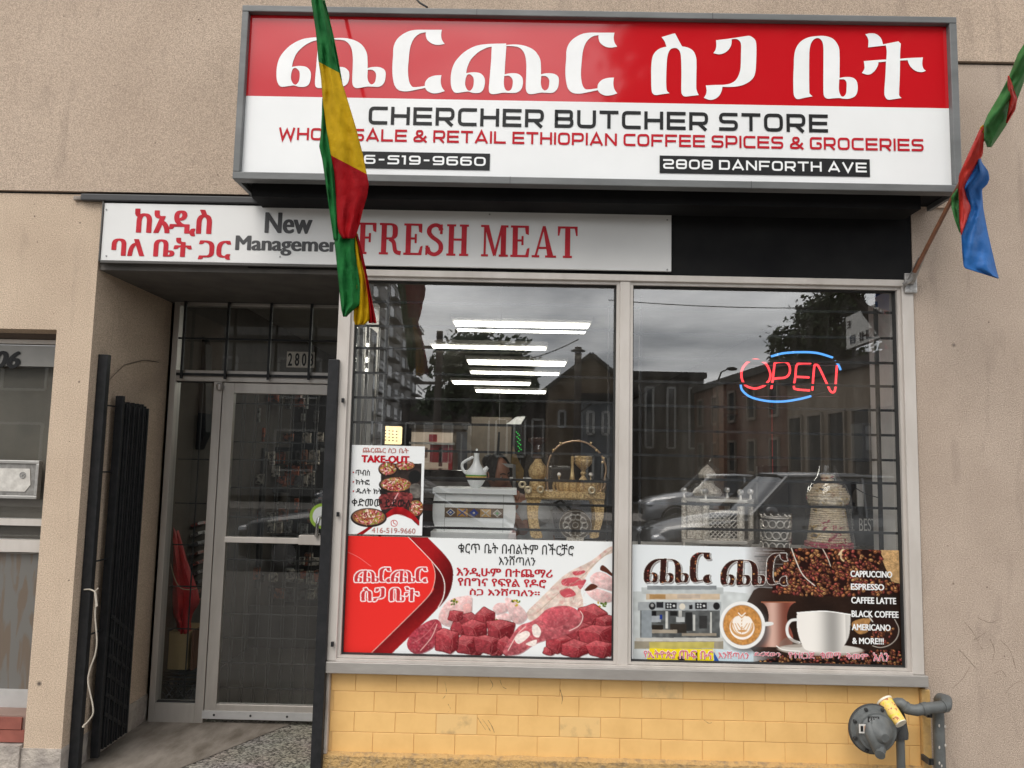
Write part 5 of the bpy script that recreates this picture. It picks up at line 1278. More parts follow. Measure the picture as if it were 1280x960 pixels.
# interior bars behind the shop windows
def grille(name_lab, x0, x1, ys, refx, vx, Y=.075):
    g = thing('window_bars', ((x0 + x1) / 2, Y, ZW0), name_lab, 'security bars', 'security bars behind the shop windows')
    for y in ys:
        z = at(refx, y, Y)[1]; MB().box(x0, x1, Y - .006, Y + .006, z - .0068, z + .0068).build('bar', m_blackmetal, g, fix=False)
    for px, w in vx:
        x = at(px, 600, Y)[0]; MB().box(x - w, x + w, Y + .007, Y + .018, .64, 2.72).build('upright', m_blackmetal, g, fix=False)
    return g
grille('black horizontal security bars inside the left shop window', -.95, .56, [380,410,438,469,500,531,565,598.7,628.8,660.7], 600, [(477, .007), (760, .005)])
grille('black horizontal security bars inside the right shop window', .625, 2.16, [388,420,451,480,510,541,572,601,632,663], 960, [(800, .007), (1101, .011)])
# door: inner mesh
DM = thing('door_mesh', ((dx0 + dx1) / 2, DY + .1, .1), 'dark welded wire gate behind the entrance door glass', 'wire gate')
for y in (505, 553, 575, 610, 647, 700, 768, 798, 829, 860):
    z = at(330, y, DY + .09)[1]; MB().box(dx0 + .02, -1.08, DY + .084, DY + .092, z - .004, z + .004).build('bar', M('dull_wire', (.03, .028, .026), .5, .2), DM, fix=False)
for k in range(9):
    for e in (0, .018): x = dx0 + .1 + k * .085 + e; MB().box(x - .0022, x + .0022, DY + .094, DY + .099, .1, ZT0).build('upright', MATS['dull_wire'], DM, fix=False)
for y in (645, 662): pass
SMs = thing('sidelight_mesh', (-2.2, DY + .1, .1), 'thin black wire mesh inside the narrow glass beside the door', 'wire mesh')
for y in (574, 629, 681, 733, 786):
    z = at(235, y, DY + .09)[1]; MB().box(xs1, xp, DY + .085, DY + .092, z - .004, z + .004).build('bar', m_blackmetal, SMs, fix=False)
for px in (214, 243):
    x = at(px, 650, DY + .09)[0]; MB().box(x - .004, x + .004, DY + .093, DY + .1, zsl, ZT0).build('upright', m_blackmetal, SMs, fix=False)

# ------------------------------------------------------------------ gas regulator
rx = at(1174, 930, -.10)[0]
m_gas = M('gas_grey_paint', (.12, .128, .127), .5, .1, col2=(.075, .08, .079), nscale=12, bscale=90, bump=.25, bdist=.004)
m_gasd = M('gas_dark_fitting', (.03, .031, .033), .6, col2=(.05, .05, .05), nscale=14, bscale=90, bump=.25)
RG = thing('gas_regulator', (*[at(1115, 955, -.12)[0]], -.12, 0), 'grey round gas regulator with pipes at the right end of the yellow blocks', 'gas regulator')
C = P3(1091, 911, -.17)
mb = MB(); mb.lathe(C, [(.02, -.135), (.075, -.06), (.088, -.05), (.10, -.022), (.118, -.014), (.121, 0), (.121, .014), (.10, .022), (.085, .05), (.02, .06)], 40, axis='y', squash=1.0); mb.build('diaphragm_case', m_gas, RG, smooth=35)
mb = MB(); mb.lathe(C, [(.090, -.0515), (.096, -.050), (.096, -.046)], 40, axis='y'); mb.build('case_ring', m_gas, RG, smooth=40)
for k in range(8):
    a = math.pi / 8 + k * math.pi / 4; MB().lathe(C + Vector((math.cos(a) * .109, -.016, math.sin(a) * .109)), [(.0095, 0), (.0095, -.010), (.006, -.013)], 6, axis='y').build('bolt', m_gasket, RG)
mb = MB(); g3 = lambda px, py, y: P3(px, py, y)
mb.tube([g3(1086, 905, -.22), g3(1089, 916, -.245), g3(1096, 928, -.25), g3(1100, 940, -.245)], [.026, .034, .036, .03], 14); mb.tube([g3(1088, 904, -.23), g3(1102, 912, -.25)], [.018, .014], 10)
mb.tube([g3(1097, 925, -.245), g3(1101, 938, -.27), g3(1100, 944, -.30)], [.024, .022, .024], 14); mb.build('vent_housing', m_gas, RG, smooth=55)
mb = MB(); mb.ball(g3(1103, 921, -.28), .019, .012, .019, 14, 8); mb.build('vent_plug', m_gas, RG, smooth=60)
def plate(pa, pb, y, mat, name): a, b = at(pa[0], pa[1], y), at(pb[0], pb[1], y); return box(name, a[0], b[0], y, y + .003, a[1], b[1], mat, RG)
plate((1074, 916.5), (1085, 905.5), -.236, M('label_white', (.7, .68, .64), .5), 'label')
plate((1076, 914.5), (1079, 907.5), -.238, m_blackink, 'label_print'); plate((1080.5, 914.5), (1084, 907.5), -.238, M('label_brown', (.55, .33, .22), .5), 'label_print')
plate((1085, 903), (1099, 896), -.236, m_gasket, 'number_plate')
for i, (w_, b) in enumerate((('63', 0), ('25', 1))): font_rect('plate_digits', w_, *at(1086.5 + i * 6, 902, -.2365), *at(1091.5 + i * 6, 897, -.2365), -.2375, M('stencil_grey', (.35, .36, .36), .5), RG, bold=.02)
mb = MB(); jx = at(1125.5, 930, -.13)[0]; zj = at(1125, 916, -.13)[1]
mb.tube([(jx, -.13, -.05), (jx, -.13, zj)], .021, 18); mb.build('service_pipe', m_gas, RG, smooth=40)
mb = MB(); mb.tube([(jx, -.13, zj - .025), (jx, -.13, zj + .005), (jx, -.13, zj + .04), (jx - .0, -.13, zj + .07)], [.038, .040, .034, .030], 12)
mb.tube([(jx - .09, -.15, zj + .028), (jx, -.13, zj + .03)], .03, 12); mb.tube([(jx, -.13, zj + .05), tuple(P3(1120, 883, -.10))], [.034, .03], 12); mb.build('tee_fitting', m_gasd, RG, smooth=40)
hp = [P3(1120, 890, -.12), P3(1119, 879, -.13), P3(1126, 879, -.15), P3(1134, 886, -.16), P3(1145, 888, -.17), P3(1160, 885, -.17), P3(1172, 884, -.165), P3(1183, 882, -.15), P3(1183, 875, -.12), P3(1176, 873, -.06), P3(1174, 876, -.03)]
c = [hp[0]]
for i in range(len(hp) - 1):
    for t in (.5, 1.0): c.append(hp[i].lerp(hp[i + 1], t))
mb = MB(); mb.tube(c, .028, 16); mb.build('swing_pipe', m_gas, RG, smooth=50)
mb = MB()
for k in (5, 9, 13): mb = MB(); mb.tube([c[k], c[k].lerp(c[k + 1], .9)], .0315, 16); mb.build('collar', m_gas, RG, smooth=40)
mb = MB(); mb.tube([(rx, -.10, -.05), (rx, -.10, at(1174, 884, -.10)[1])], .0285, 20); mb.build('riser_pipe', m_gas, RG, smooth=40)
mb = MB(); mb.lathe(C, [(.122, -.006), (.1255, -.004), (.1255, .004), (.122, .006)], 40, axis='y'); mb.build('seam_flange', m_gasd, RG, smooth=40)
mb = MB(); mb.lathe(C + Vector((0, -.001, 0)), [(.060, -.0625), (.064, -.066), (.068, -.0625)], 36, axis='y'); mb.build('cast_ridge', m_gas, RG, smooth=40)
for zz in (.45, .30): mb = MB(); mb.tube([(jx, -.13, zz * zj), (jx, -.13, zz * zj + .02)], .0245, 14); mb.build('pipe_band', m_gasd, RG)
for k, hz in enumerate((.22, .46)): mb = MB(); mb.box(rx - .04, rx + .04, -.075, -.062, hz, hz + .03); mb.box(rx - .045, rx - .034, -.075, .001, hz, hz + .03); mb.box(rx + .034, rx + .045, -.075, .001, hz, hz + .03); mb.build('wall_bracket', m_gasd, RG)
for k in range(7): p = Vector((rx + random.uniform(-.02, .02), -.1285, random.uniform(.05, .5))); MB().ball(p + Vector((0, .0015 * k % .002, 0)), .005, .002, .009, 6, 4).build('paint_chip', M('chip_pale', (.45, .42, .38), .8), RG)
CUP = thing('paper_cup', tuple(P3(1115, 893, -.21)), 'yellow printed paper cup wedged on its side between the gas regulator and pipe', 'cup')
ca, cb = P3(1106, 877, -.135), P3(1126, 904, -.225)
def cup_mat():
    t = NT('cup_print'); b = t.add('ShaderNodeBsdfPrincipled', Roughness=.5); tc = t.add('ShaderNodeTexCoord'); n = t.add('ShaderNodeTexNoise', Scale=55.0, Detail=2.0); t.link(tc.outputs['Object'], n.inputs['Vector'])
    r = t.add('ShaderNodeValToRGB'); e = r.color_ramp.elements; e[0].position = .35; e[0].color = (.35, .10, .03, 1); e[1].position = .40; e[1].color = (.78, .50, .16, 1); x = e.new(.6); x.color = (.74, .52, .10, 1); x = e.new(.66); x.color = (.62, .55, .03, 1)
    t.link(n.outputs['Fac'], r.inputs['Fac']); t.link(r.outputs['Color'], b.inputs['Base Color']); t.link(b.outputs['BSDF'], t.out.inputs['Surface']); return t.m
mb = MB(); mb.tube([ca, cb], [.040, .029], 24); mb.build('sleeve', cup_mat(), CUP, smooth=40)
d = (cb - ca).normalized(); mb = MB(); mb.tube([ca - d * .006, ca + d * .004], [.0435, .0425], 24); mb.build('rim', M('paper_white', (.75, .68, .55), .6), CUP, smooth=40)
mb = MB(); mb.tube([cb - d * .001, cb + d * .004], [.0295, .0295], 24); mb.build('base', MATS['paper_white'], CUP, smooth=40)

# ------------------------------------------------------------------ neon sign
NS = thing('neon_sign', tuple(P3(988, 472, .11)), 'red neon OPEN sign with blue oval arcs hanging inside the right window', 'neon sign')
m_nr, m_nb = emis('neon_red', (1.0, .05, .06), 1.25), emis('neon_blue', (.10, .36, .9), .85)
z7 = lambda pts: Z(770, 340, 2.824, pts); NY_ = .11
def neon(name, pts, m, sm=True, r=.0063):
    p = z7(pts); p = catmull(p, 6, False) if sm else p; mb = MB(); mb.tube([P3(a, b, NY_) for a, b in p], r, 8); return mb.build(name, m, NS, smooth=60)
neon('letter_tube', [(540,385),(545,360),(530,325),(500,310),(470,315),(447,340),(443,370),(455,398),(480,410),(500,410),(525,400),(538,385)], m_nr)
neon('letter_tube', [(548,412),(552,390),(560,322,1),(572,318),(600,318),(613,335),(612,358),(598,372),(570,375),(552,377)], m_nr)
neon('letter_tube', [(688,322),(650,323),(637,332),(633,370),(628,405),(638,414),(684,418)], m_nr); neon('letter_tube', [(637,370),(682,372)], m_nr, False)
neon('letter_tube', [(693,418),(695,390),(700,335),(706,328),(716,335),(740,385),(757,420),(768,424),(774,412),(777,370),(780,330)], m_nr)
neon('arc_tube', [(548,298),(590,287),(650,283),(710,286),(765,302)], m_nb); neon('arc_tube', [(772,314),(785,328),(793,346)], m_nb)
neon('arc_tube', [(440,396),(446,418),(475,441),(530,455),(590,457),(650,448),(688,438)], m_nb)
mb = MB()
for a, b in (((440, 395), (437, 370)), ((765, 302), (772, 314)), ((538, 385), (538, 392)), ((688, 438), (735, 425))): mb.tube([P3(*z7([a])[0], NY_ + .01), P3(*z7([b])[0], NY_ + .01)], .004, 6)
mb.tube([P3(*z7([p])[0], NY_ + .02) for p in ((735, 428), (770, 395), (795, 346))], .0015, 5)
mb.build('dark_tube', m_gasket, NS)
fr = MB()
for y in (330, 395, 440): a, b = z7([(445, y)])[0], z7([(785, y)])[0]; fr.tube([P3(*a, NY_ + .02), P3(*b, NY_ + .02)], .0022, 5)
fr.build('support_rod', M('clear_rod', (.10, .10, .10), .3), NS)
mb = MB(); mb.tube([P3(965, 504, .13), P3(965, 540, .13), P3(966, 592, .13)], .0024, 6); mb.build('hanging_cord', M('red_cord', (.35, .05, .04), .5), NS)
mb = MB(); mb.tube([P3(985, 350, .13), P3(975, 447, .13)], .001, 4); mb.tube([P3(1040, 350, .13), P3(1032, 445, .13)], .001, 4); mb.build('hanging_wire', m_gasket, NS)

# ------------------------------------------------------------------ things on the window shelf
SHY0, SHY1 = .10, .62
ZS = at(700, 679, .36)[1] - .005
sh = box('window_shelf', -.94, 2.14, SHY0, SHY1, ZS - .03, ZS, M('shelf_board', (.50, .48, .45), .6), B)
m_brass = M('brass_filigree', (.80, .58, .28), .35, .4, col2=(.42, .25, .10), nscale=105, lo=.42, hi=.60, bscale=140, bump=.8, bdist=.01)
m_brassp = M('brass_plain', (.78, .56, .28), .25, .55)
m_silver = M('silver_filigree', (.82, .76, .68), .35, .35, col2=(.42, .37, .31), nscale=120, lo=.42, hi=.58, bscale=150, bump=.8, bdist=.01)
m_silverp = M('silver_plain', (.85, .80, .73), .25, .5)
m_bag = glass_mat('clear_plastic', .07, tint=(.96, .96, .96), rough=.06, dirt=.02)

# white box with jebena
WB = thing('cabinet', (at(588, 668, .38)[0], .38, ZS), 'white curved coffee cabinet with coloured tile band on the window shelf', 'cabinet')
Yb = .15; m_wl = M('white_lacquer', (.84, .85, .85), .3, col2=(.79, .80, .80), coat=.3)
top = [(543.5,617),(541.5,625),(540.5,638),(541,650),(544,660),(546,668),(639,668),(642,660),(644,650),(644.5,638),(643.5,627),(641,618)]
mb = MB(); mb.prism([at(x, y, Yb) for x, y in catmull([(p[0], p[1]) + ((1,) if i in (0, 5, 6, 11) else ()) for i, p in enumerate(top)], 3)], Yb, Yb + .26); mb.build('body', m_wl, WB, bevel=.003)
a, b = at(540.5, 616.5, Yb - .02), at(646, 611.8, Yb - .02); box('top_slab', a[0], b[0], Yb - .02, Yb + .28, a[1], b[1], m_wl, WB, bevel=.003)
a, b = at(538, 672, Yb - .03), at(645, 666.5, Yb - .03); box('foot', a[0], b[0], Yb - .03, Yb + .29, ZS + .001, b[1], m_wl, WB, bevel=.003)
gl = MB()
for px in (556, 629): x = at(px, 640, Yb)[0]; gl.box(x - .001, x + .001, Yb - .0012, Yb + .001, at(px, 666, Yb)[1], at(px, 618, Yb)[1])
gl.build('panel_joint', M('joint_grey', (.25, .25, .25), .6), WB)
a, b = at(555.8, 646.3, Yb - .003), at(629, 635.8, Yb - .003); bd = box('tile_band', a[0], b[0], Yb - .004, Yb + .001, a[1], b[1], M('band_brown', (.14, .085, .05), .4), WB)
w = (b[0] - a[0]) / 5; cz = (a[1] + b[1]) / 2; hh = (b[1] - a[1]) * .42
mt = [M('tile_blue', (.03, .09, .32), .3), M('tile_gold', (.50, .27, .07), .3), M('tile_navy', (.02, .05, .30), .3), M('tile_amber', (.55, .33, .12), .3), M('tile_green', (.10, .45, .12), .3)]
cream = M('tile_cream', (.62, .58, .50), .3)
for i in range(5):
    cx = a[0] + (i + .5) * w; dia = lambda s_, y: [(cx - hh * s_ * 1.15, y, cz), (cx, y, cz - hh * s_), (cx + hh * s_ * 1.15, y, cz), (cx, y, cz + hh * s_)]
    if i % 2 == 0:
        mb = MB(); mb.face(dia(1.0, Yb - .0047)); mb.build('diamond', cream if i != 2 else mt[2], bd, fix=False); mb = MB(); mb.face(dia(.72, Yb - .0054)); mb.build('diamond', mt[i] if i < 4 else M('tile_grey', (.3, .3, .28), .4), bd, fix=False); mb = MB(); mb.face(dia(.32, Yb - .006)); mb.build('diamond', cream if i < 4 else mt[4], bd, fix=False)
    else:
        mb = MB(); 
        for s1 in (-1, 1): mb.obox((cx - hh * .95, Yb - .005, cz - hh * .8 * s1), (cx + hh * .95, Yb - .005, cz + hh * .8 * s1), .001, .006)
        mb.cur = 0; mb.build('cross', cream if i == 3 else mt[0], bd, fix=False); mb = MB(); mb.box(cx - w * .46, cx + w * .46, Yb - .0046, Yb - .004, cz - hh * .95, cz + hh * .95); mb.build('tile', mt[1] if i == 1 else mt[3], bd, fix=False)
JB = thing('coffee_pot', (at(595, 611, .36)[0], .36, at(595, 611.8, Yb)[1]), 'white clay coffee pot with green yellow red band on the white cabinet', 'coffee pot')
jY = .24; jz = lambda y: at(595, y, jY)[1]; jx_ = at(595, 600, jY)[0]; sc = lambda dpx: dpx * (4.3 + jY) / FPX
zb0 = at(595, 611.8, Yb)[1] + .001
hgt = jz(561) - zb0; prof = [(13, 0), (18, .04), (26, .12), (34, .22), (38, .30), (38.5, .36), (38, .40), (33, .45), (24, .52), (15, .62), (10.5, .72), (9.5, .82), (10, .90), (11, .93), (9, .95), (4, .955), (3, .97), (4, .985), (3, 1.0), (.5, 1.0)]
mb = MB(); mb.lathe((jx_, jY, zb0), [(sc(r * .335), h * hgt) for r, h in prof], 36); mb.build('body', m_wl, JB, smooth=45)
for k, (h0, h1, mm_) in enumerate(((.315, .345, M('glaze_green', (.12, .40, .05), .3)), (.275, .315, M('glaze_gold', (.72, .45, .12), .3)), (.225, .262, M('glaze_red', (.42, .03, .03), .3)), (.262, .275, m_gasket))):
    def rad(h):
        for (r0, a0), (r1, a1) in zip(prof[:-1], prof[1:]):
            if a0 <= h <= a1: return sc((r0 + (r1 - r0) * (h - a0) / (a1 - a0 + 1e-9)) * .335)
    mb = MB(); n = 36; vs = [(jx_ + (rad(h) + .0012) * math.cos(2 * math.pi * i / n), jY + (rad(h) + .0012) * math.sin(2 * math.pi * i / n), zb0 + h * hgt) for h in (h0, (h0 + h1) / 2, h1) for i in range(n)]
    mb.raw(vs, [(j * n + i, j * n + (i + 1) % n, (j + 1) * n + (i + 1) % n, (j + 1) * n + i) for j in (0, 1) for i in range(n)]); mb.build('glazed_band', mm_, JB, smooth=60)
hs = [P3(x, y, jY) for x, y in catmull(Z(520, 550, 7.387, [(530,155),(470,185),(430,215),(427,255),(450,295),(475,315)]), 5, False)]
mb = MB(); mb.tube(hs, .0085, 10); mb.build('handle', m_wl, JB, smooth=60)
mb = MB(); mb.tube([P3(*Z(520, 550, 7.387, [p])[0], jY) for p in ((590, 320), (620, 300), (650, 262), (662, 252))], [.028, .020, .012, .010], 12); mb.build('spout', m_wl, JB, smooth=60)

# gold stand
def gz(px, py, Y): return P3(*Z(650, 540, 6.854, [(px, py)])[0], Y)
GS = thing('gold_stand', (at(706, 668, .4)[0], .4, ZS), 'gold filigree coffee stand with curved legs on the window shelf', 'display stand')
gY = .17
for lab, pts in (('leg', [(70,560),(185,560),(165,620),(155,690),(160,780),(180,850),(190,905),(100,905),(80,820),(65,730),(62,640)]), ('leg', [(610,560),(712,560),(720,640),(718,720),(700,800),(680,860),(670,905),(600,905),(630,840),(645,760),(640,680),(625,620)])):
    for dy in (0, .2):
        mb = MB(); mb.prism([tuple(gz(x, y, gY).xz) for x, y in catmull(pts, 3)], gY + dy, gY + dy + .03); mb.build(lab, m_brass, GS, bevel=.002)
mb = MB(); p, q_ = gz(45, 562, gY - .02), gz(730, 520, gY - .02); mb.box(p.x, q_.x, gY - .02, gY + .27, p.z, q_.z); mb.build('tray_top', m_brass, GS, bevel=.004)
mb = MB(); p, q_ = gz(48, 572, gY - .01), gz(725, 563, gY - .01); mb.box(p.x, q_.x, gY - .01, gY + .26, p.z, q_.z); mb.build('apron', m_brassp, GS)
for px, py in ((20, 450), (70, 495), (175, 492), (615, 500)):
    c_ = gz(px, py, gY - .035); mb = MB(); mb.tube([c_ + Vector((math.cos(t) * .016, 0, math.sin(t) * .016)) for t in np.linspace(0, 6.28, 17)[:-1]], .007, 8, closed=True); mb.build('ring_ornament', M('pearl_ring', (.72, .60, .40), .3, .5), GS, smooth=60)
TR = thing('basket', tuple(gz(500, 515, gY + .1)), 'oval gold basket with tall hoop handle standing on the gold stand', 'basket')
def ring(c, rx, ry, r, mat, name, par, n=40):
    mb = MB(); mb.tube([c + Vector((math.cos(t) * rx, math.sin(t) * ry, 0)) for t in np.linspace(0, 2 * math.pi, n, endpoint=False)], r, 7, closed=True); return mb.build(name, mat, par, smooth=60)
tc_ = gz(505, 520, gY + .1); R_ = (gz(715, 500, gY + .1).x - gz(290, 500, gY + .1).x) / 2; tc_.z += .006
mb = MB(); mb.lathe(tc_, [(R_ * .3, 0), (R_ * .86, 0), (R_ * .95, .02), (R_, .055), (R_ * .98, .057), (R_ * .90, .022), (R_ * .4, .006)], 44, squash=.42); mb.build('bowl', m_brass, TR, smooth=40)
ring(tc_ + Vector((0, 0, .06)), R_ * 1.0, R_ * .42, .006, m_brassp, 'rim', TR)
for k in range(22):
    t = 2 * math.pi * k / 22; c_ = tc_ + Vector((math.cos(t) * R_ * 1.01, math.sin(t) * R_ * .43, .03)); MB().tube([c_ + Vector((0, 0, -.03)), c_ + Vector((math.cos(t) * .008, 0, 0)), c_ + Vector((0, 0, .032))], .0035, 6).build('scroll', m_brassp, TR)
arc = [gz(x, y, gY + .08) for x, y in catmull([(238,500),(232,400),(240,280),(270,190),(330,120),(400,88),(480,76),(560,88),(630,130),(690,190),(725,260),(736,330),(725,400),(728,460),(690,500),(640,515)], 5, False)]
mb = MB(); mb.tube(arc, .0058, 8); mb.build('hoop_handle', M('rose_gold', (.62, .42, .27), .3, .85), TR, smooth=60)
for px, py in ((287, 155), (348, 97), (608, 95), (655, 155), (715, 225), (708, 260)):
    MB().ball(gz(px, py, gY + .07), .009, n=8, m=6).build('bead', m_brassp, TR, smooth=60)
CU = thing('censer', tuple(gz(535, 400, gY + .12)), 'brass footed incense cup standing inside the gold basket hoop', 'incense cup')
cc = gz(540, 430, gY + .12); h_ = gz(540, 205, gY + .12).z - cc.z
mb = MB(); mb.lathe(cc, [(.026, 0), (.028, .01), (.014, .03), (.010, h_ * .25), (.019, h_ * .34), (.010, h_ * .42), (.018, h_ * .5), (.040, h_ * .62), (.052, h_ * .72), (.054, h_ * .82), (.050, h_ * .86), (.055, h_ * .95), (.046, h_), (.001, h_)], 28); mb.build('bowl', m_brass, CU, smooth=40)
VS = thing('bottle', tuple(gz(445, 395, gY + .1)), 'slim brass rosewater bottle standing left of the incense cup', 'bottle')
c0 = gz(447, 420, gY + .1); hh_ = gz(450, 208, gY + .1).z - c0.z; mb = MB(); mb.lathe(c0, [(.012, 0), (.016, .01), (.013, .03), (.009, .06), (.008, hh_ * .7), (.010, hh_ * .75), (.009, hh_), (.001, hh_)], 14); mb.build('body', m_brassp, VS, smooth=50)
for (px, py, lb) in ((335, 395, 'left'), (605, 395, 'right')):
    CB = thing('finial', tuple(gz(px, py + 30, gY + .05)), f'small clear crystal knob on the {lb} end of the gold basket', 'finial'); mb = MB(); mb.ball(gz(px, py - 30, gY + .05), .013, n=10, m=6); mb.build('crystal', m_silverp, CB, smooth=20); mb = MB(); mb.tube([gz(px, py + 30, gY + .05), gz(px, py - 15, gY + .05)], .004, 6); mb.build('stem', m_brassp, CB)
# plastic wrapped jug
JG = thing('wrapped_jug', tuple(gz(145, 515, gY + .08)), 'brass jug wrapped in crinkled clear plastic on the left of the gold stand', 'jug')
c0 = gz(150, 517, gY + .1); hh_ = gz(150, 230, gY + .1).z - c0.z
mb = MB(); mb.lathe(c0, [(.035, 0), (.045, .01), (.050, hh_ * .2), (.046, hh_ * .34), (.038, hh_ * .4), (.052, hh_ * .5), (.057, hh_ * .65), (.045, hh_ * .8), (.025, hh_ * .92), (.018, hh_), (.001, hh_)], 26); mb.build('jug', m_brass, JG, smooth=40)
def crinkle(c0, prof, name, par, amp=.16, n=26, seed=1, mat=None):
    mb = MB(); vs = []; n2 = len(prof)
    for r, h in prof:
        for k in range(n):
            t = 2 * math.pi * k / n; rr = r * (1 + amp * mnoise.noise(Vector((math.cos(t) * 2.2, math.sin(t) * 2.2, h * 14 + seed)))); vs.append((c0.x + rr * math.cos(t), c0.y + rr * math.sin(t), c0.z + h + .006 * mnoise.noise(Vector((t, h * 30, seed)))))
    mb.raw(vs, [(i * n + k, i * n + (k + 1) % n, (i + 1) * n + (k + 1) % n, (i + 1) * n + k) for i in range(n2 - 1) for k in range(n)]); return mb.build(name, mat or m_bag, par, smooth=25)
crinkle(c0, [(.058, .002), (.068, hh_ * .2), (.075, hh_ * .5), (.082, hh_ * .8), (.070, hh_ * 1.05), (.040, hh_ * 1.22), (.012, hh_ * 1.3), (.022, hh_ * 1.42)], 'plastic_wrap', JG)
# filigree plate under the stand
PL = thing('filigree_plate', tuple(gz(480, 895, gY + .1)), 'silvery filigree plate leaning between the legs of the gold stand', 'plate')
c0 = gz(475, 800, gY + .1)
for rr_, k in ((.082, 40), (.060, 30), (.036, 20), (.016, 12)):
    mb = MB(); mb.tube([c0 + Vector((math.cos(t) * rr_ * 1.15, .01, math.sin(t) * rr_)) for t in np.linspace(0, 6.283, k, endpoint=False)], .003, 6, closed=True); mb.build('wire_ring', m_silverp, PL, smooth=60)
for k in range(10):
    t = k * math.pi / 5; c1 = c0 + Vector((math.cos(t) * .056, .008, math.sin(t) * .048)); mb = MB(); mb.tube([c1 + Vector((math.cos(s_) * .019, 0, math.sin(s_) * .019)) for s_ in np.linspace(0, 6.283, 12, endpoint=False)], .0022, 5, closed=True); mb.build('scroll', m_silverp, PL, smooth=60)
mb = MB(); mb.lathe(c0 + Vector((0, .03, 0)), [(.001, 0), (.09, 0), (.093, -.008), (.093, 0), (.001, .006)], 32, axis='y'); mb.build('backing', M('tarnished', (.25, .21, .17), .4, .6), PL, smooth=40)
mb = MB(); mb.box(c0.x - .05, c0.x + .05, c0.y, c0.y + .05, ZS, c0.z - .07); mb.build('foot', m_silver, PL)

# silver stand in the right window
def s1(px, py, Y): return P3(*Z(780, 560, 6.856, [(px, py)])[0], Y)
SS = thing('silver_stand', (s1(800, 810, .4).x, .4, ZS), 'six sided silver filigree stand with lattice panels and crystal knobs', 'display stand')
sY = .15; xs_ = lambda px, Y=sY: s1(px, 600, Y).x
ztop, zbot = s1(800, 455, sY).z, s1(800, 790, sY).z
for px, Y, kn in ((515, sY + .06, 1), (700, sY, 1), (1000, sY, 1), (1085, sY + .09, 1), (885, sY + .28, 1), (640, sY + .28, 0)):
    x = s1(px, 600, Y).x; mb = MB(); mb.tube([(x, Y, zbot), (x, Y, ztop)], .016 if Y > sY + .05 else .021, 14); mb.build('post', m_silver, SS, smooth=50)
    mb = MB(); mb.tube([(x, Y, ztop + .012), (x, Y, ztop + .04)], [.008, .005], 8); mb.build('knob_stem', m_silverp, SS); mb = MB(); mb.ball((x, Y, ztop + .054), .019, n=10, m=7); k_ = mb.build('crystal_knob', M('crystal', (.75, .73, .7), .05, .6), SS, smooth=15)
hexo = [(s1(495, 0, sY + .06).x, sY + .07), (s1(640, 0, sY).x, sY - .03), (s1(1040, 0, sY).x, sY - .03), (s1(1110, 0, sY + .1).x, sY + .10), (s1(930, 0, sY + .3).x, sY + .30), (s1(610, 0, sY + .3).x, sY + .30)]
for z0, z1, nm in ((ztop - .006, ztop + .012, 'tray_top'), (zbot - .02, zbot, 'tray_base')):
    mb = MB(); n = 6; vs = [(x, y, z) for z in (z0, z1) for x, y in hexo]; mb.raw(vs, [(0, 1, 2, 3, 4, 5), (11, 10, 9, 8, 7, 6)] + [(i, (i + 1) % 6, (i + 1) % 6 + 6, i + 6) for i in range(6)]); mb.build(nm, m_silverp, SS, bevel=.003)
lx0, lx1 = xs_(722), xs_(978); lz0, lz1 = s1(800, 785, sY).z, s1(800, 545, sY).z
mb = MB(); nn = 9; dx = (lx1 - lx0) / 4; H = lz1 - lz0
for k in range(-4, 9):
    for sgn in (1, -1):
        # diagonal strip clipped to the panel
        xa = lx0 + k * dx * .62; pts = []
        for t in np.linspace(0, 1, 24):
            x = xa + sgn * t * H * 1.0 + (0 if sgn == 1 else H * .0 + (lx1 - lx0) * .0); z = lz0 + t * H
            if lx0 <= x <= lx1: pts.append((x, sY + .004 * sgn, z))
        if len(pts) > 1: mb.obox(pts[0], pts[-1], .004, .008, up=(0, 1, 0))
ob_ = mb.build('lattice_panel', m_silverp, SS)
for z in (lz0, lz1): box('lattice_rail', lx0, lx1, sY - .004, sY + .01, z - .008, z + .008, m_silver, SS)
box('lattice_rail', lx0, lx1, sY - .003, sY + .009, lz1 - .05, lz1 - .045, m_silver, SS)
mb = MB(); mb.face([(xs_(545, sY + .05), sY + .055, lz0), (xs_(690), sY + .004, lz0), (xs_(690), sY + .004, ztop - .03), (xs_(545, sY + .05), sY + .055, ztop - .03)]); mb.build('side_panel', m_silver, SS, fix=False, thick=.003)
for px, Y in ((515, sY + .06), (700, sY), (995, sY), (1085, sY + .09)): x = s1(px, 600, Y).x; box('foot', x - .006, x + .006, Y - .006, Y + .006, ZS, zbot - .02, m_silverp, SS)
SJ = thing('wrapped_pot', tuple(s1(710, 440, .38)), 'silver coffee pot wrapped in clear plastic on top of the silver stand', 'pot')
c0 = Vector((s1(715, 440, .27).x, .27, ztop + .013)); hh_ = s1(700, 140, .27).z - c0.z
mb = MB(); mb.lathe(c0, [(.04, 0), (.075, .01), (.085, hh_ * .14), (.075, hh_ * .26), (.045, hh_ * .36), (.034, hh_ * .46), (.048, hh_ * .58), (.052, hh_ * .7), (.035, hh_ * .84), (.012, hh_ * .95), (.001, hh_)], 28); mb.build('pot', m_silver, SJ, smooth=40)
crinkle(c0, [(.10, .002), (.112, hh_ * .14), (.105, hh_ * .3), (.064, hh_ * .42), (.058, hh_ * .52), (.075, hh_ * .68), (.068, hh_ * .85), (.035, hh_ * 1.0), (.010, hh_ * 1.07), (.022, hh_ * 1.16)], 'plastic_wrap', SJ, .22)
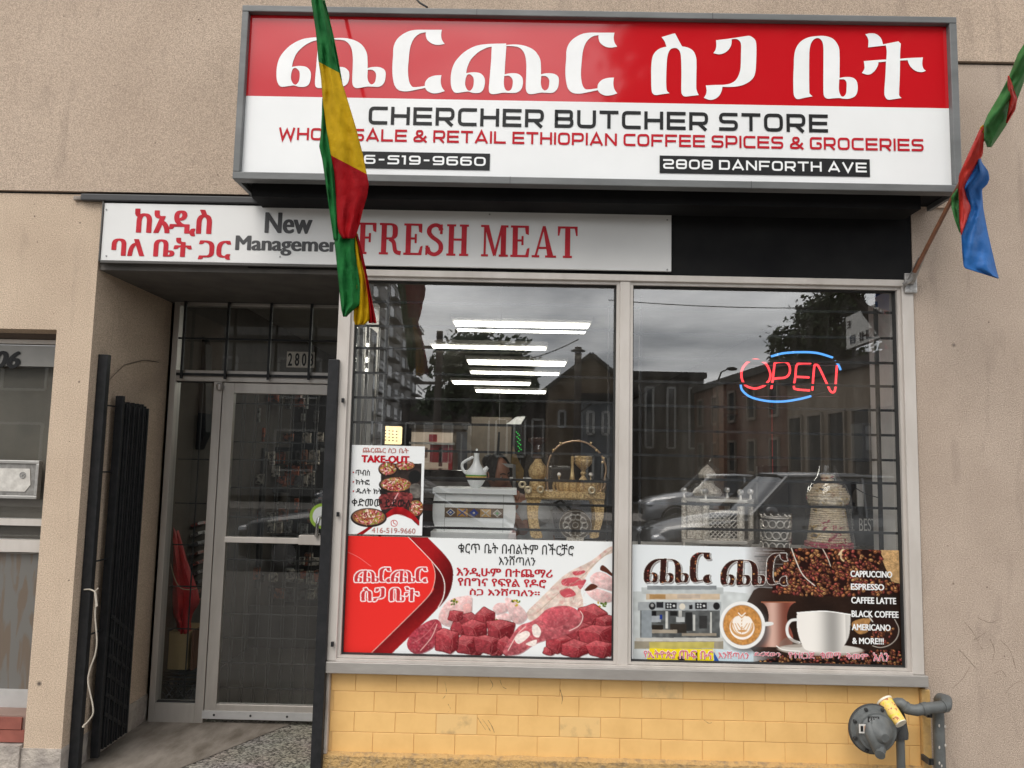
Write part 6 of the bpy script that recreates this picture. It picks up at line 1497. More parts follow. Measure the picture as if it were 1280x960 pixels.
# silver lattice drum
DRm = thing('lattice_drum', (s1(1420, 830, .24).x, .24, ZS), 'small round silver lattice drum in clear plastic between stand and basket', 'drum')
def s2(px, py, Y): return P3(*Z(940, 560, 6.095, [(px, py)])[0], Y)
c0 = Vector((s2(180, 700, .24).x, .24, ZS + .001)); rD = (s2(310, 700, .24).x - s2(60, 700, .24).x) / 2 * .86; hD = s2(180, 535, .24).z - ZS
for z in (.0, hD * .33, hD * .66, hD): ring(c0 + Vector((0, 0, z + .003)), rD, rD, .0035, m_silverp, 'hoop', DRm, 32)
for k in range(12):
    for j in range(3):
        t = 2 * math.pi * (k + .5 * (j % 2)) / 12; cz_ = hD * (j + .5) / 3; u = Vector((-math.sin(t), math.cos(t), 0)); c1 = c0 + Vector((math.cos(t) * rD, math.sin(t) * rD, cz_)); rr_ = min(hD / 6.2, rD * .25)
        mb = MB(); mb.tube([c1 + u * math.cos(s_) * rr_ + Vector((0, 0, math.sin(s_) * rr_)) for s_ in np.linspace(0, 6.283, 12, endpoint=False)], .0035, 5, closed=True); mb.build('lattice_ring', m_silverp, DRm, smooth=60)
    MB().ball(c0 + Vector((math.cos(t) * rD, math.sin(t) * rD, hD + .014)), .007, n=8, m=6).build('bead', m_silverp, DRm, smooth=60)
mb = MB(); mb.lathe(c0, [(rD * .93, 0), (rD * .93, hD), (rD * .9, hD)], 32); mb.build('liner', M('dark_liner', (.16, .14, .12), .5), DRm, smooth=40)
crinkle(c0, [(rD * 1.08, .002), (rD * 1.12, hD * .5), (rD * 1.16, hD * 1.0), (rD * 1.2, hD * 1.16), (rD * 1.1, hD * 1.2)], 'plastic_wrap', DRm, .12, mat=m_bag)
# woven basket
def woven():
    t = NT('woven_straw'); b = t.add('ShaderNodeBsdfPrincipled', Roughness=.75); tc = t.add('ShaderNodeTexCoord')
    mp = t.add('ShaderNodeMapping'); mp.inputs['Scale'].default_value = (1, 1, 1.6); t.link(tc.outputs['Object'], mp.inputs['Vector'])
    n = t.add('ShaderNodeTexNoise', Scale=16.0, Detail=2.0, Distortion=.6); t.link(mp.outputs['Vector'], n.inputs['Vector'])
    r = t.add('ShaderNodeValToRGB'); e = r.color_ramp.elements; r.color_ramp.interpolation = 'LINEAR'
    e[0].position = .33; e[0].color = (.40, .03, .06, 1); e[1].position = .37; e[1].color = (.80, .64, .45, 1); x = e.new(.6); x.color = (.85, .70, .50, 1); x = e.new(.64); x.color = (.72, .48, .16, 1); x = e.new(.72); x.color = (.12, .09, .07, 1)
    t.link(n.outputs['Fac'], r.inputs['Fac'])
    wv = t.add('ShaderNodeTexVoronoi', Scale=75.0); t.link(tc.outputs['Object'], wv.inputs['Vector'])
    m = t.add('ShaderNodeMix', data_type='RGBA', blend_type='MULTIPLY'); m.inputs['Factor'].default_value = .5; t.link(r.outputs['Color'], m.inputs['A']); t.link(wv.outputs['Distance'], m.inputs['B'])
    t.link(m.outputs['Result'], b.inputs['Base Color']); bp = t.add('ShaderNodeBump', Strength=.6, Distance=.006); t.link(wv.outputs['Distance'], bp.inputs['Height']); t.link(bp.outputs['Normal'], b.inputs['Normal'])
    t.link(b.outputs['BSDF'], t.out.inputs['Surface']); return t.m
m_wov = woven(); m_wovr = M('magenta_straw', (.42, .03, .08), .75, col2=(.58, .42, .28), nscale=60, lo=.5, hi=.6, bscale=120, bump=.6)
WV = thing('woven_basket', (s2(585, 750, .27).x, .27, ZS), 'tall cone shaped woven basket with pink patterns under clear plastic', 'basket')
c0 = Vector((s2(585, 750, .27).x, .27, ZS + .001)); S_ = (4.3 + .27) / FPX / 6.095; zt_ = s2(585, 750, .27).z
def coils(name, segs, mat, step=.0115):
    prof = []; 
    for (r0, y0), (r1, y1) in zip(segs[:-1], segs[1:]):
        z0, z1 = s2(585, y0, .27).z - c0.z, s2(585, y1, .27).z - c0.z; z0 = max(z0, .001); n = max(1, int(abs(z1 - z0) / step))
        for i in range(n):
            t = i / n; r = (r0 + (r1 - r0) * t) * S_; zc = z0 + (z1 - z0) * t; st = (z1 - z0) / n
            prof += [(r, zc), (r + .0035, zc + st * .25), (r + .0045, zc + st * .5), (r + .0035, zc + st * .75)]
    prof.append((segs[-1][0] * S_, s2(585, segs[-1][1], .27).z - c0.z)); mb = MB(); mb.lathe(c0, prof, 36); return mb.build(name, mat, WV, smooth=50)
coils('base', [(170, 752), (168, 735), (155, 712)], m_wovr); coils('body', [(150, 712), (140, 640), (128, 560), (118, 480), (116, 425)], m_wov)
coils('lid', [(140, 425), (148, 400), (150, 370), (120, 320), (75, 275), (40, 250), (28, 235), (45, 228), (48, 210), (30, 203)], m_wov)
crinkle(c0, [(.150, .004), (.142, .1), (.130, .2), (.128, .30), (.105, .38), (.06, .44), (.045, .50)], 'plastic_wrap', WV, .10, n=30)
for pxs, seed in (((560, 640, 590, 700), 1),):
    mb = MB(); y_ = c0.y - .135
mb = MB()
for (u, v0, v1, w) in ((575, 570, 620, 14), (575, 620, 700, 30), (610, 660, 700, 16), (545, 660, 700, 16)):
    zA, zB = s2(585, v1, .27).z, s2(585, v0, .27).z
    for k in range(int((zB - zA) / .0115)):
        z = zA + k * .0115; rr_ = (150 - (752 - 0) * 0) * S_; tt = (z - c0.z) / (s2(585, 425, .27).z - c0.z); rr_ = (152 + (116 - 152) * tt) * S_ + .006; a0 = -math.pi / 2 + ((u - w) - 585) * S_ / rr_; a1 = -math.pi / 2 + ((u + w) - 585) * S_ / rr_
        mb.raw([(c0.x + rr_ * math.cos(a), c0.y + rr_ * math.sin(a), zz) for zz in (z, z + .009) for a in np.linspace(a0, a1, 5)], [(i, i + 1, i + 6, i + 5) for i in range(4)])
mb.build('pink_pattern', m_wovr, WV, fix=False)
# black bag
BG = thing('black_bag', (s2(870, 740, .42).x, .42, ZS), 'black bag printed BEST standing in the right corner of the window', 'bag')
mb = MB(); by = .42
ol = [(745,745),(742,560),(750,480),(790,462),(850,462),(920,485),(990,520),(1005,560),(1010,745)]
mb.prism([(s2(x, min(y, 738), by).x, max(ZS + .002, s2(x, y, by).z)) for x, y in catmull([p + ((1,) if i in (0, 8) else ()) for i, p in enumerate(ol)], 4)], by, by + .13); mb.build('bag_body', M('black_cloth', (.014, .014, .015), .7, col2=(.03, .03, .03), bscale=30, bump=.3), BG, bevel=.012)
a, b = s2(818, 632, by - .004), s2(945, 538, by - .004); font_rect('lettering', 'BEST', a.x, a.z, b.x, b.z, by - .003, M('silver_print', (.45, .44, .42), .4), BG, bold=-.005)
cordm = MB(); cordm.tube([P3(x, y, .30) for x, y in catmull(Z(940, 560, 6.095, [(700,235),(760,285),(860,345),(980,385),(1090,430),(1125,470),(1115,570),(1098,650),(1115,760)]), 5, False)], .003, 6)
WC = thing('power_cord', tuple(P3(1120, 680, .3)), 'black power cord looping down the white side wall of the right window', 'cord'); cordm.build('cord', m_gasket, WC, smooth=60)
# speaker on the side wall
a, b = P3(1073, 577, .5), P3(1112, 530, .5)
SPk = thing('wall_speaker', ((a.x + b.x) / 2, .5, a.z), 'dark grey speaker box on the side wall of the right window', 'speaker'); mb = MB(); mb.box(a.x, b.x, .44, .6, a.z, b.z); mb.build('cabinet', M('speaker_black', (.05, .05, .052), .5), SPk, bevel=.004); mb = MB(); mb.box(a.x + .02, b.x - .02, .434, .441, a.z + .07, b.z - .02); mb.build('grille_cloth', M('speaker_grey', (.12, .125, .13), .8), SPk)
box('window_side_board', at(1079, 600, .62)[0], 2.16, .62, .64, .9, 1.66, m_inwhite, B)

# ------------------------------------------------------------------ shop interior
lampm = emis('fluorescent', (1.0, .97, .86), 5.0)
for i, (x0, x1, y, f_) in enumerate(((422, 887, 190, 7.0), (345, 737, 271, 8.25), (467, 807, 321, 9.5), (478, 783, 359, 10.6), (413, 683, 392, 11.9), (495, 738, 422, 12.6))):
    if i == 5: f_ = 12.8
    Yl = f_ - 4.3; zc = 3.0; a, b = P3(420 + x0 / 2.822, 340 + y / 2.822, Yl), P3(420 + x1 / 2.822, 340 + y / 2.822, Yl); d_ = .30 if i else .24
    FX = thing('ceiling_light', ((a.x + b.x) / 2, Yl, a.z), ('nearest', 'second', 'third', 'fourth', 'fifth', 'farthest')[i] + ' white fluorescent ceiling light seen through the left shop window', 'ceiling light', 'fluorescent lights on the shop ceiling')
    if i: box('diffuser', a.x, b.x, Yl - d_ / 2, Yl + d_ / 2, a.z, a.z + .02, lampm, FX)
    else:
        box('diffuser', a.x, b.x, Yl - .13, Yl + .06, a.z, a.z + .02, lampm, FX); box('diffuser', a.x, b.x, Yl + .16, Yl + .30, a.z, a.z + .02, lampm, FX)
    box('housing', a.x - .02, b.x + .02, Yl - d_ / 2 - .2, Yl + d_ / 2 + .3, a.z + .022, a.z + .05, m_inwhite, FX)
def slab(px0, py0, px1, py1, Y, dep):
    a, b = P3(px0, py1, Y), P3(px1, py0, Y); return (a.x, b.x, Y, Y + dep, a.z, b.z)
# lit menu box, fridge, meat counter
L1 = thing('light_box', tuple(P3(491, 555, 2.2)), 'small glowing cream menu light box hanging left inside the shop', 'light box')
box('panel', *slab(479, 533, 502, 555, 2.2, .05), M('menu_glow', (.7, .5, .25), .5, emit=(1, .75, .38), estr=.9), L1, bevel=.01)
mb = MB()
for j in range(4):
    for i in range(4): p = P3(482 + i * 4.6, 538 + j * 4 + i * .4, 2.19); mb.box(p.x - .008, p.x + .006, 2.19, 2.194, p.z - .004, p.z + .004)
mb.build('menu_print', m_blackink, L1)
FR = thing('drinks_fridge', tuple(P3(545, 620, 3.5)), 'lit display cooler with red packages left behind the window', 'cooler')
f0 = slab(511, 528, 585, 640, 3.5, .6); box('cabinet', *f0, M('cooler_cream', (.32, .28, .24), .5), FR)
box('header', *slab(511, 528, 585, 535, 3.45, .05), M('cooler_head', (.12, .11, .1), .5), FR); box('interior_glow', *slab(513, 541, 566, 585, 3.47, .02), M('cooler_inside', (.5, .42, .34), .6, emit=(1, .8, .6), estr=.12), FR)
for k, (x0, y0, x1, y1, c_) in enumerate(((536,543,546,552,(.5,.03,.05)),(537,556,560,578,(.42,.03,.04)),(560,555,566,590,(.45,.04,.05)),(525,560,534,572,(.4,.22,.15)),(548,560,553,583,(.15,.05,.04)),(570,540,584,562,(.10,.10,.11)),(572,566,584,590,(.08,.08,.09)))): box('package', *slab(x0, y0, x1, y1, 3.40, .05), M(f'package_{k}', c_, .5), FR)
for y in (553.5, 586): box('cooler_shelf', *slab(511, y, 568, y + 1.4, 3.38, .1), m_inwhite, FR)
MC = thing('meat_counter', tuple(P3(570, 668, 1.6)), 'dark glass fronted meat counter behind the left window', 'counter')
box('counter_body', *slab(520, 600, 690, 672, 1.7, .8), M('counter_dark', (.045, .042, .04), .3, coat=.5), MC); box('counter_top', *slab(518, 589, 630, 597, 1.66, .9), M('counter_top', (.02, .02, .02), .15, coat=.8), MC, bevel=.01)
box('steel_band', *slab(520, 603, 600, 622, 1.68, .02), M('steel_band', (.3, .28, .26), .3, .8), MC); box('red_band', *slab(520, 632, 600, 638, 1.68, .02), M('dull_red', (.16, .03, .03), .5), MC)
mb = MB()
for k in range(26): p = P3(526 + k * 2.15, 597 + k * .03, 1.65); mb.box(p.x - .003, p.x + .003, 1.65, 1.655, p.z - .003, p.z + .003)
led = mb.build('light_strip', emis('led', (1, .9, .75), .9), MC); led['kind'] = 'stuff'
# till screen, standing by the person
TS = thing('till_screen', tuple(P3(645, 575, 1.5)), 'tilted black till screen showing green figures near the counter', 'screen')
mb = MB(); a, b, c_, d_ = P3(630, 533, 1.6), P3(645, 522, 1.9), P3(657, 521, 1.9), P3(651, 531, 1.6); mb.face([a, b, c_, d_]); mb.build('hood', M('hood_grey', (.2, .2, .2), .3), TS, fix=False, thick=.01)
mb = MB(); mb.prism([at(641, 534, 1.55), at(650, 531, 1.55), at(655, 572, 1.55), at(645, 577, 1.55)][::-1], 1.55, 1.6); mb.build('screen', M('screen_black', (.01, .012, .01), .2, coat=.6), TS)
mb = MB()
for k in range(14): p = P3(645.5 + (k % 3) * 1.6 + k * .25, 540 + k * 2, 1.54); mb.box(p.x - .004, p.x + .004, 1.54, 1.545, p.z - .003, p.z + .003)
mb.build('green_figures', emis('green_led', (.05, .8, .1), .6), TS); box('stand', *slab(649, 531, 652, 590, 1.6, .02), M('stand_grey', (.2, .2, .2), .4), TS)
BN = thing('hanging_chain', tuple(P3(625, 500, .6)), 'thin bead chain hanging down in the middle of the left window', 'chain')
mb = MB(); mb.tube([P3(627, 352, .6), P3(626, 440, .6), P3(624, 535, .6)], .0018, 5); mb.build('chain', M('chain_grey', (.4, .38, .35), .4, .6), BN); mb = MB(); mb.tube([P3(624, 540, .6), P3(622, 572, .6)], [.006, .009], 8); mb.build('weight', m_gasket, BN)
PN = thing('pennant', tuple(P3(648, 605, 1.2)), 'gold and mustard cloth pennant hanging behind the person', 'pennant')
mb = MB(); mb.prism([at(641, 556, 1.25), at(639, 580, 1.25), at(646, 603, 1.25), at(654, 600, 1.25), at(655, 588, 1.25), at(648, 575, 1.25)][::-1], 1.25, 1.256); mb.build('cloth', M('mustard', (.36, .22, .05), .6, col2=(.2, .12, .03), nscale=30), PN)
PB = thing('pegboard', tuple(P3(710, 665, 1.3)), 'grey perforated pegboard behind the gold stand', 'pegboard')
pb_ = slab(673, 626, 742, 672, 1.3, .02); box('board', *pb_, M('peg_grey', (.34, .35, .37), .6), PB)
mb = MB()
for j in range(9):
    for i in range(20): x = pb_[0] + .01 + i * (pb_[1] - pb_[0] - .02) / 19; z = pb_[4] + .012 + j * .032; mb.box(x - .0022, x + .0022, 1.2985, 1.3005, z - .0022, z + .0022)
pgh = mb.build('holes', m_gasket, PB); pgh['kind'] = 'stuff'
for a, b in (((700, 625), (672, 645)), ((692, 628), (715, 650)), ((700, 624), (718, 642))):
    mb = MB(); mb.tube([P3(*a, 1.2), P3(*b, 1.2)], .008, 8); mb.build('arm', m_gasket, PB)
CH = thing('column_stand', tuple(P3(671, 575, 2.2)), 'small terracotta coloured pedestal behind the gold stand', 'pedestal')
mb = MB(); c0 = P3(671, 580, 2.2); mb.lathe(c0, [(.03, 0), (.035, .12), (.04, .16), (.075, .19), (.075, .215), (.001, .22)], 20); mb.build('pedestal', M('terracotta_dull', (.22, .10, .07), .6), CH, smooth=40)
BX = thing('black_box', tuple(P3(706, 600, .9)), 'black receipt printer on a ledge seen through the gold hoop', 'printer')
box('body', *slab(686, 583, 716, 602, .9, .25), M('printer_black', (.02, .02, .022), .35), BX, bevel=.02); mb = MB(); mb.ball(P3(693, 575, .95), .03, .03, .04); mb.build('dial', m_gasket, BX, smooth=60)
# shelves with coffee bags behind the neon sign
SHF = thing('product_shelf', tuple(P3(980, 575, 4.0)), 'wooden shelf unit with packed coffee bags behind the neon sign', 'shelf')
m_wood = M('shelf_wood', (.16, .085, .045), .5, col2=(.09, .05, .03), nscale=5, stretch=(.4, 3, 6))
for y in (515, 572): box('shelf_board', *slab(905, y, 1020, y + 3, 3.9, .4), m_wood, SHF)
box('back_board', *slab(905, 480, 1020, 640, 4.35, .03), M('shelf_back', (.10, .06, .04), .7), SHF)
for x in (905, 1018): box('shelf_side', *slab(x, 480, x + 3, 640, 3.9, .44), m_wood, SHF)
for i, x in enumerate((931, 943, 957, 969, 981, 996, 1008)):
    bgm = M(('bag_cream', 'bag_silver', 'bag_grey')[i % 3], ((.42, .38, .32), (.45, .44, .42), (.25, .24, .23))[i % 3], .35)
    bg = thing('coffee_bag', tuple(P3(x + 5, 571, 3.95)), ('cream sealed coffee bag leftmost on the wooden shelf', 'silver coffee bag second from the left on the wooden shelf', 'grey coffee bag third on the wooden shelf', 'cream coffee bag in the middle of the shelf row', 'silver coffee bag just right of the middle of the shelf', 'grey coffee bag second from the right on the shelf', 'cream coffee bag rightmost on the wooden shelf')[i], 'coffee bag', 'coffee bags on the shelf behind the neon sign')
    s__ = slab(x, 543 + (i % 2) * 4, x + 10, 571, 3.95, .12); box('bag', *s__, bgm, bg, bevel=.02); box('label', s__[0] + .01, s__[1] - .01, 3.944, 3.949, s__[4] + .03, s__[4] + .09, M('bag_label', (.12, .1, .09), .5), bg)
DRk = thing('back_door', tuple(P3(1000, 660, 2.4)), 'plain beige board panel standing behind the woven basket', 'panel')
box('panel', *slab(955, 583, 1012, 672, 2.4, .04), M('board_beige', (.20, .175, .15), .6), DRk)
box('panel_stile', *slab(948, 583, 954, 672, 2.38, .06), M('stile_grey', (.16, .15, .14), .5), DRk)
UN = thing('shelf_unit', tuple(P3(1050, 570, 3.0)), 'dark shelving with small goods left of the wall speaker', 'shelf')
for x in (1028, 1047, 1066): box('upright', *slab(x, 540, x + 2, 640, 3.0, .3), M('stile_grey', (.16, .15, .14), .5), UN)
for k in range(10): box('goods', *slab(1031 + (k % 2) * 19, 545 + (k // 2) * 14, 1043 + (k % 2) * 19, 555 + (k // 2) * 14, 3.02, .2), M(f'goods_{k % 4}', ((.12, .1, .09), (.2, .05, .03), (.22, .2, .17), (.06, .07, .09))[k % 4], .5), UN)
MG = thing('coffee_grinder', tuple(P3(1062, 640, .9)), 'black coffee grinder with hopper beside the woven basket', 'grinder')
mb = MB(); c0 = P3(1062, 640, .8); mb.lathe(c0, [(.03, 0), (.032, .06), (.012, .08), (.02, .12), (.045, .17), (.05, .2), (.001, .2)], 18); mb.build('hopper', m_gasket, MG, smooth=40); mb = MB(); mb.ball(P3(1060, 627, .82), .01); mb.build('knob', m_silverp, MG, smooth=60)
# bright strips at the right; emission puts the light into the slats
WS = thing('blind', tuple(P3(1088, 500, 3.2)), 'cream glowing slats of a blind deep inside at the right', 'blind')
for y in (454, 468, 483): box('slat', *slab(1077, y, 1094, y + (7 if y < 480 else 3), 3.2, .01), M('slat_glow', (.55, .45, .36), .6, emit=(1, .8, .62), estr=1.3), WS)
# folded uprights at the left end of the left window
LS = thing('folded_gate', (at(465, 560, .34)[0], .34, .8), 'folded pale metal gate uprights at the left end of the window', 'gate')
for px, w, y0, c_ in ((443, 3.2, 400, 0), (449.5, 1.8, 405, 1), (459, 5.5, 405, 0), (466.5, 3.0, 420, 2), (471.5, 4.6, 410, 1), (480, 5.0, 372, 0)):
    box('upright', *slab(px - w / 2, y0, px + w / 2, 556, .34 + .02 * (c_ == 1), .02), (M('gate_pale', (.34, .34, .34), .35, .5), M('gate_mid', (.15, .15, .15), .4, .4), M('gate_dark', (.05, .05, .05), .5))[c_], LS)
# seen through the entrance glass
TVs = thing('television', tuple(P3(222, 530, 1.5)), 'dark hanging television on a bracket behind the narrow side glass', 'television')
mb = MB(); mb.prism([at(225, 402, 1.5), at(225, 560, 1.5), at(247, 562, 1.5), at(257, 540, 1.5), at(257, 430, 1.5), at(250, 412, 1.5)], 1.5, 1.62); mb.build('screen', M('tv_black', (.012, .014, .018), .5, spec=.1), TVs, bevel=.008)
mb = MB()
mb.obox(P3(236, 562, 1.55), P3(214, 618, 1.55), .03, .02); mb.obox(P3(218, 590, 1.56), P3(240, 655, 1.56), .03, .02); mb.build('bracket', m_gasket, TVs)
JK = thing('jacket', tuple(P3(228, 780, 1.25)), 'red jacket hanging behind the narrow glass beside the door', 'jacket')
mb = MB()
rows = [(647,212,217),(665,213,222),(700,212,232),(730,212,243),(742,212,247),(755,213,248),(765,216,240),(778,222,237),(792,224,238)]
cloth(mb, rows, 1.3, .06, lambda x, y: 0, ny=30, nx=10, seed=4, fold=.03)
mb.build('cloth', M('jacket_red', (.55, .03, .03), .7, col2=(.38, .02, .025), nscale=9, bscale=25, bump=.4), JK, smooth=60, thick=.02)
mb = MB(); mb.tube([P3(x, y, 1.2) for x, y in catmull([(213, 703), (218, 722), (226, 735), (240, 737), (246, 735)], 5, False)], .003, 5); mb.build('drawstring', M('string_tan', (.45, .35, .22), .7), JK)
KB = thing('cardboard_box', tuple(P3(226, 840, 1.25)), 'brown cardboard box standing on a black crate behind the side glass', 'box')
box('box', *slab(206, 790, 237, 838, 1.25, .3), M('cardboard', (.36, .25, .12), .8, col2=(.30, .2, .1), nscale=5), KB); box('box_flap', *slab(237.5, 788, 243, 838, 1.22, .3), M('cardboard_dark', (.16, .07, .04), .8), KB)
KC = thing('plastic_crate', tuple(P3(225, 880, 1.25)), 'black lattice plastic crate under the cardboard box', 'crate')
cx0 = slab(200, 842, 246, 880, 1.2, .3); mb = MB()
for z in np.linspace(cx0[4], cx0[5], 2): mb.box(cx0[0], cx0[1], 1.2, 1.5, z - .01, z + .01)
for k in range(3): mb.box(at(218, 0, 1.2)[0], cx0[1], 1.19, 1.2, cx0[5] - .03 - k * .03, cx0[5] - .018 - k * .03)
mb.build('rim', m_gasket, KC)
for k in range(7):
    xa = cx0[0] + k * .04; 
    for s__ in (1, -1): mb = MB(); mb.obox((xa, 1.2, cx0[4]), (min(xa + .12 * s__ + (.0), cx0[1]), 1.2, cx0[5] - .06), .008, .006); mb.build('lattice_bar', M('crate_grey', (.05, .05, .055), .5), KC)
box('crate_goods', *slab(208, 848, 218, 857, 1.3, .1), M('crate_goods', (.22, .16, .11), .7), KC)
RK = thing('snack_rack', tuple(P3(245, 720, 1.6)), 'wire rack of colourful snack packets behind the side glass', 'rack')
for k in range(9):
    y = 655 + k * 12; a, b = P3(236, y + 5, 1.6), P3(254, y - 2, 1.6); mb = MB(); mb.obox(a, b, .2, .022); mb.build('packet_row', M(f'snack_{k % 4}', ((.35, .05, .03), (.30, .28, .26), (.05, .05, .06), (.25, .06, .03))[k % 4], .4, col2=(.05, .04, .04), nscale=40, lo=.4, hi=.55), RK)
box('white_cabinet', *slab(212, 566, 245, 640, 2.4, .1), M('dull_white', (.40, .39, .37), .5), B)
box('wall_switch', *slab(234, 580, 240, 598, 2.38, .02), m_inwhite, B)
# goods seen through the door glass
SG2 = thing('goods_stand', tuple(P3(330, 740, 3.0)), 'dim stand with stacked packets behind the entrance door', 'stand')
box('post', *slab(318, 560, 330, 735, 3.0, .1), m_gasket, SG2)
random.seed(21)
for k in range(120):
    x, y = random.uniform(276, 398), random.choice([500, 520, 545, 572, 588, 600, 632, 645, 660, 700, 720, 745]) + random.uniform(-3, 3); w, h = random.uniform(5, 13), random.uniform(8, 18)
    box('packet', *slab(x, y - h / 2, x + w, y + h / 2, 2.8 + random.random() * .8, .05), M(f'packet_{k % 6}', ((.55, .14, .07), (.60, .55, .45), (.15, .15, .15), (.65, .58, .5), (.35, .12, .06), (.40, .40, .38))[k % 6], .35, col2=(.04, .035, .03), nscale=25, lo=.42, hi=.6), SG2)
for y in (560, 612, 670, 735): box('shelf', *slab(278, y, 400, y + 2, 3.4, .3), m_gasket, SG2)
box('wood_frame', *slab(280, 766, 287, 850, 2.6, .05), m_wood, SG2)
box('backing', *slab(262, 480, 432, 760, 3.95, .03), m_gasket, SG2)  # added black board, keeps the view through the door dark
box('door_backdrop', *slab(262, 760, 440, 892, 2.9, .04), M('backdrop_dark', (.05, .042, .034), .6, col2=(.03, .025, .02), nscale=4), SG2)  # added dark backdrop, darkens the lower half of the door glass

# ------------------------------------------------------------------ the person behind the counter
PR = thing('person', tuple(P3(655, 690, .85)), 'person with dark hair in grey shirt holding up a white paper behind the counter', 'person')
m_skin = M('brown_skin', (.34, .16, .10), .5, col2=(.28, .125, .075), nscale=9)
def skin(name, nodes, edges, mat, par, root=0, lev=2):
    """nodes: (point, radius or (rx, ry)); one continuous body grown round the joints"""
    o = origin_of(par); me = bpy.data.meshes.new(name); me.from_pydata([tuple(Vector(p) - o) for p, r in nodes], edges, []); me.materials.append(mat)
    ob = bpy.data.objects.new(name, me); COL.objects.link(ob); ob.parent = par
    ob.modifiers.new('skin', 'SKIN'); 
    if not me.skin_vertices: bpy.context.view_layer.objects.active = ob; me.skin_vertices.new() if hasattr(me.skin_vertices, 'new') else None
    if me.skin_vertices:
        for i, (p, r) in enumerate(nodes): me.skin_vertices[0].data[i].radius = r if isinstance(r, tuple) else (r, r); me.skin_vertices[0].data[i].use_root = (i == root)
    md = ob.modifiers.new('smooth', 'SUBSURF'); md.levels = lev; md.render_levels = lev
    return ob
pY = .82
H0 = P3(622, 592, pY)                # head centre
chest = P3(660, 655, pY + .12); pel = Vector((chest.x + .03, pY + .2, chest.z - .42))
neck = P3(634, 618, pY + .06); shL = P3(648, 634, pY - .02); shR = P3(678, 640, pY + .26); elL = P3(655, 668, pY - .08); wrL = P3(640, 640, pY - .14); elR = P3(690, 690, pY + .2); wrR = P3(665, 695, pY + .02)
hipL = pel + Vector((-.1, 0, -.06)); hipR = pel + Vector((.12, 0, -.06)); 
nodes = [(pel, (.15, .11)), (chest, (.16, .11)), (P3(648, 632, pY + .1), (.10, .07)), (neck, .052), (H0 + Vector((.02, .02, -.03)), .055),
         (shL, .055), (elL, .04), (wrL, .026), (shR, .055), (elR, .04), (wrR, .026),
         (hipL, .09), (hipL + Vector((-.05, -.25, -.02)), .07), (hipL + Vector((-.05, -.28, -.40)), .045), (hipR, .09), (hipR + Vector((.05, -.25, -.02)), .07), (hipR + Vector((.05, -.28, -.40)), .045)]
edges = [(0, 1), (1, 2), (2, 3), (3, 4), (2, 5), (5, 6), (6, 7), (2, 8), (8, 9), (9, 10), (0, 11), (11, 12), (12, 13), (0, 14), (14, 15), (15, 16)]
skin('body', nodes, edges, m_skin, PR)
# head: shaped sphere turned towards the paper on its left
mb = MB(); vs = []; n, m = 28, 20; fwd = Vector((.62, -.70, -.30)).normalized(); upv = (Vector((-.18, 0, 1)) - fwd * Vector((-.18, 0, 1)).dot(fwd)).normalized(); sdv = fwd.cross(upv)
def headpt(a, b, c):
    """a: sideways, b: forward, c: up in head units (-1..1)"""
    x, y, z = a * .072, b * .092, c * .115
    if z < 0: x *= 1 - .35 * (-c) ** 1.5; y *= 1 - .12 * (-c)
    if b > 0:
        g = lambda u0, v0, su, sv: math.exp(-((a - u0) / su) ** 2 - ((c - v0) / sv) ** 2)
        y += .026 * g(0, -.12, .14, .16) + .010 * g(0, .02, .10, .22) - .012 * (g(-.36, .08, .2, .13) + g(.36, .08, .2, .13)) + .009 * g(0, -.45, .3, .07) + .008 * g(0, -.85, .25, .15) + .006 * g(0, .2, .6, .08) - .004 * g(0, -.52, .3, .03)
    return H0 + sdv * x + fwd * y + upv * z
for i in range(m + 1):
    ph = -math.pi / 2 + math.pi * i / m
    for k in range(n): th = 2 * math.pi * k / n; vs.append(headpt(math.cos(ph) * math.sin(th), math.cos(ph) * math.cos(th), math.sin(ph)))
mb.raw(vs, [(i * n + k, i * n + (k + 1) % n, (i + 1) * n + (k + 1) % n, (i + 1) * n + k) for i in range(m) for k in range(n)]); mb.build('head', m_skin, PR, smooth=80)
for s__ in (-1, 1):
    MB().ball(headpt(.34 * s__, .86, .06), .0125, n=10, m=7).build('eye', M('eye_white', (.5, .47, .42), .3), PR, smooth=60); MB().ball(headpt(.34 * s__, .86, .05) + fwd * .0085, .006, n=8, m=6).build('iris', m_gasket, PR, smooth=60)
    mb = MB(); mb.tube([headpt(.14 * s__, .98, .26), headpt(.36 * s__, .93, .30), headpt(.56 * s__, .8, .22)], .0035, 6); mb.build('eyebrow', m_gasket, PR)
    mb = MB(); e_ = headpt(1.0 * s__, -.05, -.05); mb.tube([e_ + upv * .025 * math.sin(t) + fwd * .012 * math.cos(t) + sdv * s__ * .006 for t in np.linspace(0, 6.28, 12, endpoint=False)], .0055, 6, closed=True); mb.build('ear', m_skin, PR, smooth=60)
mb = MB(); mb.tube([headpt(-.26, .93, -.50) + fwd * .004, headpt(0, 1.0, -.49) + fwd * .010, headpt(.26, .93, -.50) + fwd * .004], [.003, .0055, .003], 8); mb.build('lips', M('lips', (.22, .06, .05), .4), PR, smooth=60)
mb = MB(); vs = []
for i in range(13):
    for k in range(25):
        th = math.pi * .30 + (2 * math.pi - math.pi * .6) * k / 24; ph = -.25 + (math.pi / 2 + .25) * i / 12; w_ = 1.13 + .05 * mnoise.noise(Vector((k * .7, i * .9, 0)))
        front = math.cos(th); vs.append(headpt(math.cos(ph) * math.sin(th) * w_, math.cos(ph) * math.cos(th) * w_ - .04, math.sin(ph) * w_ + .05))
